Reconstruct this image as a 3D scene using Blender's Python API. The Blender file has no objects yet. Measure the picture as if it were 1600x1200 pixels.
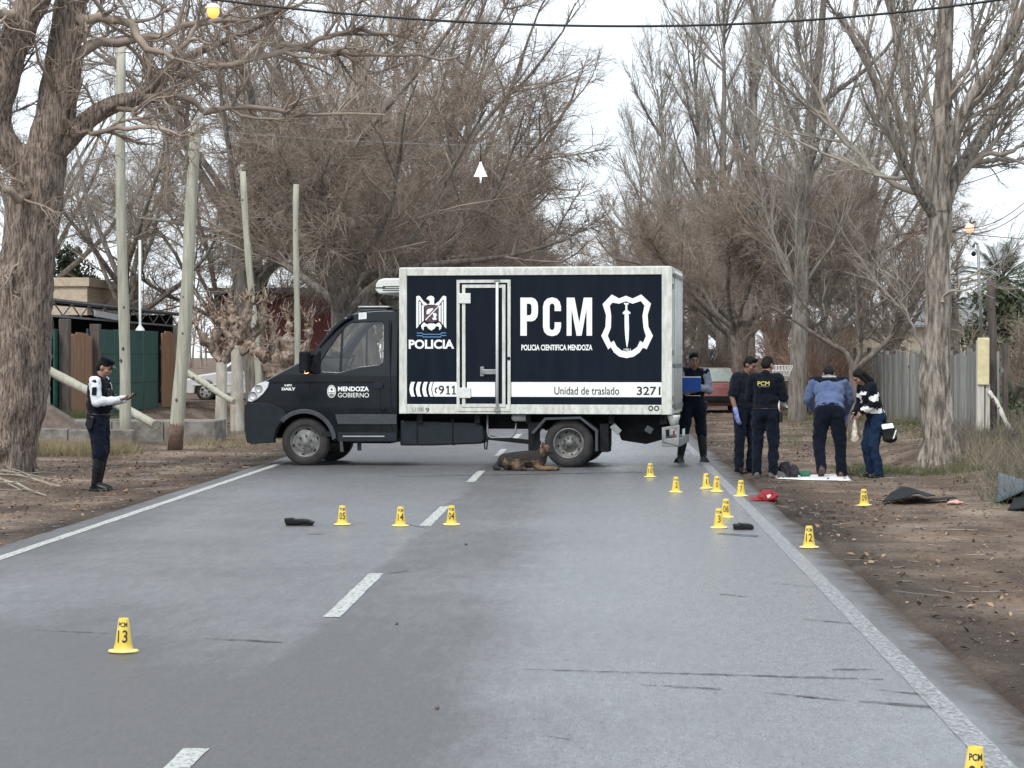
import bpy, bmesh, math, random
import numpy as np
from mathutils import Vector, Matrix, noise as mnoise

PI = math.pi
RAD = math.radians
sc = bpy.context.scene
COL = sc.collection
random.seed(7)
RNG = np.random.default_rng(11)

# ------------------------------------------------------------------ camera
FPX, CX, CY, HCAM = 3530.0, 800.0, 600.0, 1.73
cam_d = bpy.data.cameras.new('camera')
cam_d.sensor_width = 36.0
cam_d.lens = 36.0 * FPX / 1600.0
cam_d.clip_start = 0.5
cam_d.clip_end = 3000
cam = bpy.data.objects.new('camera', cam_d)
COL.objects.link(cam)
cam.location = (0, 0, HCAM)
cam.rotation_euler = (RAD(90 - 0.714), 0, RAD(2.222))
sc.camera = cam
CAMROT = cam.rotation_euler.to_matrix()

# ------------------------------------------------------------------ world and sun
SUN_EL, SUN_AZ = 48.0, 205.0      # soft light from behind the photographer, a little to the left
world = bpy.data.worlds.new('World')
sc.world = world
world.use_nodes = True
wn, wl = world.node_tree.nodes, world.node_tree.links
wn.clear()
w_out = wn.new('ShaderNodeOutputWorld')
w_bg = wn.new('ShaderNodeBackground')
w_bg.inputs['Strength'].default_value = 0.12
w_sky = wn.new('ShaderNodeTexSky')
w_sky.sky_type = 'NISHITA'
w_sky.sun_disc = False
w_sky.sun_elevation = RAD(SUN_EL)
w_sky.sun_rotation = RAD(SUN_AZ)
w_sky.air_density = 1.0
w_sky.dust_density = 2.0
w_tc = wn.new('ShaderNodeTexCoord')
w_mp = wn.new('ShaderNodeMapping')
w_mp.inputs['Scale'].default_value = (1.0, 1.0, 2.6)
w_no = wn.new('ShaderNodeTexNoise')
w_no.inputs['Scale'].default_value = 3.2
w_no.inputs['Detail'].default_value = 6
w_no.inputs['Roughness'].default_value = 0.55
w_rp = wn.new('ShaderNodeMapRange')
w_rp.inputs['From Min'].default_value = 0.30
w_rp.inputs['From Max'].default_value = 0.62
w_rp.inputs['To Min'].default_value = 0.72
w_rp.inputs['To Max'].default_value = 0.97
w_mix = wn.new('ShaderNodeMix')
w_mix.data_type = 'RGBA'
CLOUD = (5.4, 5.85, 6.3, 1)        # thin overcast, times the background strength
w_mix.inputs['B'].default_value = CLOUD
wl.new(w_tc.outputs['Generated'], w_mp.inputs['Vector'])
wl.new(w_mp.outputs['Vector'], w_no.inputs['Vector'])
wl.new(w_no.outputs['Fac'], w_rp.inputs['Value'])
wl.new(w_rp.outputs['Result'], w_mix.inputs['Factor'])
wl.new(w_sky.outputs['Color'], w_mix.inputs['A'])
wl.new(w_mix.outputs['Result'], w_bg.inputs['Color'])
wl.new(w_bg.outputs['Background'], w_out.inputs['Surface'])

sun_d = bpy.data.lights.new('sun', 'SUN')
sun_d.energy = 1.4
sun_d.angle = RAD(18)
sun_d.color = (1.0, 0.965, 0.92)
sun = bpy.data.objects.new('sun', sun_d)
COL.objects.link(sun)
_sd = Vector((math.sin(RAD(SUN_AZ)) * math.cos(RAD(SUN_EL)), math.cos(RAD(SUN_AZ)) * math.cos(RAD(SUN_EL)), math.sin(RAD(SUN_EL))))
sun.rotation_euler = _sd.to_track_quat('Z', 'Y').to_euler()
sun.location = _sd * 60

vs = sc.view_settings
vs.view_transform = 'Standard'
vs.look = 'None'
vs.exposure = 0.9
vs.gamma = 1.0
vs.use_curve_mapping = False
sc.render.engine = 'CYCLES'
sc.cycles.use_denoising = True
sc.cycles.max_bounces = 6
sc.cycles.diffuse_bounces = 3
sc.cycles.glossy_bounces = 3
sc.cycles.transparent_max_bounces = 12

# ------------------------------------------------------------------ helpers
def ray(px, py):
    return CAMROT @ Vector(((px - CX) / FPX, -(py - CY) / FPX, -1.0))

def G(px, py, z=0.0):
    "point on the level z seen at a pixel of the 1600 x 1200 photograph"
    d = ray(px, py)
    t = (z - HCAM) / d.z
    return Vector((d.x * t, d.y * t, z))

def A(px, py, Y):
    "point at the distance Y seen at a pixel"
    d = ray(px, py)
    t = Y / d.y
    return Vector((d.x * t, Y, HCAM + d.z * t))

def link(o, parent=None):
    COL.objects.link(o)
    if parent is not None:
        o.parent = parent
    return o

def tag(o, label=None, cat=None, group=None, kind=None):
    if label: o['label'] = label
    if cat: o['category'] = cat
    if group: o['group'] = group
    if kind: o['kind'] = kind
    return o

def thing(name, label, cat, loc=(0, 0, 0), rotz=0.0, group=None):
    o = bpy.data.objects.new(name, None)
    o.empty_display_size = 0.2
    COL.objects.link(o)
    o.location = loc
    o.rotation_euler = (0, 0, rotz)
    return tag(o, label, cat, group)

def copy_tree(o, parent=None):
    c = o.copy()
    COL.objects.link(c)
    c.parent = parent
    for ch in list(o.children):
        copy_tree(ch, c)
    return c

def mesh_np(name, V, Fq, mats=None, smooth=True, mi=None):
    "mesh from numpy arrays: V (n,3), Fq (m,3|4)"
    me = bpy.data.meshes.new(name)
    V = np.ascontiguousarray(V, dtype=np.float32)
    Fq = np.ascontiguousarray(Fq, dtype=np.int32)
    n, k = len(Fq), Fq.shape[1]
    me.vertices.add(len(V))
    me.vertices.foreach_set('co', V.ravel())
    me.loops.add(n * k)
    me.loops.foreach_set('vertex_index', Fq.ravel())
    me.polygons.add(n)
    me.polygons.foreach_set('loop_start', np.arange(0, n * k, k, dtype=np.int32))
    me.polygons.foreach_set('loop_total', np.full(n, k, dtype=np.int32))
    if smooth:
        me.polygons.foreach_set('use_smooth', np.ones(n, dtype=bool))
    if mi is not None:
        me.polygons.foreach_set('material_index', np.ascontiguousarray(mi, dtype=np.int32))
    for m in (mats or []):
        me.materials.append(m)
    me.update()
    me.validate()
    return me

class MB:
    "collects simple closed shapes and links them as one mesh object"
    def __init__(s):
        s.v, s.f, s.sm = [], [], []
    def add(s, vs, fs, smooth=False):
        b = len(s.v)
        s.v.extend([tuple(p) for p in vs])
        s.f.extend([tuple(i + b for i in f) for f in fs])
        s.sm.extend([smooth] * len(fs))
        return s
    def box(s, x0, x1, y0, y1, z0, z1):
        v = [(x0, y0, z0), (x1, y0, z0), (x1, y1, z0), (x0, y1, z0), (x0, y0, z1), (x1, y0, z1), (x1, y1, z1), (x0, y1, z1)]
        return s.add(v, [(0, 3, 2, 1), (4, 5, 6, 7), (0, 1, 5, 4), (1, 2, 6, 5), (2, 3, 7, 6), (3, 0, 4, 7)])
    def obox(s, c, ax, ay, az):
        "box from a centre and three half axes"
        c, ax, ay, az = map(Vector, (c, ax, ay, az))
        v = [c + i * ax + j * ay + k * az for k in (-1, 1) for (i, j) in ((-1, -1), (1, -1), (1, 1), (-1, 1))]
        return s.add(v, [(0, 3, 2, 1), (4, 5, 6, 7), (0, 1, 5, 4), (1, 2, 6, 5), (2, 3, 7, 6), (3, 0, 4, 7)])
    def bar(s, p, q, w, h=None, up=(0, 0, 1)):
        p, q = Vector(p), Vector(q)
        d = q - p
        u = Vector(up)
        sd = d.cross(u)
        if sd.length < 1e-6:
            sd = d.cross(Vector((1, 0, 0)))
        sd.normalize()
        u = sd.cross(d).normalized()
        return s.obox((p + q) / 2, d / 2, sd * w / 2, u * (h or w) / 2)
    def tube(s, pts, rad, n=8, caps=True, smooth=True):
        pts = [Vector(p) for p in pts]
        if not hasattr(rad, '__len__'):
            rad = [rad] * len(pts)
        vs, fs = [], []
        ref = None
        for i, p in enumerate(pts):
            d = (pts[min(i + 1, len(pts) - 1)] - pts[max(i - 1, 0)]).normalized()
            if ref is None:
                ref = d.orthogonal().normalized()
            ref = (ref - d * ref.dot(d))
            ref = ref.normalized() if ref.length > 1e-6 else d.orthogonal().normalized()
            bi = d.cross(ref)
            for k in range(n):
                a = 2 * PI * k / n
                vs.append(p + (ref * math.cos(a) + bi * math.sin(a)) * rad[i])
        for i in range(len(pts) - 1):
            for k in range(n):
                fs.append((i * n + k, i * n + (k + 1) % n, (i + 1) * n + (k + 1) % n, (i + 1) * n + k))
        s.add(vs, fs, smooth)
        if caps:
            b = len(s.v) - len(vs)
            s.f.append(tuple(b + k for k in reversed(range(n)))); s.sm.append(False)
            s.f.append(tuple(b + (len(pts) - 1) * n + k for k in range(n))); s.sm.append(False)
        return s
    def lathe(s, prof, n=24, c=(0, 0, 0), axis='z', smooth=True):
        "profile of (r, h) turned about an axis; closed with caps when r is 0"
        vs, fs = [], []
        for (r, h) in prof:
            for k in range(n):
                a = 2 * PI * k / n
                x, y = r * math.cos(a), r * math.sin(a)
                p = (x, y, h) if axis == 'z' else ((x, -h, y) if axis == 'y' else (h, x, y))
                vs.append((p[0] + c[0], p[1] + c[1], p[2] + c[2]))
        for i in range(len(prof) - 1):
            for k in range(n):
                fs.append((i * n + k, i * n + (k + 1) % n, (i + 1) * n + (k + 1) % n, (i + 1) * n + k))
        s.add(vs, fs, smooth)
        return s
    def ell(s, c, r, rot=None, nu=16, nv=10):
        vs, fs = [], []
        c = Vector(c)
        for j in range(nv + 1):
            t = PI * j / nv
            for i in range(nu):
                a = 2 * PI * i / nu
                p = Vector((r[0] * math.sin(t) * math.cos(a), r[1] * math.sin(t) * math.sin(a), -r[2] * math.cos(t)))
                if rot is not None:
                    p = rot @ p
                vs.append(c + p)
        for j in range(nv):
            for i in range(nu):
                fs.append((j * nu + i, j * nu + (i + 1) % nu, (j + 1) * nu + (i + 1) % nu, (j + 1) * nu + i))
        return s.add(vs, fs, True)
    def cap(s, p, q, r0, r1, n=12):
        "sphere-swept tapered limb"
        p, q = Vector(p), Vector(q)
        d = (q - p)
        L = d.length
        d = d / L if L > 1e-6 else Vector((0, 0, 1))
        u = d.orthogonal().normalized()
        w = d.cross(u)
        rings = []
        m = 4
        for j in range(m + 1):
            t = PI / 2 * j / m
            rings.append((p - d * r0 * math.cos(t), r0 * math.sin(t)))
        for j in range(m + 1):
            t = PI / 2 * j / m
            rings.append((q + d * r1 * math.sin(t), r1 * math.cos(t)))
        vs, fs = [], []
        for (c, r) in rings:
            for k in range(n):
                a = 2 * PI * k / n
                vs.append(c + (u * math.cos(a) + w * math.sin(a)) * max(r, 1e-4))
        for i in range(len(rings) - 1):
            for k in range(n):
                fs.append((i * n + k, i * n + (k + 1) % n, (i + 1) * n + (k + 1) % n, (i + 1) * n + k))
        return s.add(vs, fs, True)
    def chain(s, pts, rad):
        for i in range(len(pts) - 1):
            s.cap(pts[i], pts[i + 1], rad[i], rad[i + 1])
        return s
    def prism(s, poly, y0, y1):
        "polygon in x,z pulled from y0 to y1"
        n = len(poly)
        vs = [(p[0], y0, p[1]) for p in poly] + [(p[0], y1, p[1]) for p in poly]
        fs = [tuple(range(n)), tuple(reversed(range(n, 2 * n)))]
        fs += [(i, i + n, (i + 1) % n + n, (i + 1) % n) for i in range(n)]
        return s.add(vs, fs)
    def mesh(s, name, mat, recalc=True):
        me = bpy.data.meshes.new(name)
        me.from_pydata(s.v, [], s.f)
        me.polygons.foreach_set('use_smooth', s.sm)
        if recalc:
            bm = bmesh.new()
            bm.from_mesh(me)
            bmesh.ops.recalc_face_normals(bm, faces=bm.faces)
            bm.to_mesh(me)
            bm.free()
        if mat is not None:
            me.materials.append(mat)
        me.update()
        return me
    def build(s, name, mat, parent=None, bevel=0.0, seg=2):
        o = bpy.data.objects.new(name, s.mesh(name, mat))
        link(o, parent)
        if bevel:
            bv = o.modifiers.new('bevel', 'BEVEL')
            bv.width = bevel
            bv.segments = seg
            bv.limit_method = 'ANGLE'
            bv.angle_limit = RAD(40)
        return o
    def skin(s, name, mat, parent=None, voxel=0.012, smooth=4, wrinkle=0.0, wscale=0.12):
        "all the overlapping shapes melted into one continuous surface"
        me = s.mesh(name, None)
        o = bpy.data.objects.new(name, me)
        COL.objects.link(o)
        r = o.modifiers.new('r', 'REMESH')
        r.mode = 'VOXEL'
        r.voxel_size = voxel
        r.use_smooth_shade = True
        if smooth:
            m = o.modifiers.new('s', 'SMOOTH')
            m.factor = 0.5
            m.iterations = smooth
        if wrinkle:
            t = bpy.data.textures.new(name + '_fold', 'CLOUDS')
            t.noise_scale = wscale
            t.noise_depth = 2
            d = o.modifiers.new('d', 'DISPLACE')
            d.texture = t
            d.strength = wrinkle
            d.mid_level = 0.5
        dg = bpy.context.evaluated_depsgraph_get()
        nm = bpy.data.meshes.new_from_object(o.evaluated_get(dg))
        nm.name = name
        o.modifiers.clear()
        o.data = nm
        bpy.data.meshes.remove(me)
        nm.materials.clear()
        nm.materials.append(mat)
        nm.polygons.foreach_set('use_smooth', [True] * len(nm.polygons))
        o.parent = parent
        return o

def raw(name, me, mat=None, parent=None):
    if mat is not None and not me.materials:
        me.materials.append(mat)
    o = bpy.data.objects.new(name, me)
    return link(o, parent)

def flat_shape(name, loops, mat, parent=None, y=0.0, thick=0.004, bevel=0.0):
    "2-D outline with holes, in x,z, standing at y and facing -y"
    cu = bpy.data.curves.new(name, 'CURVE')
    cu.dimensions = '2D'
    cu.fill_mode = 'BOTH'
    cu.extrude = thick / 2
    if bevel:
        cu.bevel_depth = bevel
        cu.bevel_resolution = 2
        cu.offset = -bevel
    for lp in loops:
        sp = cu.splines.new('POLY')
        sp.points.add(len(lp) - 1)
        for p, q in zip(sp.points, lp):
            p.co = (q[0], q[1], 0, 1)
        sp.use_cyclic_u = True
    o = bpy.data.objects.new(name, cu)
    COL.objects.link(o)
    dg = bpy.context.evaluated_depsgraph_get()
    me = bpy.data.meshes.new_from_object(o.evaluated_get(dg))
    bpy.data.objects.remove(o)
    bpy.data.curves.remove(cu)
    me.transform(Matrix(((1, 0, 0, 0), (0, 0, -1, y), (0, 1, 0, 0), (0, 0, 0, 1))))
    me.materials.clear()
    me.materials.append(mat)
    return raw(name, me, None, parent)

def text_mesh(body, offset=0.0, extrude=0.0):
    cu = bpy.data.curves.new('t', 'FONT')
    cu.body = body
    cu.size = 1.0
    cu.offset = offset
    cu.extrude = extrude
    cu.resolution_u = 4
    o = bpy.data.objects.new('t', cu)
    COL.objects.link(o)
    dg = bpy.context.evaluated_depsgraph_get()
    me = bpy.data.meshes.new_from_object(o.evaluated_get(dg))
    bpy.data.objects.remove(o)
    bpy.data.curves.remove(cu)
    return me

def text_fit(name, body, x0, x1, z0, z1, y, mat, parent, offset=0.012, thick=0.003, shear=0.0):
    me = text_mesh(body, offset)
    n = len(me.vertices)
    co = np.empty(n * 3, np.float32)
    me.vertices.foreach_get('co', co)
    co = co.reshape(n, 3)
    lo, hi = co.min(0), co.max(0)
    u = (co[:, 0] - lo[0]) / (hi[0] - lo[0])
    w = (co[:, 1] - lo[1]) / (hi[1] - lo[1])
    P = np.zeros((n, 3), np.float32)
    P[:, 2] = z0 + w * (z1 - z0)
    P[:, 0] = x0 + u * (x1 - x0) + shear * (P[:, 2] - z0)
    P[:, 1] = y
    me.vertices.foreach_set('co', P.ravel())
    me.materials.clear()
    me.materials.append(mat)
    me.update()
    return raw(name, me, None, parent)

# ------------------------------------------------------------------ materials
def mat(name, col, rough=0.6, metal=0.0, vary=0.0, vscale=6.0, col2=None, bump=0.0, bscale=40.0, coat=0.0, spec=0.5,
        stretch=(1, 1, 1), emit=None, estr=0.0, sheen=0.0, rvary=0.0, detail=6, lo=0.35, hi=0.65):
    m = bpy.data.materials.new(name)
    m.use_nodes = True
    nt = m.node_tree
    b = nt.nodes['Principled BSDF']
    b.inputs['Base Color'].default_value = (*col, 1)
    b.inputs['Roughness'].default_value = rough
    b.inputs['Metallic'].default_value = metal
    b.inputs['Specular IOR Level'].default_value = spec
    b.inputs['Coat Weight'].default_value = coat
    b.inputs['Coat Roughness'].default_value = 0.12
    b.inputs['Sheen Weight'].default_value = sheen
    if emit:
        b.inputs['Emission Color'].default_value = (*emit, 1)
        b.inputs['Emission Strength'].default_value = estr
    if vary or col2 or bump or rvary:
        tc = nt.nodes.new('ShaderNodeTexCoord')
        mp = nt.nodes.new('ShaderNodeMapping')
        mp.inputs['Scale'].default_value = stretch
        nt.links.new(tc.outputs['Object'], mp.inputs['Vector'])
    if vary or col2 or rvary:
        no = nt.nodes.new('ShaderNodeTexNoise')
        no.inputs['Scale'].default_value = vscale
        no.inputs['Detail'].default_value = detail
        no.inputs['Roughness'].default_value = 0.62
        nt.links.new(mp.outputs['Vector'], no.inputs['Vector'])
        rp = nt.nodes.new('ShaderNodeValToRGB')
        a = col if col2 else tuple(c * (1 - vary) for c in col)
        z = col2 if col2 else tuple(min(1, c * (1 + vary)) for c in col)
        rp.color_ramp.elements[0].position = lo
        rp.color_ramp.elements[1].position = hi
        rp.color_ramp.elements[0].color = (*a, 1)
        rp.color_ramp.elements[1].color = (*z, 1)
        nt.links.new(no.outputs['Fac'], rp.inputs['Fac'])
        if vary or col2:
            nt.links.new(rp.outputs['Color'], b.inputs['Base Color'])
        if rvary:
            mr = nt.nodes.new('ShaderNodeMapRange')
            mr.inputs['To Min'].default_value = max(0.02, rough - rvary)
            mr.inputs['To Max'].default_value = min(1, rough + rvary)
            mr.inputs['From Min'].default_value = 0.3
            mr.inputs['From Max'].default_value = 0.7
            nt.links.new(no.outputs['Fac'], mr.inputs['Value'])
            nt.links.new(mr.outputs['Result'], b.inputs['Roughness'])
    if bump:
        nb = nt.nodes.new('ShaderNodeTexNoise')
        nb.inputs['Scale'].default_value = bscale
        nb.inputs['Detail'].default_value = 5
        nt.links.new(mp.outputs['Vector'], nb.inputs['Vector'])
        bp = nt.nodes.new('ShaderNodeBump')
        bp.inputs['Strength'].default_value = bump
        bp.inputs['Distance'].default_value = 0.02
        nt.links.new(nb.outputs['Fac'], bp.inputs['Height'])
        nt.links.new(bp.outputs['Normal'], b.inputs['Normal'])
    return m

def worn_mat(name, col, scale, lo, hi, rough=0.55, stretch=(1, 1, 1), vary=0.12):
    "paint or rubber that has worn through to whatever lies below it"
    m = mat(name, col, rough, vary=vary, vscale=20)
    nt = m.node_tree
    tc = nt.nodes.new('ShaderNodeTexCoord')
    mp = nt.nodes.new('ShaderNodeMapping'); mp.inputs['Scale'].default_value = stretch
    no = nt.nodes.new('ShaderNodeTexNoise'); no.inputs['Scale'].default_value = scale
    no.inputs['Detail'].default_value = 9; no.inputs['Roughness'].default_value = 0.7
    mr = nt.nodes.new('ShaderNodeMapRange')
    mr.inputs['From Min'].default_value = lo; mr.inputs['From Max'].default_value = hi
    tr = nt.nodes.new('ShaderNodeBsdfTransparent')
    mx = nt.nodes.new('ShaderNodeMixShader')
    out = nt.nodes['Material Output']
    nt.links.new(tc.outputs['Object'], mp.inputs['Vector']); nt.links.new(mp.outputs['Vector'], no.inputs['Vector'])
    nt.links.new(no.outputs['Fac'], mr.inputs['Value']); nt.links.new(mr.outputs['Result'], mx.inputs['Fac'])
    nt.links.new(tr.outputs['BSDF'], mx.inputs[1]); nt.links.new(nt.nodes['Principled BSDF'].outputs['BSDF'], mx.inputs[2])
    nt.links.new(mx.outputs['Shader'], out.inputs['Surface'])
    return m

def glass_mat(name, tint=(0.94, 0.97, 0.93), refl=0.9):
    m = bpy.data.materials.new(name)
    m.use_nodes = True
    nt = m.node_tree
    nt.nodes.clear()
    o = nt.nodes.new('ShaderNodeOutputMaterial')
    tr = nt.nodes.new('ShaderNodeBsdfTransparent')
    tr.inputs['Color'].default_value = (*tint, 1)
    gl = nt.nodes.new('ShaderNodeBsdfGlossy')
    gl.inputs['Roughness'].default_value = 0.03
    gl.inputs['Color'].default_value = (refl, refl, refl, 1)
    fr = nt.nodes.new('ShaderNodeFresnel')
    fr.inputs['IOR'].default_value = 1.75
    mx = nt.nodes.new('ShaderNodeMixShader')
    nt.links.new(fr.outputs['Fac'], mx.inputs['Fac'])
    nt.links.new(tr.outputs['BSDF'], mx.inputs[1])
    nt.links.new(gl.outputs['BSDF'], mx.inputs[2])
    nt.links.new(mx.outputs['Shader'], o.inputs['Surface'])
    return m

M = {}
M['navy'] = mat('navy_paint', (0.0022, 0.0058, 0.0135), 0.4, coat=0.0, spec=0.16, col2=(0.0055, 0.010, 0.018), vscale=3.5, stretch=(2.2, 2.2, .35), rvary=0.12, lo=.4, hi=.75)
M['cabpaint'] = mat('cab_paint', (0.0026, 0.0064, 0.0100), 0.20, coat=0.25, spec=0.28, col2=(0.006, 0.0095, 0.0145), vscale=4, rvary=0.08, lo=.45, hi=.8)
M['plastic'] = mat('dark_plastic', (0.007, 0.012, 0.018), 0.55, spec=.3, vary=0.25, vscale=7, bump=0.06, bscale=160)
M['moulding'] = mat('grey_moulding', (0.035, 0.042, 0.05), 0.5, vary=0.2)
M['white'] = mat('box_white', (0.62, 0.64, 0.61), 0.42, vary=0.07, vscale=9, bump=0.02)
M['rail'] = mat('rail_white', (0.44, 0.45, 0.40), 0.45, col2=(0.64, 0.66, 0.61), vscale=5, stretch=(3, 3, 1), detail=9)
M['decal'] = mat('decal_white', (0.80, 0.83, 0.80), 0.4, vary=0.03)
M['decal_dark'] = mat('decal_black', (0.02, 0.025, 0.03), 0.5, vary=0.05)
M['decal_blue'] = mat('decal_blue', (0.08, 0.22, 0.42), 0.5, vary=0.05)
M['decal_plum'] = mat('decal_plum', (0.08, 0.04, 0.06), 0.5, vary=0.05)
M['rubber'] = mat('tyre_rubber', (0.022, 0.022, 0.023), 0.85, col2=(0.048, 0.046, 0.044), vscale=6, bump=0.2, bscale=60, spec=.25)
M['black'] = mat('underbody_black', (0.007, 0.008, 0.010), 0.75, vary=0.5, vscale=9, spec=.2)
M['steel'] = mat('rim_steel', (0.075, 0.078, 0.075), 0.55, metal=0.2, col2=(0.22, 0.22, 0.205), vscale=9)
M['steel_dark'] = mat('rim_dark', (0.06, 0.062, 0.06), 0.6, vary=0.3)
M['alu'] = mat('aluminium', (0.5, 0.51, 0.5), 0.38, metal=0.7, vary=0.15)
M['galv'] = mat('galvanised', (0.24, 0.25, 0.25), 0.5, metal=0.4, vary=0.25)
M['glass'] = glass_mat('window_glass')
M['lens'] = mat('lamp_lens', (0.62, 0.66, 0.68), 0.12, coat=0.8, vary=0.25, vscale=25)
M['interior'] = mat('cab_interior', (0.015, 0.016, 0.018), 0.8, vary=0.2, spec=.2)
M['seat'] = mat('seat_cloth', (0.06, 0.065, 0.075), 0.9, vary=0.2)
M['amber'] = mat('amber_lamp', (0.8, 0.3, 0.1), 0.4, emit=(1.0, 0.5, 0.28), estr=1.6)
M['bluelamp'] = mat('blue_beacon', (0.1, 0.3, 0.9), 0.3, emit=(0.15, 0.5, 1.0), estr=3.0)
M['redlens'] = mat('red_lens', (0.45, 0.02, 0.02), 0.25, coat=0.5)

# ------------------------------------------------------------------ value noise
_LAT = np.random.default_rng(5).random((256, 256))
def vnoise(x, y):
    x = np.asarray(x, float); y = np.asarray(y, float)
    xi, yi = np.floor(x).astype(int), np.floor(y).astype(int)
    fx, fy = x - xi, y - yi
    fx, fy = fx * fx * (3 - 2 * fx), fy * fy * (3 - 2 * fy)
    a = _LAT[xi & 255, yi & 255]; b = _LAT[(xi + 1) & 255, yi & 255]
    c = _LAT[xi & 255, (yi + 1) & 255]; d = _LAT[(xi + 1) & 255, (yi + 1) & 255]
    return (a * (1 - fx) + b * fx) * (1 - fy) + (c * (1 - fx) + d * fx) * fy
def fbm(x, y, n=4):
    s, a = 0.0, 0.5
    for i in range(n):
        s = s + a * vnoise(x * 2 ** i + 17.3 * i, y * 2 ** i + 5.1 * i)
        a *= 0.5
    return s

def sstep(a, b, x):
    t = np.clip((np.asarray(x, float) - a) / (b - a), 0, 1)
    return t * t * (3 - 2 * t)

LEDGE, REDGE = -5.42, 2.06
def road_edges(Y):
    l = LEDGE - 0.06 + 0.12 * fbm(np.asarray(Y) * 0.35, 3.0) - 0.05 * sstep(40, 10, Y)
    r = REDGE - 0.05 + 0.09 * fbm(np.asarray(Y) * 0.4, 40.0) + 0.05 * (fbm(np.asarray(Y) * 2.5, 12.0) - .5)
    return l, r

def ground_z(x, y):
    x = np.asarray(x, float); y = np.asarray(y, float)
    z = -0.035 + 0.05 * (fbm(x * 0.5 + 7, y * 0.5) - 0.45) + 0.025 * (fbm(x * 2.1, y * 2.1 + 31) - 0.45)
    off = np.maximum(LEDGE - x, x - REDGE)            # metres outside the asphalt
    z = np.where(off < 0, -0.10, z * sstep(-0.2, 1.0, off) - 0.02)
    z = z + 0.34 * sstep(-10.4, -11.4, x - 2.6 * sstep(66, 70, y)) * sstep(41, 46, y)          # raised yard on the left
    z = z + 0.16 * sstep(4.6, 6.4, x) * sstep(24, 30, y) * (0.6 + 0.8 * fbm(x * .7, y * .7)) * (1 - sstep(50, 60, y) * .5)
    z = z - 0.16 * np.exp(-((x - 4.75) / 0.45) ** 2) * sstep(35, 38, y) * sstep(47, 43, y)  # small ditch
    return z

def gz(x, y):
    return float(ground_z(x, y))

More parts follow.
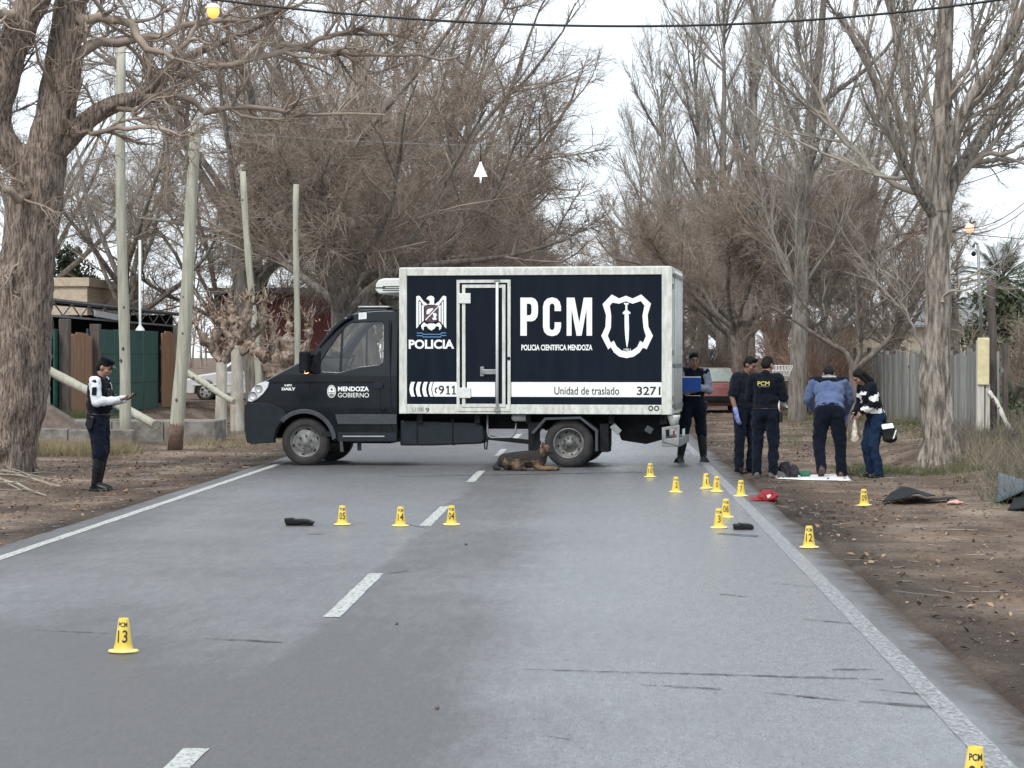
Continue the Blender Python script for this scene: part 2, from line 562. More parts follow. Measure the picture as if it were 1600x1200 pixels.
# ------------------------------------------------------------------ ground
def build_ground():
    xs = np.concatenate([np.linspace(-420, -60, 13)[:-1], np.linspace(-60, -16, 23)[:-1], np.linspace(-16, 14, 181)[:-1], np.linspace(14, 60, 24)[:-1], np.linspace(60, 420, 13)])
    ys = np.concatenate([np.linspace(-40, 6, 12)[:-1], np.linspace(6, 50, 221)[:-1], np.linspace(50, 110, 121)[:-1], np.linspace(110, 300, 60)[:-1], np.linspace(300, 1500, 14)])
    X, Yy = np.meshgrid(xs, ys)
    Z = ground_z(X, Yy)
    V = np.stack([X.ravel(), Yy.ravel(), Z.ravel()], 1)
    nx, ny = len(xs), len(ys)
    i, j = np.meshgrid(np.arange(nx - 1), np.arange(ny - 1))
    a = (j * nx + i).ravel()
    Fq = np.stack([a, a + 1, a + 1 + nx, a + nx], 1)
    m = bpy.data.materials.new('dirt_verge')
    m.use_nodes = True
    nt = m.node_tree
    N, L = nt.nodes, nt.links
    b = N['Principled BSDF']
    b.inputs['Roughness'].default_value = 0.9
    b.inputs['Specular IOR Level'].default_value = 0.25
    tc = N.new('ShaderNodeTexCoord')
    def noise(scale, detail=6, rough=0.6, st=None):
        n = N.new('ShaderNodeTexNoise')
        n.inputs['Scale'].default_value = scale
        n.inputs['Detail'].default_value = detail
        n.inputs['Roughness'].default_value = rough
        if st:
            mp = N.new('ShaderNodeMapping'); mp.inputs['Scale'].default_value = st
            L.new(tc.outputs['Object'], mp.inputs['Vector']); L.new(mp.outputs['Vector'], n.inputs['Vector'])
        else:
            L.new(tc.outputs['Object'], n.inputs['Vector'])
        return n
    def ramp(src, stops):
        r = N.new('ShaderNodeValToRGB')
        e = r.color_ramp.elements
        while len(e) < len(stops): e.new(0.5)
        for k, (p, c) in enumerate(stops):
            e[k].position = p; e[k].color = (*c, 1) if hasattr(c, '__len__') else (c, c, c, 1)
        L.new(src, r.inputs['Fac'])
        return r
    def mix(f, c1, c2):
        x = N.new('ShaderNodeMix'); x.data_type = 'RGBA'
        L.new(f, x.inputs['Factor']); L.new(c1, x.inputs['A']); L.new(c2, x.inputs['B'])
        return x
    n1 = noise(0.55, 8, 0.65)
    base = ramp(n1.outputs['Fac'], [(0.30, (0.066, 0.044, 0.032)), (0.46, (0.112, 0.079, 0.058)), (0.56, (0.180, 0.136, 0.103)), (0.68, (0.265, 0.211, 0.163))])
    n2 = noise(0.9, 6, 0.7, (0.7, 1.3, 1))
    n2.inputs['Vector']
    leaf = ramp(noise(9.0, 8, 0.7).outputs['Fac'], [(0.35, (0.075, 0.042, 0.022)), (0.55, (0.17, 0.10, 0.05)), (0.7, (0.24, 0.17, 0.10))])
    f2 = ramp(n2.outputs['Fac'], [(0.52, 0.0), (0.66, 0.75)])
    c = mix(f2.outputs['Color'], base.outputs['Color'], leaf.outputs['Color'])
    n3 = noise(26, 6, 0.75)
    spk = ramp(n3.outputs['Fac'], [(0.40, 0.55), (0.50, 1.0), (0.62, 1.15), (0.70, 1.6)])
    mu = N.new('ShaderNodeMix'); mu.data_type = 'RGBA'; mu.blend_type = 'MULTIPLY'
    mu.inputs['Factor'].default_value = 1.0
    L.new(c.outputs['Result'], mu.inputs['A']); L.new(spk.outputs['Color'], mu.inputs['B'])
    rut = ramp(noise(1.1, 7, 0.65, (1.0, 0.13, 1)).outputs['Fac'], [(0.36, 0.62), (0.47, 0.95), (0.58, 1.12), (0.7, 1.3)])
    mv = N.new('ShaderNodeMix'); mv.data_type = 'RGBA'; mv.blend_type = 'MULTIPLY'
    mv.inputs['Factor'].default_value = 1.0
    L.new(mu.outputs['Result'], mv.inputs['A']); L.new(rut.outputs['Color'], mv.inputs['B'])
    # soil kept damp and dark by the run-off beside the asphalt
    sx = N.new('ShaderNodeSeparateXYZ'); L.new(tc.outputs['Object'], sx.inputs['Vector'])
    def mth(op, a, c_):
        x = N.new('ShaderNodeMath'); x.operation = op
        for k, s_ in enumerate((a, c_)):
            if isinstance(s_, (int, float)): x.inputs[k].default_value = s_
            else: L.new(s_, x.inputs[k])
        return x.outputs[0]
    dist = mth('MAXIMUM', mth('SUBTRACT', sx.outputs['X'], 2.05), mth('SUBTRACT', -5.4, sx.outputs['X']))
    dist = mth('ADD', dist, mth('MULTIPLY', mth('SUBTRACT', noise(1.3, 6, 0.7).outputs['Fac'], 0.5), 1.3))
    damp = N.new('ShaderNodeMapRange')
    for nm, v_ in (('From Min', .35), ('From Max', .95), ('To Min', .52), ('To Max', 1.0)): damp.inputs[nm].default_value = v_
    L.new(dist, damp.inputs['Value'])
    dc = N.new('ShaderNodeCombineColor')
    for k in range(3): L.new(damp.outputs['Result'], dc.inputs[k])
    me_ = N.new('ShaderNodeMix'); me_.data_type = 'RGBA'; me_.blend_type = 'MULTIPLY'; me_.inputs['Factor'].default_value = 1.0
    L.new(mv.outputs['Result'], me_.inputs['A']); L.new(dc.outputs['Color'], me_.inputs['B'])
    L.new(me_.outputs['Result'], b.inputs['Base Color'])
    bp = N.new('ShaderNodeBump'); bp.inputs['Strength'].default_value = 0.8; bp.inputs['Distance'].default_value = 0.04
    L.new(noise(14, 8, 0.7).outputs['Fac'], bp.inputs['Height'])
    L.new(bp.outputs['Normal'], b.inputs['Normal'])
    o = raw('ground', mesh_np('ground', V, Fq, [m]))
    tag(o, kind='structure')
    return o
ground = build_ground()

# ------------------------------------------------------------------ road
def build_road():
    ys = np.concatenate([np.linspace(-30, 4, 10)[:-1], np.linspace(4, 70, 331)[:-1], np.linspace(70, 200, 100)[:-1], np.linspace(200, 1400, 30)])
    l, r = road_edges(ys)
    cols = []
    for t, dz in ((0.0, -0.16), (0.0, -0.012), (0.012, 0.0), (0.25, 0.0), (0.5, 0.0), (0.75, 0.0), (0.988, 0.0), (1.0, -0.012), (1.0, -0.16)):
        x = l + (r - l) * t
        cols.append(np.stack([x, ys, np.full_like(ys, dz)], 1))
    V = np.stack(cols, 1).reshape(-1, 3)
    nx, ny = 9, len(ys)
    i, j = np.meshgrid(np.arange(nx - 1), np.arange(ny - 1))
    a = (j * nx + i).ravel()
    Fq = np.stack([a, a + 1, a + 1 + nx, a + nx], 1)
    m = bpy.data.materials.new('wet_asphalt')
    m.use_nodes = True
    nt = m.node_tree
    N, L = nt.nodes, nt.links
    b = N['Principled BSDF']
    tc = N.new('ShaderNodeTexCoord')
    sp = N.new('ShaderNodeSeparateXYZ')
    L.new(tc.outputs['Object'], sp.inputs['Vector'])
    def noise(scale, detail=6, rough=0.6, st=None):
        n = N.new('ShaderNodeTexNoise')
        n.inputs['Scale'].default_value = scale
        n.inputs['Detail'].default_value = detail
        n.inputs['Roughness'].default_value = rough
        if st:
            mp = N.new('ShaderNodeMapping'); mp.inputs['Scale'].default_value = st
            L.new(tc.outputs['Object'], mp.inputs['Vector']); L.new(mp.outputs['Vector'], n.inputs['Vector'])
        else:
            L.new(tc.outputs['Object'], n.inputs['Vector'])
        return n
    def math_(op, a, b_=None, clamp=False):
        x = N.new('ShaderNodeMath'); x.operation = op; x.use_clamp = clamp
        for k, s in enumerate((a, b_)):
            if s is None: continue
            if isinstance(s, (int, float)): x.inputs[k].default_value = s
            else: L.new(s, x.inputs[k])
        return x.outputs[0]
    def mr(src, a, b_, c, d):
        x = N.new('ShaderNodeMapRange')
        x.inputs['From Min'].default_value = a; x.inputs['From Max'].default_value = b_
        x.inputs['To Min'].default_value = c; x.inputs['To Max'].default_value = d
        L.new(src, x.inputs['Value'])
        return x.outputs['Result']
    # wheel tracks: worn smooth along the lanes, coarse and dark beside the centre line and at the edges
    wob = math_('MULTIPLY', math_('SUBTRACT', noise(0.45, 5, 0.6, (1, 0.35, 1)).outputs['Fac'], 0.5), 0.8)
    xw = math_('ADD', sp.outputs['X'], wob)
    tr = N.new('ShaderNodeValToRGB')
    e = tr.color_ramp.elements
    stops = [(-5.5, 0.05), (-4.9, 0.12), (-4.3, 0.5), (-3.4, 0.42), (-2.3, 0.52), (-1.85, 0.48), (-1.72, 0.10), (-0.9, 0.16), (-0.35, 0.75), (1.3, 1.0), (1.62, 0.85), (1.80, 0.0)]
    while len(e) < len(stops): e.new(0.5)
    for k, (x, v) in enumerate(stops):
        e[k].position = (x + 6) / 9; e[k].color = (v, v, v, 1)
    L.new(mr(xw, -6, 3, 0, 1), tr.inputs['Fac'])
    patch = mr(noise(0.8, 6, 0.6, (0.7, 0.5, 1)).outputs['Fac'], 0.3, 0.7, -0.22, 0.22)
    streak = mr(noise(7.0, 7, 0.75, (1.2, 0.22, 1)).outputs['Fac'], 0.3, 0.7, -0.18, 0.18)
    dx_ = math_('ADD', sp.outputs['X'], 4.3); dy_ = math_('MULTIPLY', math_('SUBTRACT', sp.outputs['Y'], 8.0), 0.55)
    dd = math_('ADD', math_('POWER', math_('ADD', math_('MULTIPLY', dx_, dx_), math_('MULTIPLY', dy_, dy_)), 0.5), wob)
    damp = mr(dd, 1.4, 4.8, -0.9, 0.0)                     # damp, darker patch in the near left lane
    smooth = math_('ADD', math_('ADD', math_('ADD', tr.outputs['Color'], patch), streak), damp, True)
    fine = noise(110, 4, 0.75, (1, .22, 1)).outputs['Fac']
    med = noise(34, 6, 0.75, (1, .24, 1)).outputs['Fac']
    rough = math_('ADD', mr(smooth, 0, 1, 0.52, 0.27), mr(fine, 0.3, 0.7, -0.06, 0.06))
    L.new(rough, b.inputs['Roughness'])
    col = N.new('ShaderNodeMix'); col.data_type = 'RGBA'
    col.inputs['A'].default_value = (0.062, 0.058, 0.060, 1)
    col.inputs['B'].default_value = (0.182, 0.189, 0.201, 1)  # worn lanes; the pale blue-grey also puts wet sky sheen into the colour
    L.new(smooth, col.inputs['Factor'])
    mu = N.new('ShaderNodeMix'); mu.data_type = 'RGBA'; mu.blend_type = 'MULTIPLY'
    mu.inputs['Factor'].default_value = 1
    agg = math_('MULTIPLY', math_('MULTIPLY', mr(fine, 0.25, 0.75, 0.45, 1.55), mr(med, 0.3, 0.7, 0.70, 1.30)), mr(noise(10.0, 8, 0.75, (0.9, 0.3, 1)).outputs['Fac'], 0.35, 0.65, 0.88, 1.10))
    cc = N.new('ShaderNodeCombineColor')
    for k in range(3): L.new(agg, cc.inputs[k])
    L.new(col.outputs['Result'], mu.inputs['A']); L.new(cc.outputs['Color'], mu.inputs['B'])
    # dirt washed onto the crumbling edges
    ex = math_('ADD', math_('MAXIMUM', math_('SUBTRACT', sp.outputs['X'], 1.86), math_('SUBTRACT', -5.36, sp.outputs['X'])), math_('MULTIPLY', math_('SUBTRACT', noise(2.2, 8, 0.75).outputs['Fac'], 0.5), 0.9))
    dm = N.new('ShaderNodeMix'); dm.data_type = 'RGBA'
    df_ = mr(ex, 0.0, 0.16, 0, 0.9)
    L.new(df_, dm.inputs['Factor'])
    L.new(math_('ADD', rough, math_('MULTIPLY', df_, 0.4), True), b.inputs['Roughness'])
    L.new(mr(df_, 0, 0.9, 1.0, 0.15), b.inputs['Specular IOR Level'])
    L.new(mu.outputs['Result'], dm.inputs['A']); dm.inputs['B'].default_value = (0.088, 0.068, 0.054, 1)
    pit = N.new('ShaderNodeMix'); pit.data_type = 'RGBA'
    L.new(mr(noise(46, 3, 0.6, (1, .25, 1)).outputs['Fac'], 0.61, 0.69, 0, 0.75), pit.inputs['Factor'])
    L.new(dm.outputs['Result'], pit.inputs['A']); pit.inputs['B'].default_value = (0.03, 0.028, 0.028, 1)
    L.new(pit.outputs['Result'], b.inputs['Base Color'])
    bp = N.new('ShaderNodeBump'); bp.inputs['Strength'].default_value = 0.35; bp.inputs['Distance'].default_value = 0.01
    L.new(math_('ADD', fine, math_('MULTIPLY', med, 0.8)), bp.inputs['Height'])
    L.new(bp.outputs['Normal'], b.inputs['Normal'])
    b.inputs['Specular IOR Level'].default_value = 1.0
    o = raw('road', mesh_np('road', V, Fq, [m]))
    tag(o, kind='structure')
    return o
road = build_road()

def paint_mat(name, col, lo, hi, wear_col=(0.10, 0.10, 0.105)):
    m = mat(name, wear_col, 0.5, col2=col, vscale=7, stretch=(1, 0.5, 1), lo=lo, hi=hi, bump=0.1, bscale=90, detail=10)
    return m
M['paint_bright'] = worn_mat('line_paint', (0.44, 0.45, 0.43), 34.0, 0.30, 0.50, stretch=(1, .5, 1))
M['paint_faint'] = worn_mat('faded_line_paint', (0.33, 0.34, 0.345), 36.0, 0.30, 0.62, stretch=(1, .45, 1))

def strip(name, xf, y0, y1, w, m, step=0.25, z=0.004, seed=0.0, ragged=0.012):
    n = max(2, int((y1 - y0) / step) + 1)
    ys = np.linspace(y0, y1, n)
    c = xf(ys)
    wl_ = w / 2 + ragged * (fbm(ys * 4 + seed, 9.0 + seed) - 0.5)
    wr_ = w / 2 + ragged * (fbm(ys * 4 + seed, 60.0 + seed) - 0.5)
    V = np.concatenate([np.stack([c - wl_, ys, np.full(n, z)], 1), np.stack([c + wr_, ys, np.full(n, z)], 1)])
    k = np.arange(n - 1)
    Fq = np.stack([k, k + n, k + n + 1, k + 1], 1)
    return raw(name, mesh_np(name, V, Fq, [m]), None, road)

strip('edge_line', lambda y: -5.12 + 0 * y, 5, 60, 0.11, M['paint_bright'], seed=3, ragged=.02)
strip('edge_line', lambda y: -5.12 + 0 * y, 60, 400, 0.13, M['paint_bright'], 4.0, seed=3)
strip('edge_line', lambda y: 1.69 + 0 * y, 4, 60, 0.13, M['paint_faint'], seed=8, ragged=0.015)
strip('edge_line', lambda y: 1.69 + 0 * y, 60, 400, 0.15, M['paint_faint'], 4.0, seed=8)
for k in range(-1, 14):
    y0 = 14.86 + 8.0 * k
    strip('centre_dash', lambda y: -1.77 + 0 * y, y0, y0 + 3.0, 0.115, M['paint_bright'], 0.08, seed=20 + k, ragged=0.02)

# scrape and tyre marks lying across the lane, small cracks
M['mark'] = worn_mat('tyre_mark', (0.035, 0.034, 0.035), 15.0, 0.42, 0.60, stretch=(0.6, 1.6, 1))
def road_mark(p0, p1, w0, w1, name='tyre_mark', n=24, z=0.0035, wav=0.015):
    a, b = G(*p0), G(*p1)
    t = np.linspace(0, 1, n)
    x = a.x + (b.x - a.x) * t
    y = a.y + (b.y - a.y) * t + wav * (fbm(x * 3 + a.y * 7, a.x + 3.0) - 0.5) * 2
    w = (w0 + (w1 - w0) * t) * (0.35 + 1.2 * fbm(x * 5, y * 5)) * np.sin(PI * np.clip(t, 0.02, 0.98)) ** 0.4
    V = np.concatenate([np.stack([x, y - w / 2, np.full(n, z)], 1), np.stack([x, y + w / 2, np.full(n, z)], 1)])
    k = np.arange(n - 1)
    return raw(name, mesh_np(name, V, np.stack([k, k + 1, k + 1 + n, k + n], 1), [M['mark']]), None, road)
for p0, p1, w0, w1 in (((815, 1046), (1380, 1062), .05, .09), ((1000, 1070), (1130, 1078), .05, .10), ((1185, 1082), (1330, 1096), .03, .06), ((1340, 1096), (1492, 1108), .06, .08),
                       ((1370, 1078), (1470, 1088), .05, .07), ((1120, 928), (1170, 933), .12, .05), ((1205, 911), (1300, 921), .03, .04), ((1255, 968), (1345, 976), .05, .04),
                       ((1120, 834), (1186, 838), .25, .35), ((620, 816), (668, 826), .1, .1), ((640, 892), (602, 897), .12, .06), ((318, 998), (440, 1004), .05, .10),
                       ((60, 985), (170, 990), .04, .03), ((480, 835), (508, 835), .12, .1), ((1300, 1046), (1370, 1046), .09, .03), ((850, 1150), (905, 1158), .03, .03), ((620, 745), (1010, 738), .2, .25)):
    road_mark(p0, p1, w0, w1)

# ------------------------------------------------------------------ the police box truck
TYAW = RAD(-6.2)
TA = Vector((math.cos(TYAW), math.sin(TYAW), 0))          # towards the rear
TN = Vector((-math.sin(TYAW), math.cos(TYAW), 0))         # away from the camera
_rw = G(888, 731)
def _plane(px, py):
    d = ray(px, py)
    c = Vector((0, 0, HCAM))
    t = (_rw - c).dot(TN) / d.dot(TN)
    return c + d * t
TO = _plane(380, 700); TO = Vector((TO.x, TO.y, 0))
def T(px, py):
    "x,z on the near flank of the truck"
    p = _plane(px, py)
    return ((p - TO).dot(TA), p.z)
def TX(px): return T(px, 640)[0]
def TZ(py, px=800): return T(px, py)[1]

truck = thing('police_truck', 'dark blue police box truck with white framed cargo box parked across the road', 'truck', TO, TYAW)
BW = 2.12                       # width of the box
# --- cargo box
bx0, bx1 = TX(624), TX(1047)
bzb, bzt = TZ(647), TZ(418)
box = MB().box(bx0 + .02, bx1 - .02, 0.012, BW - .012, bzb + .01, bzt - .01).build('cargo_box', M['navy'], truck)
px0, px1 = TX(636), TX(1034)
zt0, zb1 = TZ(430), TZ(632)
def rail(name, x0, x1, z0, z1, y0=-0.014, y1=0.03, m='rail', bev=0.006, parent=None):
    return MB().box(x0, x1, y0, y1, z0, z1).build(name, M[m], parent or box, bev)
rail('corner_post', bx0, px0, bzb, bzt, -0.02, 0.05)
rail('corner_post', px1, bx1, bzb, bzt, -0.02, 0.05)
rail('top_rail', px0 + .001, px1 - .001, zt0, bzt - .002)
rail('bottom_rail', px0 + .001, px1 - .001, bzb + .002, zb1)
rail('corner_post', bx0, px0, bzb, bzt, BW - .05, BW + .02)
rail('corner_post', px1, bx1, bzb, bzt, BW - .05, BW + .02)
MB().box(bx0 + .01, bx1 - .01, 0.03, BW - .03, bzt - .012, bzt + .012).build('roof_panel', M['white'], box)
# rivets on the rails
rv = MB()
for k in range(46):
    x = px0 + .05 + (px1 - px0 - .1) * k / 45
    for z in ((zt0 + bzt) / 2, bzb + .09):
        rv.ell((x, -0.014, z), (.006, .004, .006), None, 6, 4)
tag(rv.build('rivets', M['galv'], box), kind='stuff')
MB().box(bx0 - .006, bx0 + .012, .03, BW - .03, bzb + .02, bzt - .02).build('front_wall', M['white'], box)
# stripe along the flank, in the two pieces beside the door
sz0, sz1 = TZ(620), TZ(597)
dx0, dx1 = TX(714), TX(798)
dz0, dz1 = TZ(642.5), TZ(437)
def plate(name, x0, x1, z0, z1, y, m, parent=None, t=0.003):
    return MB().box(x0, x1, y - t, y, z0, z1).build(name, M[m], parent or box)
plate('stripe', dx1 + .002, px1 - .002, sz0, sz1, .0115, 'decal')
def curved_bar(c, w):
    pts = [(c - w + .045 * (1 - math.cos(math.asin(t))) , sz0 + (sz1 - sz0) * (t + 1) / 2) for t in (-1, -.6, 0, .6, 1)]
    p2 = [(c + w * 0 + x - (c - w) + c - c, z) for x, z in pts]
    lo = [(c - w / 2 + .03 * t * t, sz0 + (sz1 - sz0) * (t + 1) / 2) for t in (-1, -.6, 0, .6, 1)]
    hi = [(c + w / 2 + .03 * t * t, sz0 + (sz1 - sz0) * (t + 1) / 2) for t in (1, .6, 0, -.6, -1)]
    return lo + hi
for cpx in (642.5, 652.5, 662.5):
    flat_shape('chevron_bar', [curved_bar(TX(cpx), .062)], M['decal'], box, .009, .003)
flat_shape('chevron_bar', [curved_bar(TX(671.5), .045)], M['decal'], box, .009, .003)
lo = curved_bar(TX(676), .02)[:5]
flat_shape('stripe', [lo + [(dx0 - .002, sz1), (dx0 - .002, sz0)]], M['decal'], box, .009, .003)
text_fit('number_digit', '9', TX(685), TX(694), TZ(616.5), TZ(602.5), .006, M['decal_dark'], box, 0.02)
for a_ in (696.5, 705.5):
    flat_shape('number_digit', [[T(a_ + x, y) for x, y in ((2.6, 602.5), (4.8, 602.5), (4.8, 614.6), (6.8, 614.6), (6.8, 616.5), (.4, 616.5), (.4, 614.6), (2.4, 614.6), (2.4, 606), (.2, 607), (.2, 605.2))]], M['decal_dark'], box, .007, .002)
flat_shape('phone_mark', [[T(682.5, 604.5), T(683.5, 606.5), T(681, 609), T(681, 611), T(682.5, 613), T(681.5, 615), T(679.5, 613), T(679, 609.5), T(680, 606.5)]], M['decal_dark'], box, .006, .002)
text_fit('unit_text', 'Unidad de traslado', TX(866), TX(967.5), TZ(616.5), TZ(604), .006, M['decal_dark'], box, 0.008)
text_fit('fleet_number', '3271', TX(995), TX(1032), TZ(617), TZ(603.5), .006, M['decal_dark'], box, 0.02)
text_fit('police_text', 'POLICIA', TX(638.5), TX(709.5), TZ(545), TZ(530.5), .008, M['decal'], box, 0.035)
text_fit('agency_text', 'POLICIA CIENTIFICA MENDOZA', TX(814.5), TX(925.5), TZ(547.5), TZ(538.5), .008, M['decal'], box, 0.03)
# big letters, drawn as condensed block letters
def Lp(pts): return [T(*p) for p in pts]
flat_shape('letter_p', [Lp([(813, 465), (831, 465), (836, 467), (839.5, 472), (840.5, 478), (840.5, 489), (839.5, 495), (836, 500), (831, 502), (823, 502), (823, 524.5), (813, 524.5)]),
                        Lp([(823, 474.5), (828, 474.5), (830, 476.5), (830.4, 480), (830.4, 488), (829.5, 491), (827.5, 492.6), (823, 492.6)])], M['decal'], box, .008, .004)
flat_shape('letter_c', [Lp([(876.5, 486), (866.5, 486), (866.5, 479), (865.5, 475.5), (862.5, 474), (859.8, 475.5), (858.6, 479), (858.6, 511), (859.6, 514.5), (862.5, 516), (865.5, 514.5), (866.5, 511), (866.5, 503.5), (876.5, 503.5), (876.5, 511), (874.5, 518.5), (870, 523.5), (862.5, 525.3), (855, 523.5), (850.2, 518.5), (848.3, 511), (848.3, 479), (850.2, 471.5), (855, 466.5), (862.5, 464.6), (870, 466.5), (874.5, 471.5), (876.5, 479)])], M['decal'], box, .008, .004)
flat_shape('letter_m', [Lp([(885.3, 524.5), (885.3, 465), (897.6, 465), (905, 504), (912, 465), (925, 465), (925, 524.5), (916.4, 524.5), (916.4, 483), (908.6, 524.5), (900.8, 524.5), (893, 483), (893, 524.5)])], M['decal'], box, .008, .004)
def Zc(pts, ox, oy, s): return [T(ox + x / s, oy + y / s) for x, y in pts]
sh_o = [(550, 212), (590, 234), (628, 219), (665, 234), (712, 212), (766, 262), (748, 325), (752, 390), (777, 440), (742, 514), (722, 505), (703, 532), (670, 555), (632, 563), (592, 555), (562, 532), (545, 503), (530, 515), (492, 440), (515, 390), (518, 325), (499, 265)]
sh_i = [(553, 257), (590, 263), (628, 249), (665, 263), (710, 248), (730, 273), (719, 330), (725, 398), (738, 442), (722, 478), (706, 467), (690, 502), (662, 521), (632, 527), (602, 520), (577, 499), (561, 467), (544, 478), (528, 440), (545, 396), (547, 330), (539, 275)]
flat_shape('shield_emblem', [Zc(sh_o, 800, 400, 3.529), Zc(sh_i, 800, 400, 3.529)], M['decal'], box, .008, .004)
flat_shape('sword_emblem', [Zc([(616, 258), (645, 258), (642, 266), (636, 270), (636, 298), (652, 310), (652, 320), (643, 318), (645, 400), (643, 460), (636, 503), (632, 503), (625, 455), (621, 400), (620, 318), (611, 322), (611, 310), (625, 298), (625, 270), (619, 266)], 800, 400, 3.529)], M['decal'], box, .008, .003)
text_fit('year_text', '1901', *[TX(800 + v / 3.529) for v in (616, 653)], TZ(400 + 526 / 3.529), TZ(400 + 510 / 3.529), .0085, M['decal'], box, 0.01)
# eagle crest
def Ez(pts): return Zc(pts, 640, 450, 10.91)
for mir in (False, True):
    f = (lambda p: [(735 - x, y) for x, y in p][::-1]) if mir else (lambda p: p)
    flat_shape('eagle_wing', [Ez(f([(112, 145), (150, 130), (178, 145), (240, 228), (300, 272), (300, 292), (250, 296), (245, 330), (238, 300), (215, 262), (190, 225), (168, 205), (150, 205), (150, 650), (112, 690)]))], M['decal'], box, .008, .003)
    for xa, xb, ya, yb in ((162, 192, 222, 628), (206, 240, 285, 585)):
        flat_shape('eagle_feather', [Ez(f([(xa, ya), (xb, ya + 26), (xb, yb - 28), (xa, yb)]))], M['decal'], box, .008, .003)
flat_shape('eagle_head', [Ez([(283, 188), (305, 152), (355, 130), (400, 142), (422, 178), (412, 235), (420, 270), (440, 285), (300, 285), (340, 265), (342, 222), (318, 200)])], M['decal'], box, .008, .003)
flat_shape('crest_shield', [Ez([(258, 300), (488, 300), (486, 430), (497, 500), (470, 560), (380, 590), (300, 580), (262, 545), (240, 490), (262, 420)])], M['decal_plum'], box, .0085, .003)
flat_shape('crest_band', [Ez([(262, 540), (488, 305), (488, 325), (275, 552)])], M['decal'], box, .006, .002)
flat_shape('crest_mark', [Ez([(285, 400), (310, 360), (380, 345), (410, 350), (330, 440), (290, 450)])], M['decal'], box, .006, .002)
flat_shape('crest_mark', [Ez([(390, 430), (440, 425), (470, 460), (445, 480), (460, 540), (400, 545), (382, 510), (415, 500)])], M['decal'], box, .006, .002)
flat_shape('eagle_tail', [Ez([(195, 640), (240, 585), (300, 620), (330, 605), (410, 605), (440, 620), (500, 585), (545, 640), (535, 690), (505, 720), (500, 660), (450, 650), (425, 690), (370, 725), (315, 690), (290, 650), (240, 660), (235, 725), (205, 690)])], M['decal'], box, .008, .003)
for yy in (0, 45):
    flat_shape('crest_ribbon', [Ez([(120, 760 + yy), (215, 760 + yy), (235, 782 + yy), (520, 782 + yy), (540, 757 + yy), (622, 757 + yy), (622, 772 + yy), (548, 772 + yy), (528, 797 + yy), (228, 797 + yy), (208, 775 + yy), (120, 775 + yy)])], M['decal_blue'], box, .008, .002)
plate('rail_label', TX(643), TX(664), TZ(645.5), TZ(635.5), -.0145, 'rail', None, .002)
text_fit('rail_text', 'L1100', TX(645), TX(662), TZ(643.5), TZ(637), -.0175, M['moulding'], box, 0.005)
text_fit('rail_text', '9', TX(665), TX(671), TZ(645), TZ(637.5), -.0155, M['decal_dark'], box, 0.015)
for cpx in (1017, 1026):
    rg = [T(cpx + 4 * math.cos(a * PI / 8), 638 + 4.3 * math.sin(a * PI / 8)) for a in range(16)]
    ri = [T(cpx + 2.2 * math.cos(a * PI / 8), 638 + 2.4 * math.sin(a * PI / 8)) for a in range(16)]
    flat_shape('rail_badge', [rg, ri], M['decal_dark'], box, -.016, .002)
# --- side door
door = MB().box(dx0 + .03, dx1 - .03, -.012, .02, dz0 + .03, dz1 - .03).build('side_door', M['navy'], box, .004)
def frame(name, x0, x1, z0, z1, w, y, t, m, parent):
    flat_shape(name, [[(x0, z0), (x1, z0), (x1, z1), (x0, z1)], [(x0 + w, z0 + w), (x1 - w, z0 + w), (x1 - w, z1 - w), (x0 + w, z1 - w)]], M[m], parent, y, t)
frame('door_frame', dx0, dx1, dz0, dz1, .046, -.012, .03, 'rail', door)
frame('door_edge', TX(722.5), TX(790), TZ(636), TZ(444.5), .05, -.02, .016, 'rail', door)
plate('door_stripe', TX(730), TX(774), sz0, sz1, -.0125, 'decal', door)
dbar = MB().tube([(TX(777.5), -.05, TZ(638)), (TX(777.5), -.05, TZ(441))], .022, 10).build('lock_rod', M['white'], door)
for zz in (440, 640):
    MB().box(TX(773), TX(782), -.06, -.02, TZ(zz + 3), TZ(zz - 3)).build('lock_cam', M['galv'], door, .006)
hd = MB().box(TX(753), TX(776), -.062, -.03, TZ(585), TZ(577)).build('door_handle', M['galv'], door, .008)
MB().box(TX(751), TX(757), -.05, -.02, TZ(588), TZ(573)).build('handle_plate', M['galv'], door, .006)
for zz in (466, 614):
    MB().box(TX(717), TX(736), -.045, -.02, TZ(zz + 8), TZ(zz - 8)).build('hinge', M['white'], door, .006)
MB().ell((TX(795.5), -.03, TZ(560)), (.022, .02, .03)).build('door_stop', M['black'], door)
# --- rear end
rx = bx1
rear = MB().box(rx - .02, rx + .006, .05, BW - .05, bzb + .08, bzt - .06).build('rear_door', M['white'], box, .003)
for (y0, y1, z0, z1) in ((-.02, .06, bzb, bzt), (BW - .06, BW + .02, bzb, bzt), (.06, BW - .06, bzt - .1, bzt), (.06, BW - .06, bzb, bzb + .09)):
    MB().box(rx - .01, rx + .03, y0, y1, z0, z1).build('rear_frame', M['rail'], box, .006)
for yy in (.42, .86, 1.26, 1.70):
    MB().tube([(rx + .045, yy, bzb + .05), (rx + .045, yy, bzt - .05)], .02, 8).build('lock_rod', M['white'], rear)
    for zz in (bzb + .12, bzb + .75, bzt - .12):
        MB().box(rx + .006, rx + .075, yy - .05, yy + .05, zz - .03, zz + .03).build('lock_bracket', M['galv'], rear, .005)
for yy in (.09, BW - .09):
    for zz in (bzb + .25, bzb + .95, bzt - .3):
        MB().box(rx + .006, rx + .05, yy - .05, yy + .05, zz - .04, zz + .04).build('hinge', M['galv'], rear, .005)
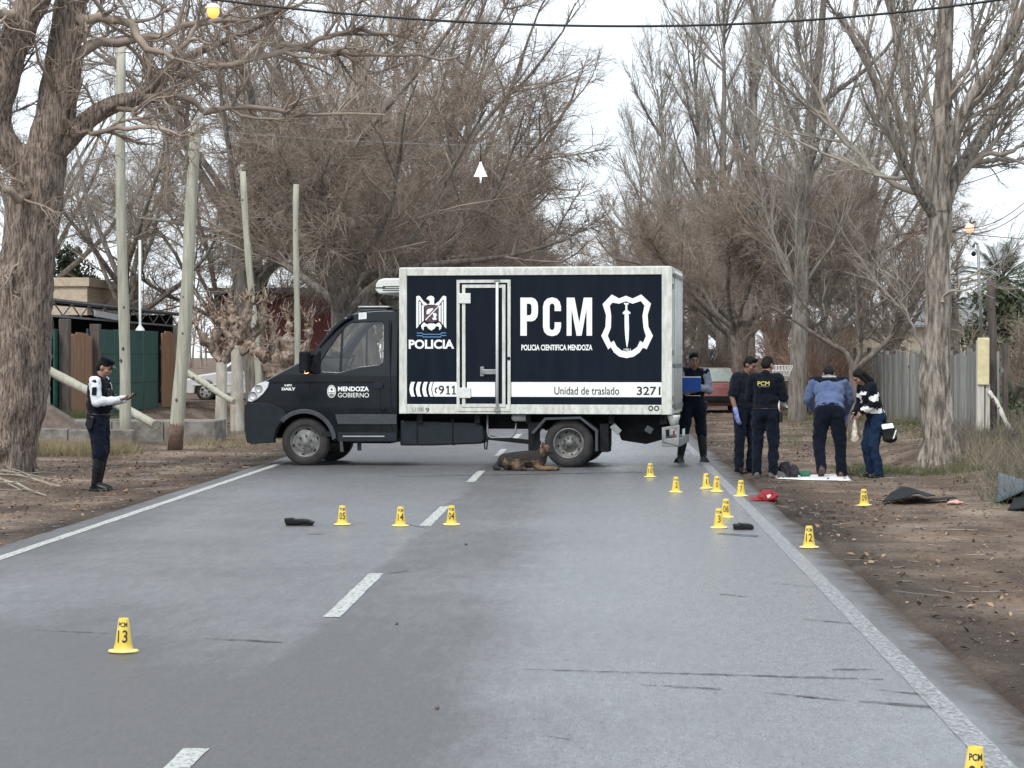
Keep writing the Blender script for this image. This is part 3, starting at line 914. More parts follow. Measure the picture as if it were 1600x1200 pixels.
# --- refrigeration unit on the front wall
fx0, fx1, fz0, fz1 = TX(577), bx0 - .008, TZ(457), TZ(432)
pf = [(fx1, fz0 + .02), (fx1, fz1), (fx0 + .14, fz1), (fx0 + .05, fz1 - .03), (fx0 + .01, fz1 - .09), (fx0, fz0 + .06), (fx0 + .06, fz0)]
fr = MB().prism(pf, .45, 1.68).build('cooling_unit', M['white'], truck, .025, 3)
for k in range(3):
    MB().box(fx0 + .12, fx1 - .03, .443, .449, fz0 + .05 + .03 * k, fz0 + .062 + .03 * k).build('vent_slot', M['plastic'], fr)
MB().box(fx0 + .004, fx0 + .16, .441, .449, fz0 + .09, fz0 + .105).build('vent_slot', M['plastic'], fr)
# --- cab: two pressed side panels with window opening and wheel arch, joined by a rounded skin
CY0, CY1 = .05, 2.05
wc = T(474.5, 691.5)                               # front wheel centre
rwc = T(887.5, 691.5)
WR = .375
def arc(c, r, a0, a1, n=14): return [(c[0] + r * math.cos(RAD(a0 + (a1 - a0) * k / n)), c[1] + r * math.sin(RAD(a0 + (a1 - a0) * k / n))) for k in range(n + 1)]
top_line = [(384, 692), (381, 672), (380.5, 650), (381, 633), (386, 625), (391, 612), (398, 603), (410, 597.5), (424, 590), (442, 580), (462, 569.5), (480, 560), (489, 549), (504, 529), (520, 510), (534, 498), (546, 491), (560, 487.5), (580, 485.5), (600, 484.5), (612, 485), (618, 488)]
TL = [T(*p) for p in top_line]
zbot = TZ(689)
side_out = TL + [T(619.5, 495), (T(619.5, 600)[0], T(600, 600)[1]), (TX(619.5), zbot), (wc[0] + .47, zbot)] + arc(wc, .475, 5, 175) + [(wc[0] - .475, TZ(694)), (TX(390), TZ(694))]
win_hole = [T(*p) for p in ((499.5, 580), (499.5, 566), (512, 545), (527, 523), (540, 508), (546, 504.5), (593, 502.5), (597, 506), (597, 566), (592, 569), (560, 573), (535, 580), (526, 581.5))]
cab = thing('cab', None, None) if False else None
zbelt = TZ(585)
def tumble(me, sgn):
    for v in me.vertices:
        if v.co.z > zbelt:
            v.co.y += sgn * .11 * (v.co.z - zbelt)
        if v.co.z < TZ(640):
            v.co.y += sgn * .03 * (TZ(640) - v.co.z)
    me.update()
def dense(loop, d=.06):
    out = []
    for i, p in enumerate(loop):
        q = loop[(i + 1) % len(loop)]
        n = max(1, int(math.hypot(q[0] - p[0], q[1] - p[1]) / d))
        out += [(p[0] + (q[0] - p[0]) * k / n, p[1] + (q[1] - p[1]) * k / n) for k in range(n)]
    return out
cabo = None
for (yy, sg) in ((CY0, 1), (CY1, -1)):
    o = flat_shape('cab_side', [dense(side_out), dense(win_hole)], M['cabpaint'], truck, yy + sg * .02, .012, .012)
    tumble(o.data, sg)
    if cabo is None: cabo = o
# skin over bonnet, pillars and roof: swept across with rolled edges
def skin_sweep(name, pts, m, inset=0.0, mid_crown=.05, y0=None, y1=None, parent=None):
    pts = [Vector(p) for p in pts]
    n = len(pts)
    nor = []
    for i in range(n):
        d = pts[min(i + 1, n - 1)] - pts[max(i - 1, 0)]
        nor.append(Vector((-d.y, d.x)).normalized())          # outward: left of travel (front to top)
    nc = 17
    V = []
    for i, p in enumerate(pts):
        tb = .11 * max(0, p.y - zbelt)
        a = CY0 + .012 + tb if y0 is None else y0 + tb
        b = CY1 - .012 - tb if y1 is None else y1 - tb
        for k in range(nc):
            u = -1 + 2 * k / (nc - 1)
            e = math.copysign(1 - (1 - abs(u)) ** 1.6, u)
            roll = -.055 * max(0, (abs(e) - .86) / .14) ** 2 + mid_crown * (1 - e * e)
            q = p + nor[i] * (roll - inset)
            V.append((q.x, (a + b) / 2 + e * (b - a) / 2, q.y))
    Fq = [(i * nc + k, i * nc + k + 1, (i + 1) * nc + k + 1, (i + 1) * nc + k) for i in range(n - 1) for k in range(nc - 1)]
    me = mesh_np(name, np.array(V), np.array(Fq), [M[m]])
    o = raw(name, me, None, parent or truck)
    if m != 'glass':
        sd = o.modifiers.new('s', 'SOLIDIFY'); sd.thickness = .012; sd.offset = 0
    return o
def seg(a, b):
    return TL[a:b]
skin_sweep('bumper_face', seg(0, 4), 'plastic', mid_crown=.07)
skin_sweep('bonnet', seg(6, 12), 'cabpaint', mid_crown=.07)
skin_sweep('cab_front', seg(3, 7), 'cabpaint', mid_crown=.07)
skin_sweep('roof_skin', seg(16, 22), 'cabpaint', mid_crown=.05)
skin_sweep('windscreen', seg(11, 17), 'glass', mid_crown=.06, y0=CY0 + .10, y1=CY1 - .10)
for (a, b) in ((CY0 + .012, CY0 + .10), (CY1 - .10, CY1 - .012)):
    skin_sweep('windscreen_pillar', seg(11, 17), 'cabpaint', mid_crown=.0, y0=a, y1=b)
for yy, sg in ((CY0 + .022, 1), (CY1 - .022, -1)):
    g = flat_shape('side_window', [dense([T(*p) for p in ((498.5, 582), (498.5, 565), (511, 544), (526, 522), (539, 506), (546, 503), (594, 501), (598.5, 505), (598.5, 567), (592, 570.5), (560, 574.5), (535, 582), (526, 583))])], M['glass'], truck, yy, .0)
    tumble(g.data, sg)
    f = flat_shape('quarter_pillar', [[T(528.3, 582), T(532, 580), T(534, 513), T(530.5, 517)]], M['plastic'], truck, yy - sg * .006, .012)
    tumble(f.data, sg)
MB().box(TX(619) - .05, TX(619), CY0 + .09, CY1 - .09, zbot, TZ(492)).build('cab_back', M['cabpaint'], truck)
MB().box(TX(500), TX(617) - .06, CY0 + .03, CY1 - .03, TZ(684), TZ(676)).build('cab_floor', M['interior'], truck)
MB().prism([T(470, 568), T(497, 560), T(520, 578), T(520, 640), T(470, 640)], CY0 + .05, CY1 - .05).build('dashboard', M['interior'], truck, .02)
for yc in (.48, 1.52):
    s_ = MB()
    s_.box(TX(552), TX(598), yc - .25, yc + .25, TZ(622), TZ(610))
    s_.obox(((TX(596)), yc, TZ(578)), (.05, 0, 0), (0, .24, 0), (.06, 0, .34))
    s_.obox(((TX(604)), yc, TZ(533)), (.04, 0, 0), (0, .12, 0), (.02, 0, .09))
    s_.build('seat', M['seat'], truck, .03)
_c = Vector((TX(531), .55, TZ(572)))
ring = [_c + Vector((.09 * math.sin(a), .2 * math.cos(a), .17 * math.sin(a))) for a in [2 * PI * k / 20 for k in range(21)]]
MB().tube(ring, .016, 6, False).tube([_c, _c + Vector((-.16, 0, -.12))], .03, 8).build('steering_wheel', M['interior'], truck)
# body details on the near flank: bumper cheek, mouldings, creases, arch lip
def flank(name, pts, m, y, t, parent=None, bev=0.0, hole=None):
    return flat_shape(name, [[T(*p) for p in pts]] + ([hole] if hole else []), M[m], parent or truck, y, t, bev)
cheek = [(381.5, 632), (396, 628.5), (420, 630), (444, 639)]
flat_shape('bumper_cheek', [[T(381.3, 633), T(386, 629.5), T(396, 629), T(420, 631), T(441, 639)] + arc(wc, .49, 122, 178, 8) + [(wc[0] - .49, TZ(694)), T(392, 694), T(384.5, 689), T(381.5, 672), T(380.8, 650)]], M['plastic'], truck, CY0 - .004, .03, .01)
flat_shape('arch_lip', [arc(wc, .525, 8, 138, 18) + arc(wc, .455, 138, 5, 18)], M['moulding'], truck, CY0 - .012, .03, .008)
flank('side_moulding', [(523, 647.5), (619, 647.5), (619, 663), (527, 663)], 'moulding', CY0 + .002, .03, None, .006)
flank('sill', [(527, 676), (619, 676), (619, 690), (527, 690)], 'plastic', CY0 + .0, .03, None, .006)
flank('sill_strip', [(535, 681), (600, 681), (600, 682.6), (535, 682.6)], 'alu', CY0 - .022, .004)
flank('door_crease', [(425, 596.4), (583, 596), (583, 598.6), (425, 599.2), (410, 601)], 'black', CY0 + .0, .006)
flank('door_gap', [(483, 598), (484.6, 598), (484.6, 627), (483, 624)], 'black', CY0 + .002, .005)
flank('door_gap', [(592.5, 598), (594, 598), (594, 690), (592.5, 690)], 'black', CY0 - .0005, .005)
flank('door_gap', [(606, 500), (608, 500), (612, 690), (610.5, 690)], 'black', CY0 + .004, .006)
flank('door_handle', [(584, 599), (598, 599), (598, 607), (584, 607)], 'plastic', CY0 - .01, .03, None, .006)
MB().lathe([(0, -.01), (.032, -.01), (.034, .02), (0, .02)], 16, (TX(598.5), CY0 - .005, TZ(640)), 'y').build('fuel_cap', M['black'], truck)
flank('headlamp', [(387, 627), (388, 619), (394, 607), (403, 599.5), (414, 596), (419.5, 597), (418, 605), (411, 615), (401, 624), (393, 628)], 'lens', CY0 - .014, .03, None, .008)
flank('headlamp', [(387, 627), (388, 619), (394, 607), (403, 599.5), (414, 596), (419.5, 597), (418, 605), (411, 615), (401, 624), (393, 628)], 'lens', CY1 + .014, .03, None, .008)
hl = MB()
for (hx, hz, r) in ((404, 607, .055), (395, 618, .06)):
    c = T(hx, hz)
    hl.lathe([(0, .008), (r * .6, .008), (r, 0.012), (r, .02), (r * 1.15, .02), (r * 1.15, 0)], 18, (c[0], CY0 - .03, c[1]), 'y')
hl.build('headlamp_reflector', M['alu'], truck)
# mirror
mir = MB()
mir.obox((TX(478.5), CY0 - .12, TZ(566)), (.075, 0, 0), (0, .13, 0), (0, 0, .17))
mo = mir.build('mirror', M['black'], truck, .035, 3)
MB().bar((TX(484), CY0 - .06, TZ(572)), (TX(495), CY0 + .02, TZ(580)), .07, .13).build('mirror_arm', M['black'], mo, .01)
MB().ell((TX(481), CY0 - .16, TZ(580)), (.045, .09, .045)).build('indicator_lamp', M['amber'], mo)
m2 = MB().obox((TX(478.5), CY1 + .12, TZ(566)), (.075, 0, 0), (0, .13, 0), (0, 0, .17)).build('mirror', M['black'], truck, .035, 3)
flank('mirror_sail', [(486, 562), (498, 548), (499, 584), (486, 584)], 'black', CY0 + .004, .03, None, .006)
# beacon bar on the roof
lb = MB().box(TX(556), TX(600), .30, 1.8, TZ(487), TZ(480)).build('beacon_bar', M['moulding'], truck, .03, 3)
MB().box(TX(553), TX(603), .28, 1.82, TZ(480), TZ(476.5)).build('beacon_cover', M['galv'], lb, .015)
MB().box(TX(560), TX(596), 1.2, 1.78, TZ(479.8), TZ(476.8)).build('beacon_lens', M['lens'], lb)
flank('cab_sticker', [(557.5, 488.5), (570, 487.5), (570, 498), (557.5, 499)], 'lens', CY0 + .09, .01)
MB().ell((TX(576), CY1 - .12, TZ(542)), (.05, .03, .035)).build('interior_beacon', M['bluelamp'], truck)
# lettering on the cab
text_fit('ministry_text', 'MENDOZA', TX(527), TX(575.5), TZ(612), TZ(604.5), CY0 - .0005, M['decal'], truck, 0.04)
text_fit('ministry_text', 'GOBIERNO', TX(527), TX(575.5), TZ(621.7), TZ(614.5), CY0 - .0005, M['decal'], truck, 0.0)
def oval(cx, cy, a, b, n=20): return [T(cx + a * math.cos(2 * PI * k / n), cy + b * math.sin(2 * PI * k / n)) for k in range(n)]
flat_shape('ministry_crest', [oval(517, 611.7, 6.9, 10)], M['decal'], truck, CY0 - .001, .003)
flat_shape('crest_ring', [oval(517, 611.7, 5.8, 8.8), oval(517, 611.7, 5.2, 8.1)], M['moulding'], truck, CY0 - .004, .002)
flat_shape('crest_line', [[T(512.5, 613.1), T(521.5, 613.1), T(521.5, 614), T(512.5, 614)]], M['moulding'], truck, CY0 - .004, .002)
flat_shape('crest_hand', [oval(517.3, 608.6, 1.6, 2.2, 10)], M['moulding'], truck, CY0 - .004, .002)
flat_shape('crest_base', [oval(517, 617, 3.3, 2.3, 12)], M['galv'], truck, CY0 - .004, .002)
text_fit('badge_text', 'HPI', TX(443.5), TX(454.5), TZ(604.6), TZ(601.2), CY0 - .0005, M['decal'], truck, 0.04)
text_fit('badge_text', 'DAILY', TX(439), TX(460.5), TZ(610.8), TZ(606.3), CY0 - .0005, M['decal'], truck, 0.05)
# --- chassis
ch = MB()
for yy in (.55, 1.5):
    ch.box(wc[0] - .45, bx1 - .05, yy, yy + .08, TZ(672), TZ(655))
for xx in (TX(650), TX(740), TX(820), TX(950), TX(1030)):
    ch.box(xx, xx + .08, .1, 2.0, TZ(662), TZ(648.5))
ch.box(TX(500), TX(600), .5, 1.6, TZ(696), TZ(680))
ch.box(TX(622), TX(1045), .45, 1.66, TZ(657), TZ(647.5))
chassis = ch.build('chassis', M['black'], truck)
tk = MB().prism([T(622, 657), T(745, 661), T(753, 668), T(755, 688), T(750, 694), T(672, 697), T(622, 697)], .14, .62).build('fuel_tank', M['plastic'], truck, .03, 3)
for xx in (648, 704):
    MB().box(TX(xx), TX(xx + 2.2), .13, .64, TZ(697), TZ(655)).build('tank_strap', M['black'], tk)
MB().tube([(TX(758.5), .2, TZ(648)), (TX(758.5), .2, TZ(676)), (TX(760), .2, TZ(682)), (TX(764), .2, TZ(684.5)), (TX(795), .2, TZ(684)), (TX(802), .2, TZ(677)), (TX(803.5), .2, TZ(662))], .016, 8).build('guard_loop', M['galv'], truck)
MB().bar((TX(752), .22, TZ(684)), (TX(842), .22, TZ(693)), .06, .07).build('side_guard', M['black'], truck, .01)
MB().tube([(TX(753.5), .2, TZ(686)), (TX(754.5), .2, TZ(703)), (TX(757), .2, TZ(703.5)), (TX(759), .2, TZ(687))], .012, 6).build('hook', M['black'], truck)
MB().cap((TX(800), .35, TZ(653.5)), (TX(819), .35, TZ(653)), .06, .065).build('air_tank', M['white'], truck)
# rear mud guard, folded plates
mg = [T(830, 676), T(851, 652.5), T(907, 651), T(934, 672), T(934, 705)]
mgi = [T(834, 678), T(853, 656), T(906, 654.5), T(930, 674), T(930, 705)]
MB().prism(mg + mgi[::-1], .0, .62).build('mudguard', M['moulding'], truck)
MB().prism(mg + mgi[::-1], 1.5, 2.1).build('mudguard', M['moulding'], truck)
MB().box(TX(824), TX(842), .1, .14, TZ(713), TZ(660)).build('mud_flap', M['black'], truck)
MB().box(TX(936), TX(950), .10, .5, TZ(706), TZ(662)).build('mud_flap', M['black'], truck, .01)
MB().prism([T(500 + 29, 676), T(500 + 33, 676), T(536, 706), T(531, 706)], .03, .06).build('mud_flap', M['moulding'], truck)
MB().box(TX(556), TX(562), .1, .13, TZ(706), TZ(690)).build('mud_flap', M['plastic'], truck)
MB().prism([T(962, 655), T(1032, 655), T(1034, 688), T(1005, 696), T(966, 690), T(960, 675)], .5, 1.6).build('spare_carrier', M['black'], truck, .02)
MB().bar((TX(955), .14, TZ(664)), (TX(967), .14, TZ(676)), .05, .1).build('guard_bracket', M['galv'], truck, .008)
MB().bar((TX(1008), .14, TZ(668)), (TX(1018), .14, TZ(674)), .05, .1).build('guard_bracket', M['moulding'], truck, .008)
bp_ = MB().box(TX(1034), TX(1062), .05, 2.05, TZ(697), TZ(684)).build('rear_bumper', M['galv'], truck, .012)
flat_shape('bumper_step', [[T(1034, 668), T(1061, 664), T(1061, 697), T(1034, 690)], [T(1040, 672), T(1057, 669), T(1057, 684), T(1040, 686)]], M['galv'], truck, .06, .05, .008)
MB().lathe([(0, -.11), (.045, -.11), (.10, .04), (.10, .07), (0, .07)], 16, (TX(1051.5), .14, TZ(655)), 'z').build('tail_lamp_guard', M['rail'], truck)
MB().box(TX(1049), TX(1050), .3, .6, TZ(683), TZ(673)).build('tail_lamp', M['redlens'], truck)
MB().box(TX(1060), TX(1060) + .01, .82, 1.3, TZ(683), TZ(672)).build('number_plate', M['decal'], truck)

# --- wheels
def wheel(x, yout, sgn, front):
    w = bpy.data.objects.new('wheel', None)
    link(w, truck)
    w.location = (x, yout, WR)
    w.rotation_euler = (0, 0, 0 if sgn > 0 else PI)
    W_ = .22
    prof = [(.235, .02), (.25, .0), (.29, -.004), (.335, .004), (.362, .022), (.372, .045), (WR, .06), (WR, W_ - .06), (.372, W_ - .045), (.34, W_ - .01), (.25, W_)]
    t = MB().lathe([(r, -y) for r, y in prof], 48, (0, 0, 0), 'y')
    t.build('tyre', M['rubber'], w)
    tr_ = MB()
    for k in range(60):
        a = 2 * PI * k / 60
        c = Vector((math.cos(a) * (WR + .001), 0, math.sin(a) * (WR + .001)))
        tg = Vector((-math.sin(a), 0, math.cos(a)))
        tr_.obox(c + Vector((0, .065, 0)), tg * .013, Vector((0, .03, 0)), c.normalized() * .004)
        tr_.obox(c + Vector((0, .155, 0)), tg * .013, Vector((0, .03, 0)), c.normalized() * .004)
    tag(tr_.build('tread', M['rubber'], w), kind='stuff')
    # rim
    if front:
        rp = [(.24, .015), (.232, .012), (.225, .03), (.212, .055), (.20, .06), (.17, .03), (.12, .012), (.07, .006), (.05, -.02), (0, -.022)]
    else:
        rp = [(.24, .01), (.236, .0), (.222, .0), (.212, .03), (.20, .075), (.165, .10), (.13, .11), (.12, .085), (.06, .08), (.055, .06), (0, .06)]
    MB().lathe([(r, -y) for r, y in rp], 40, (0, 0, 0), 'y').build('rim', M['steel'], w)
    nh = 6 if front else 8
    for k in range(nh):
        a = 2 * PI * (k + .3) / nh
        r = .195 if front else .182
        yy = .05 if front else .084
        MB().lathe([(0, 0), (.026 if front else .02, 0), (.026 if front else .02, -.03)], 12, (r * math.cos(a), yy, r * math.sin(a)), 'y').build('vent_hole', M['black'], w)
        if k < 6:
            rr = .10 if front else .09
            MB().lathe([(0, .03), (.012, .03), (.015, .02), (.015, -.01)], 6, (rr * math.cos(a), .0 if front else .075, rr * math.sin(a)), 'y').build('wheel_nut', M['steel_dark'], w)
    return w
wheel(wc[0], .085, 1, True)
wheel(wc[0] + .0, 2.02, -1, True)
wheel(rwc[0], .07, 1, False)
wheel(rwc[0], .07 + .26, 1, False)
wheel(rwc[0], 2.05, -1, False)
wheel(rwc[0], 2.05 - .26, -1, False)
MB().tube([(wc[0], .3, WR), (wc[0], 1.8, WR)], .05, 10).build('front_axle', M['black'], truck)
MB().tube([(rwc[0], .3, WR), (rwc[0], 1.8, WR)], .07, 10).build('rear_axle', M['black'], truck)

# ------------------------------------------------------------------ bare winter trees
def unit(a):
    return a / np.maximum(np.linalg.norm(a, axis=-1, keepdims=True), 1e-9)

def polylines(rng, start, direc, length, r0, K, wander=0.18, up=0.0, tip=0.35):
    N_ = len(start)
    P = np.empty((N_, K + 1, 3)); R = np.empty((N_, K + 1)); D = np.empty((N_, K + 1, 3))
    p, d = start.copy(), unit(direc)
    P[:, 0], D[:, 0], R[:, 0] = p, d, r0
    for k in range(K):
        d = unit(d + wander * rng.normal(size=(N_, 3)) + np.array([0, 0, up]))
        p = p + d * (length / K)[:, None]
        P[:, k + 1], D[:, k + 1] = p, d
        R[:, k + 1] = r0 * (1 - (1 - tip) * (k + 1) / K)
    return P, R, D

def children(rng, P, R, D, length, n, t0, ang, ratio, rr, angj=0.25, flat=0.0):
    "n side shoots on each polyline of a level"
    N_, K1, _ = P.shape
    idx = np.repeat(np.arange(N_), n)
    m = len(idx)
    t = (t0 + (1 - t0) * rng.random(m)) * (K1 - 1)
    i0 = np.minimum(t.astype(int), K1 - 2)
    f = (t - i0)[:, None]
    p = P[idx, i0] * (1 - f) + P[idx, i0 + 1] * f
    d = unit(D[idx, i0] * (1 - f) + D[idx, i0 + 1] * f)
    r = R[idx, i0] * (1 - f[:, 0]) + R[idx, i0 + 1] * f[:, 0]
    q = rng.normal(size=(m, 3)); q[:, 2] *= (1 - flat)
    q = unit(q - d * (q * d).sum(1, keepdims=True))
    a = ang + angj * rng.normal(size=m)
    dc = d * np.cos(a)[:, None] + q * np.sin(a)[:, None]
    L = length[idx] * ratio * (0.55 + 0.7 * rng.random(m)) * (1.15 - 0.5 * t / (K1 - 1))
    return p, dc, L, np.minimum(r * 0.75, rr * (0.7 + 0.6 * rng.random(m)))

def tubes(P, R, S):
    "tube mesh arrays round many polylines at once"
    N_, K1, _ = P.shape
    d = np.empty_like(P)
    d[:, 1:-1] = P[:, 2:] - P[:, :-2]; d[:, 0] = P[:, 1] - P[:, 0]; d[:, -1] = P[:, -1] - P[:, -2]
    d = unit(d)
    ref = np.where(np.abs(d[:, :1, 2:3]) > 0.9, np.array([1.0, 0.17, 0.05]), np.array([0.07, 0.11, 1.0]))
    u = unit(np.cross(d, ref)); w = np.cross(d, u)
    a = 2 * PI * np.arange(S) / S
    V = P[:, :, None] + R[:, :, None, None] * (u[:, :, None] * np.cos(a)[:, None] + w[:, :, None] * np.sin(a)[:, None])
    n_i, k_i, s_i = np.meshgrid(np.arange(N_), np.arange(K1 - 1), np.arange(S), indexing='ij')
    b = n_i * K1 * S + k_i * S
    s2 = (s_i + 1) % S
    Fq = np.stack([b + s_i, b + s2, b + S + s2, b + S + s_i], -1).reshape(-1, 4)
    return V.reshape(-1, 3), Fq

class Soup:
    def __init__(s): s.V, s.F, s.n = [], [], 0
    def add(s, V, Fq):
        s.V.append(V); s.F.append(Fq + s.n); s.n += len(V)
    def tubes(s, P, R, S): s.add(*tubes(P, R, S))
    def mesh(s, name, m): return mesh_np(name, np.concatenate(s.V), np.concatenate(s.F), [m])

M['bark'] = mat('bark_grey_brown', (0.085, 0.068, 0.055), 0.9, col2=(0.19, 0.16, 0.135), vscale=5, stretch=(3, 3, 0.6), bump=0.7, bscale=14)
M['bark_far'] = mat('bark_far', (0.085, 0.072, 0.06), 0.92, col2=(0.25, 0.225, 0.195), vscale=6, stretch=(2, 2, 0.35), bump=.8, bscale=14, detail=9)
M['twig'] = mat('twig_brown', (0.165, 0.125, 0.098), 0.85, col2=(0.36, 0.297, 0.24), vscale=0.8)
M['twig_red'] = mat('twig_rust', (0.17, 0.10, 0.068), 0.85, col2=(0.27, 0.175, 0.125), vscale=1.2)
M['twig_grey'] = mat('twig_grey', (0.20, 0.175, 0.145), 0.85, col2=(0.38, 0.34, 0.29), vscale=0.7)
M['twig_pale'] = mat('twig_straw', (0.24, 0.21, 0.165), 0.85, col2=(0.40, 0.36, 0.29), vscale=0.9)

def grow_twigs(rng, crown, P, R, D, L, plan, up_bias=None):
    """plan: list of dicts(n, t0, ang, ratio, rr, K, S, wander, up); appends each level to the soup"""
    for g in plan:
        p, d, l, r = children(rng, P, R, D, L, g['n'], g['t0'], g['ang'], g['ratio'], g['rr'], flat=g.get('flat', 0))
        P, R, D = polylines(rng, p, d, l, r, g['K'], g['wander'], g['up'], g.get('tip', 0.4))
        L = l
        crown.tubes(P, R, g['S'])

def tree_meshes(seed, kind):
    rng = np.random.default_rng(seed)
    tr, cr = Soup(), Soup()
    if kind == 'elm':            # wide, dense, fine twigs that arch over and hang
        H0, nl = 2.6, 9
        P, R, D = polylines(rng, np.array([[0, 0, -.2]]), np.array([[.03, .02, 1.]]), np.array([H0 + .8]), np.array([.30]), 7, .05, .05, .72)
        tr.tubes(P, R, 14)
        a = np.linspace(0, 2 * PI, nl, endpoint=False) + rng.normal(size=nl) * .25
        inc = RAD(28) + RAD(34) * rng.random(nl)
        d = np.stack([np.cos(a) * np.sin(inc), np.sin(a) * np.sin(inc), np.cos(inc)], 1)
        st = np.stack([np.zeros(nl), np.zeros(nl), H0 * (0.75 + .35 * rng.random(nl))], 1)
        L = 5.2 + 2.2 * rng.random(nl)
        P, R, D = polylines(rng, st, d, L, .085 + .05 * rng.random(nl), 8, .14, .03, .25)
        tr.tubes(P, R, 8)
        p, d, l, r = children(rng, P, R, D, L, 9, .22, .75, .48, .036)
        P, R, D = polylines(rng, p, d, l, r, 5, .17, .03, .35)
        cr.tubes(P, R, 5); L = l
        grow_twigs(rng, cr, P, R, D, L, [
            dict(n=13, t0=.1, ang=.8, ratio=.48, rr=.013, K=4, S=3, wander=.2, up=-.02),
            dict(n=17, t0=.05, ang=.75, ratio=.55, rr=.0075, K=2, S=3, wander=.26, up=-.09, tip=.5)])
    elif kind == 'poplar':       # tall, every shoot climbing
        H0 = 15.0
        P, R, D = polylines(rng, np.array([[0, 0, -.2]]), np.array([[.02, .01, 1.]]), np.array([H0]), np.array([.27]), 14, .03, .1, .12)
        tr.tubes(P, R, 12)
        p, d, l, r = children(rng, P, R, D, np.array([H0]), 28, .16, .55, .36, .06)
        P, R, D = polylines(rng, p, d, l, r, 8, .08, .13, .2)
        tr.tubes(P, R, 6); L = l
        grow_twigs(rng, cr, P, R, D, L, [
            dict(n=13, t0=.12, ang=.55, ratio=.36, rr=.016, K=4, S=3, wander=.12, up=.14),
            dict(n=13, t0=.05, ang=.55, ratio=.48, rr=.0075, K=2, S=3, wander=.15, up=.14, tip=.5)])
    elif kind == 'tall':         # tall spreading, sparse
        H0, nl = 4.2, 8
        P, R, D = polylines(rng, np.array([[0, 0, -.2]]), np.array([[.03, -.02, 1.]]), np.array([H0 + 1.2]), np.array([.34]), 7, .04, .05, .7)
        tr.tubes(P, R, 14)
        a = np.linspace(0, 2 * PI, nl, endpoint=False) + rng.normal(size=nl) * .25
        inc = RAD(14) + RAD(34) * rng.random(nl)
        d = np.stack([np.cos(a) * np.sin(inc), np.sin(a) * np.sin(inc), np.cos(inc)], 1)
        st = np.stack([np.zeros(nl), np.zeros(nl), H0 * (0.7 + .45 * rng.random(nl))], 1)
        L = 8.0 + 3.0 * rng.random(nl)
        P, R, D = polylines(rng, st, d, L, .11 + .05 * rng.random(nl), 10, .11, .06, .18)
        tr.tubes(P, R, 8)
        p, d, l, r = children(rng, P, R, D, L, 11, .2, .7, .36, .036)
        P, R, D = polylines(rng, p, d, l, r, 5, .14, .06, .3)
        cr.tubes(P, R, 5); L = l
        grow_twigs(rng, cr, P, R, D, L, [
            dict(n=10, t0=.1, ang=.75, ratio=.45, rr=.013, K=4, S=3, wander=.17, up=.05),
            dict(n=11, t0=.05, ang=.7, ratio=.55, rr=.0075, K=2, S=3, wander=.2, up=.04, tip=.5)])
    elif kind == 'bush':         # many stems from the ground
        nl = 34
        a = rng.random(nl) * 2 * PI
        inc = RAD(45) * np.sqrt(rng.random(nl))
        d = np.stack([np.cos(a) * np.sin(inc), np.sin(a) * np.sin(inc), np.cos(inc)], 1)
        st = np.stack([np.cos(a) * .5 * rng.random(nl), np.sin(a) * .5 * rng.random(nl), np.full(nl, -.1)], 1)
        L = 2.2 + 1.8 * rng.random(nl)
        P, R, D = polylines(rng, st, d, L, .022 + .02 * rng.random(nl), 6, .12, -.02, .3)
        tr.tubes(P, R, 5)
        grow_twigs(rng, cr, P, R, D, L, [
            dict(n=14, t0=.1, ang=.7, ratio=.4, rr=.012, K=4, S=3, wander=.2, up=-.05),
            dict(n=12, t0=.05, ang=.7, ratio=.55, rr=.006, K=3, S=3, wander=.22, up=-.1, tip=.5)])
    return tr, cr

PROTO = {}
for kind, seeds in (('elm', (1, 2, 3)), ('poplar', (4, 5)), ('tall', (6, 7)), ('bush', (8,))):
    PROTO[kind] = [(t.mesh('trunk', M['bark_far']), c.mesh('crown', M['twig'])) for t, c in (tree_meshes(s, kind) for s in seeds)]

for kind, src, tm, cm in (('bush_red', 'bush', 'twig_red', 'twig_red'), ('poplar_grey', 'poplar', None, 'twig_grey'), ('tall_grey', 'tall', None, 'twig_grey')):
    PROTO[kind] = [(t, c, tm, cm) for t, c in PROTO[src]]

def place_tree(kind, var, x, y, rot, s, label, group, name='bare_tree', cat='tree', sz=None):
    t = thing(name, label, cat, (x, y, gz(x, y) - .03), rot, group)
    t.scale = (s, s, sz or s)
    me = PROTO[kind][var]
    for nm, k in (('trunk', 0), ('crown', 1)):
        o = raw(nm, me[k], None, t)
        if len(me) > 2 and me[k + 2]:
            o.material_slots[0].link = 'OBJECT'
            o.material_slots[0].material = M[me[k + 2]]
    return t

ORD = ['nearest', 'second', 'third', 'fourth', 'fifth', 'sixth', 'seventh', 'eighth', 'ninth', 'tenth', 'eleventh', 'twelfth']
left_row = [('elm', 0, -7.6, 67, .3, 1.15), ('elm', 1, -6.4, 73, 2.1, 1.15), ('elm', 2, -7.8, 80, 4.0, 1.15), ('elm', 0, -6.8, 90, 1.2, 1.15), ('elm', 1, -7.2, 106, 5.2, 1.2), ('elm', 2, -6.6, 128, .4, 1.2), ('elm', 0, -6.4, 158, 3.3, 1.25), ('elm', 1, -6.4, 200, 1.0, 1.4)]
for k, (kd, v, x, y, r, s) in enumerate(left_row):
    place_tree(kd, v, x, y, r, s, f'{ORD[k]} dense brown bare tree in the row left of the road behind the truck', 'bare trees along the left verge')
tall_left = [('tall', 0, -10.6, 70, 1.9, 1.15), ('tall', 1, -9.2, 84, 0.5, 1.25), ('tall', 0, -8.6, 98, 4.4, 1.4), ('tall', 1, -8.2, 122, 2.4, 1.5)]
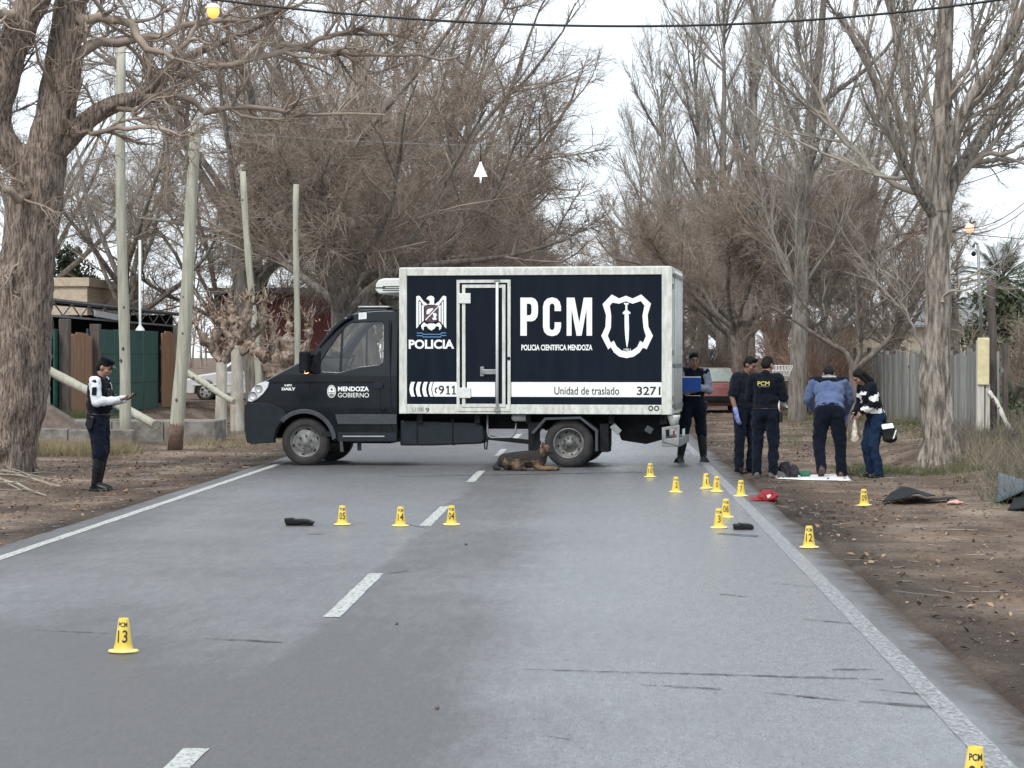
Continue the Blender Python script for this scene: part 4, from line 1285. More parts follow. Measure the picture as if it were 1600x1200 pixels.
for k, (kd, v, x, y, r, s) in enumerate(tall_left):
    place_tree(kd, v, x, y, r, s, f'{ORD[k]} tall bare tree rising above the dense brown crowns on the left', 'tall bare trees on the left')
yard = [('tall_grey', 1, -24.0, 96, 3.1, .95), ('tall_grey', 0, -19.0, 90, .2, .9), ('elm', 2, -15.4, 92, 2.2, 1.1), ('tall', 1, -13.6, 112, 2.2, 1.2)]
for k, (kd, v, x, y, r, s) in enumerate(yard):
    place_tree(kd, v, x, y, r, s, f'{ORD[k]} thin bare tree standing in the yards behind the green fence', 'bare trees in the yards')
right_row = [('poplar_grey', 0, 5.4, 62, .9, 1.0), ('poplar_grey', 1, 5.2, 79, 4.1, 1.05), ('poplar_grey', 0, 5.0, 93, 2.4, 1.1), ('poplar_grey', 1, 5.0, 110, 0.3, 1.15), ('poplar_grey', 0, 4.6, 135, 3.9, 1.2), ('poplar_grey', 1, 4.6, 165, 1.9, 1.25), ('poplar_grey', 0, 4.4, 210, 5.1, 1.4)]
for k, (kd, v, x, y, r, s) in enumerate(right_row):
    place_tree(kd, v, x, y, r, s, f'{ORD[k]} tall grey poplar in the row right of the road', 'poplars along the right verge', 'poplar_tree')
right_elm = [('elm', 1, 4.4, 72, 2.8, .92), ('elm', 2, 6.6, 68, 5.5, .85), ('elm', 0, 5.4, 86, 1.4, 1.0), ('elm', 1, 5.6, 104, 3.6, 1.1), ('elm', 2, 5.2, 126, .2, 1.15), ('elm', 0, 5.4, 160, 4.4, 1.2), ('elm', 2, 7.0, 92, 1.0, 1.0)]
for k, (kd, v, x, y, r, s) in enumerate(right_elm):
    place_tree(kd, v, x, y, r, s, f'{ORD[k]} spreading brown bare tree between the poplars on the right', 'brown bare trees on the right verge')
back_right = [('tall_grey', 1, 11.0, 95, 2.0, 1.0), ('elm', 2, 10.8, 84, 2.0, .8)]
for k, (kd, v, x, y, r, s) in enumerate(back_right):
    place_tree(kd, v, x, y, r, s, f'{ORD[k]} bare tree standing beyond the grey board fence', 'bare trees beyond the grey fence')
place_tree('bush_red', 0, 6.1, 66.5, .4, .80, 'rust brown dry bush behind the people on the verge', 'dry bushes on the right verge', 'dry_bush', 'bush')
place_tree('bush_red', 0, 6.9, 74.0, 2.4, .75, 'rust brown dry bush close to the grey fence boards', 'dry bushes on the right verge', 'dry_bush', 'bush')
place_tree('bush', 0, 3.6, 88.0, 1.4, 1.0, 'brown leafless thicket behind the old red car', None, 'dry_bush', 'bush')
place_tree('bush', 0, 7.3, 78.0, 3.4, 1.0, 'brown leafless thicket between the rust bush and the grey fence', None, 'dry_bush', 'bush')
place_tree('bush', 0, 10.2, 57.0, 4.4, .85, 'brown tangled bush rising over the top of the grey fence', None, 'dry_bush', 'bush')

# the far end of the avenue: woods too far to tell apart
def far_wood():
    rng = np.random.default_rng(77)
    s = Soup()
    n = 420
    x = rng.uniform(-130, 130, n); y = rng.uniform(250, 380, n)
    keep = (np.abs(x + 1.5) > 5)
    x, y = x[keep], y[keep]
    n = len(x)
    p = np.stack([x, y, np.zeros(n)], 1)
    P, R, D = polylines(rng, p, np.tile([0., 0, 1], (n, 1)), rng.uniform(7, 15, n), rng.uniform(.12, .25, n), 5, .06, .05, .2)
    s.tubes(P, R, 4)
    L = np.full(n, 10.0)
    grow_twigs(rng, s, P, R, D, L, [dict(n=10, t0=.15, ang=.7, ratio=.35, rr=.08, K=2, S=3, wander=.15, up=.06), dict(n=6, t0=.1, ang=.7, ratio=.5, rr=.06, K=1, S=3, wander=.2, up=.03)])
    o = raw('distant_woods', s.mesh('distant_woods', M['twig']))
    tag(o, 'hazy brown band of bare woods closing the far end of the road', 'woods', kind='stuff')
far_wood()

# ------------------------------------------------------------------ the big trees near the camera
def barky(name, pts, rad, parent, m, n=36, step=.07, ridge=.05, seed=0.0, fr=9.0, flare=0.0):
    "thick trunk or limb with furrowed bark as real relief"
    pts = [Vector(p) for p in pts]
    # resample with Catmull-Rom
    P2, R2 = [], []
    for i in range(len(pts) - 1):
        p0, p1, p2, p3 = pts[max(i - 1, 0)], pts[i], pts[i + 1], pts[min(i + 2, len(pts) - 1)]
        k = max(2, int((p2 - p1).length / step))
        for j in range(k):
            t = j / k
            P2.append(0.5 * ((2 * p1) + (p2 - p0) * t + (2 * p0 - 5 * p1 + 4 * p2 - p3) * t * t + (3 * p1 - p0 - 3 * p2 + p3) * t ** 3))
            R2.append(rad[i] * (1 - t) + rad[i + 1] * t)
    P2.append(pts[-1]); R2.append(rad[-1])
    V, Fq = [], []
    ref = None
    s_ = 0.0
    for i, p in enumerate(P2):
        d = (P2[min(i + 1, len(P2) - 1)] - P2[max(i - 1, 0)]).normalized()
        if ref is None: ref = d.orthogonal().normalized()
        ref = (ref - d * ref.dot(d)).normalized()
        bi = d.cross(ref)
        if i: s_ += (p - P2[i - 1]).length
        for k in range(n):
            a = 2 * PI * k / n
            u = ref * math.cos(a) + bi * math.sin(a)
            q = Vector((math.cos(a) * fr * R2[i] + seed, math.sin(a) * fr * R2[i], s_ * 1.3))
            q2 = Vector((math.cos(a) * 1.6 + seed, math.sin(a) * 1.6, s_ * .8))
            rid = 1 - abs(mnoise.noise(q * 1.0)) * 2
            rid += .5 * (1 - abs(mnoise.noise(q * 2.3 + Vector((3, 7, 1)))) * 2)
            r = R2[i] * (1 + ridge * (rid - .4) * 1.6 + .12 * mnoise.noise(q2))
            if flare: r *= 1 + flare * math.exp(-s_ / .35) * (1 + .5 * math.sin(a * 5 + seed))
            V.append(p + u * r)
    for i in range(len(P2) - 1):
        for k in range(n):
            Fq.append((i * n + k, i * n + (k + 1) % n, (i + 1) * n + (k + 1) % n, (i + 1) * n + k))
    o = raw(name, mesh_np(name, np.array([tuple(v) for v in V]), np.array(Fq), [m]), None, parent)
    return o

def poly_from(pts, rad):
    "one explicit limb as a level for grow_twigs"
    P = np.array([[tuple(p) for p in pts]], float)
    d = np.empty_like(P)
    d[:, 1:-1] = P[:, 2:] - P[:, :-2]; d[:, 0] = P[:, 1] - P[:, 0]; d[:, -1] = P[:, -1] - P[:, -2]
    L = np.array([np.linalg.norm(np.diff(P[0], axis=0), axis=1).sum()])
    return P, np.array([rad], float), unit(d), L

def near_tree(name, label, base, trunk, limbs, branches, mb, mt, plan, seed, ridge, fr=9.0, flare=.25):
    t = thing(name, label, 'tree', base)
    off = Vector(base)
    rel = lambda P: [Vector(p) - off for p in P]
    barky('trunk', rel([p for p, r in trunk]), [r for p, r in trunk], t, mb, 44, .06, ridge, seed, fr, flare)
    for lb in limbs:
        barky('limb', rel([p for p, r in lb]), [r for p, r in lb], t, mb, 22, .08, ridge, seed + 5, fr, 0)
    cr = Soup()
    rng = np.random.default_rng(seed)
    for lb, nn in [(l, 14) for l in limbs] + [(b, None) for b in branches]:
        P, R, D, L = poly_from(rel([p for p, r in lb]), [r for p, r in lb])
        if nn is None:
            # smooth the hand laid branch a little and give it a wandering path
            k = 14
            tt = np.linspace(0, len(lb) - 1, k)
            i0 = np.minimum(tt.astype(int), len(lb) - 2); f = (tt - i0)[:, None]
            Q = P[0][i0] * (1 - f) + P[0][i0 + 1] * f + rng.normal(size=(k, 3)) * .03
            Rr = R[0][i0] * (1 - f[:, 0]) + R[0][i0 + 1] * f[:, 0]
            P, R, D, L = poly_from(Q, Rr)
            cr.tubes(P, R, 8)
        g0 = dict(plan[0]); g0['n'] = int(g0['n'] * max(1.0, L[0]))
        p, d, l, r = children(rng, P, R, D, np.array([1.0]), g0['n'], g0['t0'], g0['ang'], g0['ratio'], g0['rr'])
        P, R, D = polylines(rng, p, d, l, r, g0['K'], g0['wander'], g0['up'], .3)
        cr.tubes(P, R, g0['S'])
        grow_twigs(rng, cr, P, R, D, l, plan[1:])
    raw('crown', cr.mesh('crown', mt), None, t)
    return t

def pts(Y, *a):
    return [(A(x, y, Y + (dy[0] if dy else 0)), r) for (x, y, r, *dy) in a]

M['bark_near'] = mat('furrowed_bark', (0.07, 0.052, 0.042), 0.92, col2=(0.30, 0.24, 0.195), vscale=14, stretch=(2.4, 2.4, 0.30), bump=1.0, bscale=30, lo=.40, hi=.60, detail=10)
M['bark_peel'] = mat('peeling_bark', (0.10, 0.082, 0.068), 0.92, col2=(0.36, 0.32, 0.275), vscale=7, stretch=(2.4, 2.4, 0.4), bump=1.0, bscale=24, lo=.40, hi=.62, detail=10)
YT = 34.0
tb = A(-14, 741, YT); tb = Vector((tb.x, tb.y, gz(tb.x, tb.y)))
plan_a = [dict(n=3.4, t0=.1, ang=.8, ratio=1.25, rr=.035, K=6, S=5, wander=.17, up=.02),
          dict(n=8, t0=.12, ang=.7, ratio=.5, rr=.013, K=4, S=4, wander=.2, up=.0),
          dict(n=6, t0=.05, ang=.7, ratio=.55, rr=.0055, K=4, S=3, wander=.22, up=-.02, tip=.5)]
near_tree('old_tree', 'massive furrowed old tree with forked trunk at the left edge', tb,
          [(tb - Vector((0, 0, .2)), .55)] + pts(YT, (-2, 690, .50), (18, 620, .46), (26, 540, .44), (32, 470, .43), (45, 390, .37), (55, 310, .345), (62, 262, .36), (70, 235, .33)),
          [pts(YT, (66, 262, .30), (84, 190, .27), (98, 110, .255), (106, 40, .24), (114, -60, .20), (120, -200, .16)),
           pts(YT, (52, 270, .24), (14, 236, .20, -.2), (-6, 190, .20, -.3), (6, 120, .235, -.4), (30, 50, .22, -.5), (62, -30, .20, -.6), (90, -160, .15, -.7)),
           pts(YT, (84, 242, .15), (112, 212, .14), (140, 186, .13), (175, 164, .115), (215, 152, .10), (250, 122, .075, .3), (300, 86, .06, .6), (360, 60, .045, 1), (430, 30, .035, 1.4))],
          [pts(YT, (118, 35, .10), (150, 28, .075, -.3), (200, 32, .065, -.6), (232, 76, .05, -.9), (275, 88, .03, -1)),
           pts(YT, (128, 80, .09), (170, 64, .07, .2), (240, 60, .06, .4), (310, 40, .05, .6), (400, 26, .035, .9), (500, -6, .02, 1.2)),
           pts(YT, (215, 152, .06), (262, 150, .05, .1), (330, 172, .045, .3), (420, 168, .035, .5), (500, 182, .025, .7), (600, 176, .016, .9)),
           pts(YT, (100, 214, .05), (150, 205, .04, -.4), (230, 198, .03, -.8), (300, 212, .018, -1.1)),
           pts(YT, (180, 162, .045), (230, 190, .035, -.3), (262, 205, .025, -.6), (290, 240, .014, -.8)),
           pts(YT, (250, 122, .05, .3), (290, 60, .04, .2), (330, 20, .03, .1), (380, -30, .02, 0)),
           pts(YT, (430, 80, .05, 1.4), (470, 68, .045, 1.5), (520, 55, .04, 1.7), (580, 45, .035, 1.9), (660, 66, .02, 2.2)),
           pts(YT, (300, 110, .055, .7), (380, 100, .05, 1.0), (470, 72, .045, 1.5), (540, 86, .035, 1.8), (640, 84, .03, 2.0), (720, 92, .02, 2.2)),
           pts(YT, (60, 290, .07), (30, 310, .06, -.6), (-10, 280, .05, -1)),
           pts(YT, (40, 30, .10, -.5), (0, 20, .08, -.9), (-40, -20, .06, -1.2)),
           pts(YT, (110, 20, .08), (150, -20, .06, .3), (220, -60, .04, .6)),
           pts(YT, (40, 400, .03, -.4), (10, 430, .02, -.5), (22, 460, .018, -.55), (30, 470, .012, -.56))],
          M['bark_near'], M['twig'], plan_a, 21, .12, 13.0)

YR = 36.0
rb = A(1464, 727, YR); rb = Vector((rb.x, rb.y, gz(rb.x, rb.y)))
plan_b = [dict(n=3.2, t0=.1, ang=.5, ratio=1.9, rr=.035, K=7, S=5, wander=.10, up=.09),
          dict(n=10, t0=.12, ang=.55, ratio=.42, rr=.013, K=4, S=3, wander=.14, up=.10),
          dict(n=6, t0=.05, ang=.6, ratio=.5, rr=.006, K=3, S=3, wander=.18, up=.06, tip=.5)]
near_tree('peeling_tree', 'pale peeling trunk with a fan of upright branches right of the group', rb,
          [(rb - Vector((0, 0, .2)), .29)] + pts(YR, (1470, 690, .245), (1464, 640, .232), (1461, 590, .225), (1463, 530, .195), (1466, 470, .18), (1464, 410, .17), (1468, 350, .165), (1468, 300, .16)),
          [pts(YR, (1467, 330, .18), (1468, 240, .15), (1474, 130, .125), (1478, 20, .11), (1480, -90, .09)),
           pts(YR, (1470, 330, .13), (1500, 265, .10, .3), (1535, 210, .09, .6), (1570, 150, .08, .8), (1612, 70, .065, 1), (1640, 0, .05, 1.1)),
           pts(YR, (1466, 320, .12), (1490, 215, .09, -.3), (1520, 150, .08, -.5), (1560, 90, .07, -.7), (1600, 10, .07, -.9), (1620, -60, .05, -1)),
           pts(YR, (1464, 330, .11), (1440, 250, .08, .3), (1420, 170, .07, .6), (1405, 70, .055, .8), (1380, -30, .06, 1)),
           pts(YR, (1464, 340, .10), (1425, 280, .07, -.5), (1390, 200, .06, -.9), (1360, 110, .05, -1.2), (1310, 20, .05, -1.3))],
          [pts(YR, (1486, 290, .05, .2), (1530, 245, .045, .1), (1580, 235, .03, 0), (1625, 215, .02, 0)),
           pts(YR, (1500, 255, .05, .3), (1550, 250, .035, .5), (1610, 250, .02, .7)),
           pts(YR, (1470, 200, .06), (1500, 120, .045, .3), (1530, 40, .03, .5), (1550, -30, .02, .7)),
           pts(YR, (1440, 300, .06, .3), (1380, 280, .045, .6), (1310, 210, .035, .9), (1260, 120, .025, 1.2), (1240, 30, .02, 1.3)),
           pts(YR, (1468, 470, .03, -.2), (1500, 440, .022, -.4), (1530, 420, .012, -.5)),
           pts(YR, (1440, 550, .02, -.2), (1410, 470, .016, -.4), (1400, 420, .01, -.5))],
          M['bark_peel'], M['twig_grey'], plan_b, 33, .13, 9.0, .18)

# small dark open tree behind the stooping man
YP = 47.0
sb = A(1334, 655, YP); sb = Vector((sb.x, sb.y, gz(sb.x, sb.y)))
plan_c = [dict(n=3.0, t0=.2, ang=.7, ratio=.75, rr=.018, K=5, S=4, wander=.16, up=.05),
          dict(n=7, t0=.1, ang=.7, ratio=.5, rr=.009, K=3, S=3, wander=.2, up=.03),
          dict(n=4, t0=.05, ang=.7, ratio=.55, rr=.005, K=3, S=3, wander=.2, up=.0, tip=.5)]
near_tree('fruit_tree', 'small dark open fruit tree behind the stooping man and the long haired woman', sb,
          [(sb - Vector((0, 0, .1)), .11)] + pts(YP, (1334, 620, .09), (1334, 590, .085), (1333, 574, .09)),
          [pts(YP, (1333, 578, .065), (1322, 553, .055), (1295, 535, .05), (1270, 520, .04), (1240, 500, .03), (1205, 480, .02)),
           pts(YP, (1334, 578, .06), (1345, 545, .045), (1340, 510, .03), (1338, 470, .02), (1335, 430, .012)),
           pts(YP, (1336, 575, .065), (1368, 550, .055), (1395, 520, .05), (1410, 480, .04), (1412, 445, .03), (1418, 410, .02))],
          [pts(YP, (1270, 522, .04), (1284, 505, .03), (1288, 470, .025), (1293, 440, .02)),
           pts(YP, (1350, 530, .03), (1380, 495, .024), (1400, 460, .018), (1430, 430, .01)),
           pts(YP, (1300, 538, .03), (1270, 500, .022), (1252, 470, .015), (1240, 430, .01)),
           pts(YP, (1400, 510, .03), (1440, 485, .02), (1480, 470, .012))],
          M['bark'], M['bark'], plan_c, 41, .04, 12.0, .1)

# ------------------------------------------------------------------ left side: yard, fence, poles, pollards, car
M['polewood'] = mat('weathered_pole', (0.27, 0.27, 0.215), 0.85, col2=(0.43, 0.42, 0.345), vscale=4, stretch=(4, 4, .35), bump=.5, bscale=18)
M['polebase'] = mat('rotten_base', (0.10, 0.055, 0.04), 0.9, col2=(0.2, 0.14, 0.11), vscale=6)
M['greenwood'] = mat('green_paint', (0.008, 0.055, 0.045), 0.55, col2=(0.016, 0.085, 0.068), vscale=2.5, bump=.15, bscale=30)
M['gatewood'] = mat('varnished_planks', (0.19, 0.10, 0.052), 0.6, col2=(0.33, 0.19, 0.105), vscale=3, stretch=(5, 5, .5), bump=.3, bscale=25)
M['oldwood'] = mat('dark_old_wood', (0.055, 0.045, 0.04), 0.85, col2=(0.12, 0.10, 0.088), vscale=4, stretch=(4, 4, .5), bump=.4)
M['roof'] = mat('dark_roof_sheet', (0.05, 0.053, 0.06), 0.6, col2=(0.10, 0.105, 0.115), vscale=2)
M['shade'] = mat('shade_and_seam', (0.018, 0.018, 0.022), 0.9, vary=.4)  # shed walls near black, interior shade put into the colour; also fence seams
M['concrete'] = mat('weathered_concrete', (0.10, 0.09, 0.078), 0.9, col2=(0.27, 0.25, 0.225), vscale=3.5, bump=.4, bscale=20)
M['soil'] = mat('heaped_soil', (0.085, 0.062, 0.05), 0.95, col2=(0.15, 0.115, 0.095), vscale=5, bump=.8, bscale=12)
M['maroon'] = mat('maroon_wall', (0.10, 0.022, 0.022), 0.7, vary=.25, vscale=2)
M['whitewash'] = mat('whitewashed_trunk', (0.30, 0.27, 0.23), 0.9, col2=(0.50, 0.47, 0.41), vscale=4, stretch=(2, 2, .6), bump=.5, bscale=18)
M['knob'] = mat('pollard_bark', (0.09, 0.064, 0.05), 0.92, col2=(0.37, 0.29, 0.23), vscale=11, bump=.9, bscale=12)
M['deadleaf'] = mat('dead_leaf', (0.22, 0.12, 0.05), 0.8, col2=(0.42, 0.27, 0.13), vscale=3)

FXX = -12.0
def fy(px, X=FXX): return X * FPX / (px - 937.0)
def zat(py, Y): return HCAM - (py - 556.0) * Y / FPX

fence = thing('green_fence', 'dark green sheet fence between old wooden posts behind the officer', 'fence', (FXX, 50, .3))
for (a, b, top, bot) in ((77, 93, 514, 660), (130, 150, 514, 652), (151, 172, 515, 648), (173, 193, 515, 645), (194, 218, 516, 641), (219, 242, 517, 637)):
    y0, y1 = fy(a), fy(b)
    ym = (y0 + y1) / 2
    o = MB().box(-.02, .02, y0 - 50 + .02, y1 - 50 - .02, .02, zat(top, ym) - .3).build('panel', M['greenwood'], fence, .006)
    for k in (.35, .7):
        MB().box(.022, .03, y0 - 50 + .02, y1 - 50 - .02, k * 2.1, k * 2.1 + .012).build('seam', M['shade'], o)
for (a, b, top) in ((78, 91, 498), (127, 140, 506), (258, 274, 510)):
    y0, y1 = fy(a), fy(b)
    ym = (y0 + y1) / 2
    MB().box(.04, .26, ym - 50 - .13, ym - 50 + .13, -.3, zat(top, ym) - .3).build('post', M['oldwood'], fence, .015)
def gate(label, a, b, topm, tope, n):
    y0, y1 = fy(a), fy(b)
    ym = (y0 + y1) / 2
    g = thing('plank_gate', label, 'gate', (FXX + .1, y0, gz(FXX, ym)))
    w = (y1 - y0) / n
    for k in range(n):
        yk = (k + .5) * w
        u = abs((k + .5) / n - .5) * 2
        h = zat(topm + (tope - topm) * u ** 2, y0 + yk) - g.location.z
        dz = random.uniform(-.01, .01)
        MB().box(-.02 + dz * .5, .02 + dz * .5, k * w + .008, (k + 1) * w - .008, .03, h + dz).build('plank', M['gatewood'], g, .006)
    for zz in (.45, 1.6):
        MB().box(-.06, -.021, .05, y1 - y0 - .05, zz, zz + .12).build('ledge', M['oldwood'], g)
    return g
gate('arched brown plank gate left of the officer', 93, 131, 519, 527, 6)
gate('narrow brown plank door right of the green fence', 243, 262, 517, 522, 4)

# open shed with a low dark roof and a lattice beam
shed = thing('open_shed', 'low dark open shed with lattice roof beam behind the green fence', 'shed', (-13.0, 50, .3))
rf = MB()
rf.add([(0, -4, 2.72), (0, 20, 2.66), (-8, 20, 3.35), (-8, -4, 3.41), (0, -4, 2.78), (0, 20, 2.72), (-8, 20, 3.41), (-8, -4, 3.47)],
       [(0, 1, 2, 3), (7, 6, 5, 4), (0, 4, 5, 1), (1, 5, 6, 2), (2, 6, 7, 3), (3, 7, 4, 0)])
rf.build('roof', M['roof'], shed)
MB().bar((.03, -4, 2.79), (.03, 20, 2.73), .04, .05).build('eave_trim', M['galv'], shed)
MB().bar((0, -4, 2.40), (0, 20, 2.34), .05, .05).build('lower_chord', M['galv'], shed)
for k in range(26):
    y0 = -4 + k * 24 / 26
    y1 = y0 + 24 / 26
    za, zb = (2.42, 2.72) if k % 2 else (2.72, 2.42)
    MB().bar((0, y0, za - .002 * (y0 + 4)), (0, y1, zb - .002 * (y1 + 4)), .025, .025).build('lattice_bar', M['galv'], shed)
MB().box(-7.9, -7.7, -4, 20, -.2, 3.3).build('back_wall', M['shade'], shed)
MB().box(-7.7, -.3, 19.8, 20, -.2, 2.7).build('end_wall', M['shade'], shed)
for yy in (-3.5, 5, 13, 19.4):
    MB().box(-.2, -.06, yy, yy + .14, -.3, 2.36).build('shed_post', M['oldwood'], shed)
MB().bar((.12, 7.2, 2.52), (.12, 11.5, 2.42), .03, .16).build('gutter_piece', M['lens'], shed)

def brick_mat():
    m = mat('pale_brick', (0.4, 0.33, 0.25), .9)
    nt = m.node_tree
    bt = nt.nodes.new('ShaderNodeTexBrick')
    tc = nt.nodes.new('ShaderNodeTexCoord')
    bt.inputs['Scale'].default_value = 3
    bt.inputs['Color1'].default_value = (.42, .32, .22, 1); bt.inputs['Color2'].default_value = (.5, .42, .32, 1); bt.inputs['Mortar'].default_value = (.45, .42, .37, 1)
    mp = nt.nodes.new('ShaderNodeMapping'); mp.inputs['Rotation'].default_value = (RAD(90), 0, 0)
    nt.links.new(tc.outputs['Object'], mp.inputs['Vector']); nt.links.new(mp.outputs['Vector'], bt.inputs['Vector'])
    nt.links.new(bt.outputs['Color'], nt.nodes['Principled BSDF'].inputs['Base Color'])
    return m
M['brick'] = brick_mat()
bh = thing('brick_house', 'pale brick house showing its wall top above the shed roof', 'house', (-24.0, 88, .3))
MB().box(-6, 3.9, 0, 8, -.3, 4.15).build('wall', M['brick'], bh)
MB().box(-6.1, 4.0, -.1, 8.1, 4.15, 4.5).build('parapet', mat('ochre_plaster', (.46, .39, .29), .9, vary=.15), bh, .02)
mh = thing('maroon_house', 'dark maroon house wall behind the white car', 'house', (-11.5, 92, .2))
MB().box(-4.2, 1.2, 0, 5, -.3, 4.1).build('wall', M['maroon'], mh)
MB().box(-4.5, 1.5, -.4, 5.4, 4.1, 4.3).build('roof', M['roof'], mh)
MB().box(-1.6, -.4, -.03, 0, .0, 2.1).build('door', M['oldwood'], mh)

# masonry in front of the yard
def block(name, label, cat, x0, x1, y0, y1, z1, m='concrete'):
    o = thing(name, label, cat, ((x0 + x1) / 2, (y0 + y1) / 2, 0))
    n = max(1, round((x1 - x0) / 1.1))
    for k in range(n):
        a, b = (x0 - x1) / 2 + (x1 - x0) * k / n, (x0 - x1) / 2 + (x1 - x0) * (k + 1) / n
        MB().box(a + .006, b - .006, (y0 - y1) / 2 + random.uniform(0, .015), (y1 - y0) / 2, -.3, z1 + random.uniform(-.02, .015)).build('slab', M[m], o, .02)
    return o
block('channel_wall', 'low grey concrete channel wall beside the old tree', 'wall', -12.4, -8.75, 42.0, 42.35, .35)
block('concrete_kerb', 'raised concrete kerb running in front of the plank gate', 'kerb', -12.2, -7.9, 46.2, 47.6, .40)

heap = MB()
def mound(cx, cy, rx, ry, h, name, label, m, cat, seed=0):
    n, k = 36, 12
    V = [(0, 0, h)]
    for j in range(1, k + 1):
        r = j / k
        for i in range(n):
            a = 2 * PI * i / n
            nz = fbm(np.array([2.5 * r * math.cos(a) + seed]), np.array([2.5 * r * math.sin(a) + 9]))[0] - .45
            V.append((rx * r * math.cos(a) * (1 + .3 * nz), ry * r * math.sin(a) * (1 + .3 * nz), h * (1 - r) ** 1.15 * (1 + .6 * nz) - .05 * r))
    Fq = [(0, 1 + i, 1 + (i + 1) % n) for i in range(n)]
    me = bpy.data.meshes.new(name)
    Fs = Fq + [(1 + (j - 1) * n + i, 1 + j * n + i, 1 + j * n + (i + 1) % n, 1 + (j - 1) * n + (i + 1) % n) for j in range(1, k) for i in range(n)]
    me.from_pydata(V, [], Fs)
    me.polygons.foreach_set('use_smooth', [True] * len(Fs))
    me.materials.append(m)
    o = raw(name, me)
    o.location = (cx, cy, gz(cx, cy) - .02)
    return tag(o, label, cat)
mound(A(62, 640, 44).x, 44.3, 1.25, 1.0, .80, 'soil_heap', 'heap of dark soil between the old tree and the plank gate', M['soil'], 'soil heap', 3)

# leaning and upright timber poles
def pole(name, label, Y, p_bot, p_top, r0, r1, ztop=None, group=None, base=False, m='polewood', Y2=None, cat='pole'):
    b = A(*p_bot, Y); t = A(*p_top, Y2 or Y)
    t_ = thing(name, label, cat, b, 0, group)
    n = 12
    P_, R_ = [], []
    for k in range(n + 1):
        u = k / n
        P_.append((t - b) * u + Vector((.02 * math.sin(u * 7 + p_bot[0]), .02 * math.cos(u * 5), 0)))
        R_.append(r0 + (r1 - r0) * u + .006 * math.sin(u * 23 + p_bot[0]))
    P_[0] = P_[0] + (P_[0] - P_[1]) * .25
    MB().tube(P_, R_, 16).build('shaft', M[m], t_)
    if base:
        MB().tube([P_[0] + (P_[1] - P_[0]) * .1, P_[0] + (P_[1] - P_[0]) * .75, P_[0] + (P_[1] - P_[0]) * 1.1], [r0 + .012, r0 + .008, r0 - .01], 14).build('rotten_foot', M['polebase'], t_)
    for k in range(5):
        u = random.uniform(.1, .9)
        MB().ell((t - b) * u + Vector((random.uniform(-.05, .05), -(r0 + (r1 - r0) * u) * .93, 0)), (.025, .02, .035), None, 8, 6).build('knot', M['oldwood'], t_)
    return t_
pole('timber_pole', 'straight mossy timber pole standing just right of the officer', 43.3, (195, 698), (188, 70), .112, .09)
pole('timber_pole', 'leaning timber pole with a rotten brown foot', 42.4, (275, 700), (308, 190), .135, .105, base=True)
pole('timber_pole', 'slim pale pole behind the pollard trees', 58, (408, 655), (379, 268), .095, .08)
pole('timber_pole', 'slim pale pole rising behind the truck cab', 60, (464, 650), (463, 288), .085, .075)
pole('prop_log', 'pale log propped slantwise behind the officer', 48.0, (72, 577), (244, 664), .10, .085, Y2=44.6, cat='log')
pole('prop_log', 'thin log leaning behind the leaning timber pole', 50, (288, 580), (366, 628), .075, .06, Y2=48, cat='log')
pole('fence_stake', 'pale round stake holding the propped log', 48.4, (72, 645), (73, 527), .10, .085, cat='stake')
pole('fence_stake', 'pale round stake beside the old tree trunk', 48.2, (60, 648), (62, 526), .085, .07, cat='stake')
vp = thing('vent_pipe', 'thin white pipe mast rising above the green fence', 'pipe', (FXX - .2, 59.6, 2.40))
MB().tube([(0, 0, -2.1), (0, 0, 2.4)], .035, 10).build('pipe', M['white'], vp)
MB().lathe([(.13, 0), (.11, .05), (.04, .14), (.036, .2)], 16).build('flashing', M['white'], vp)

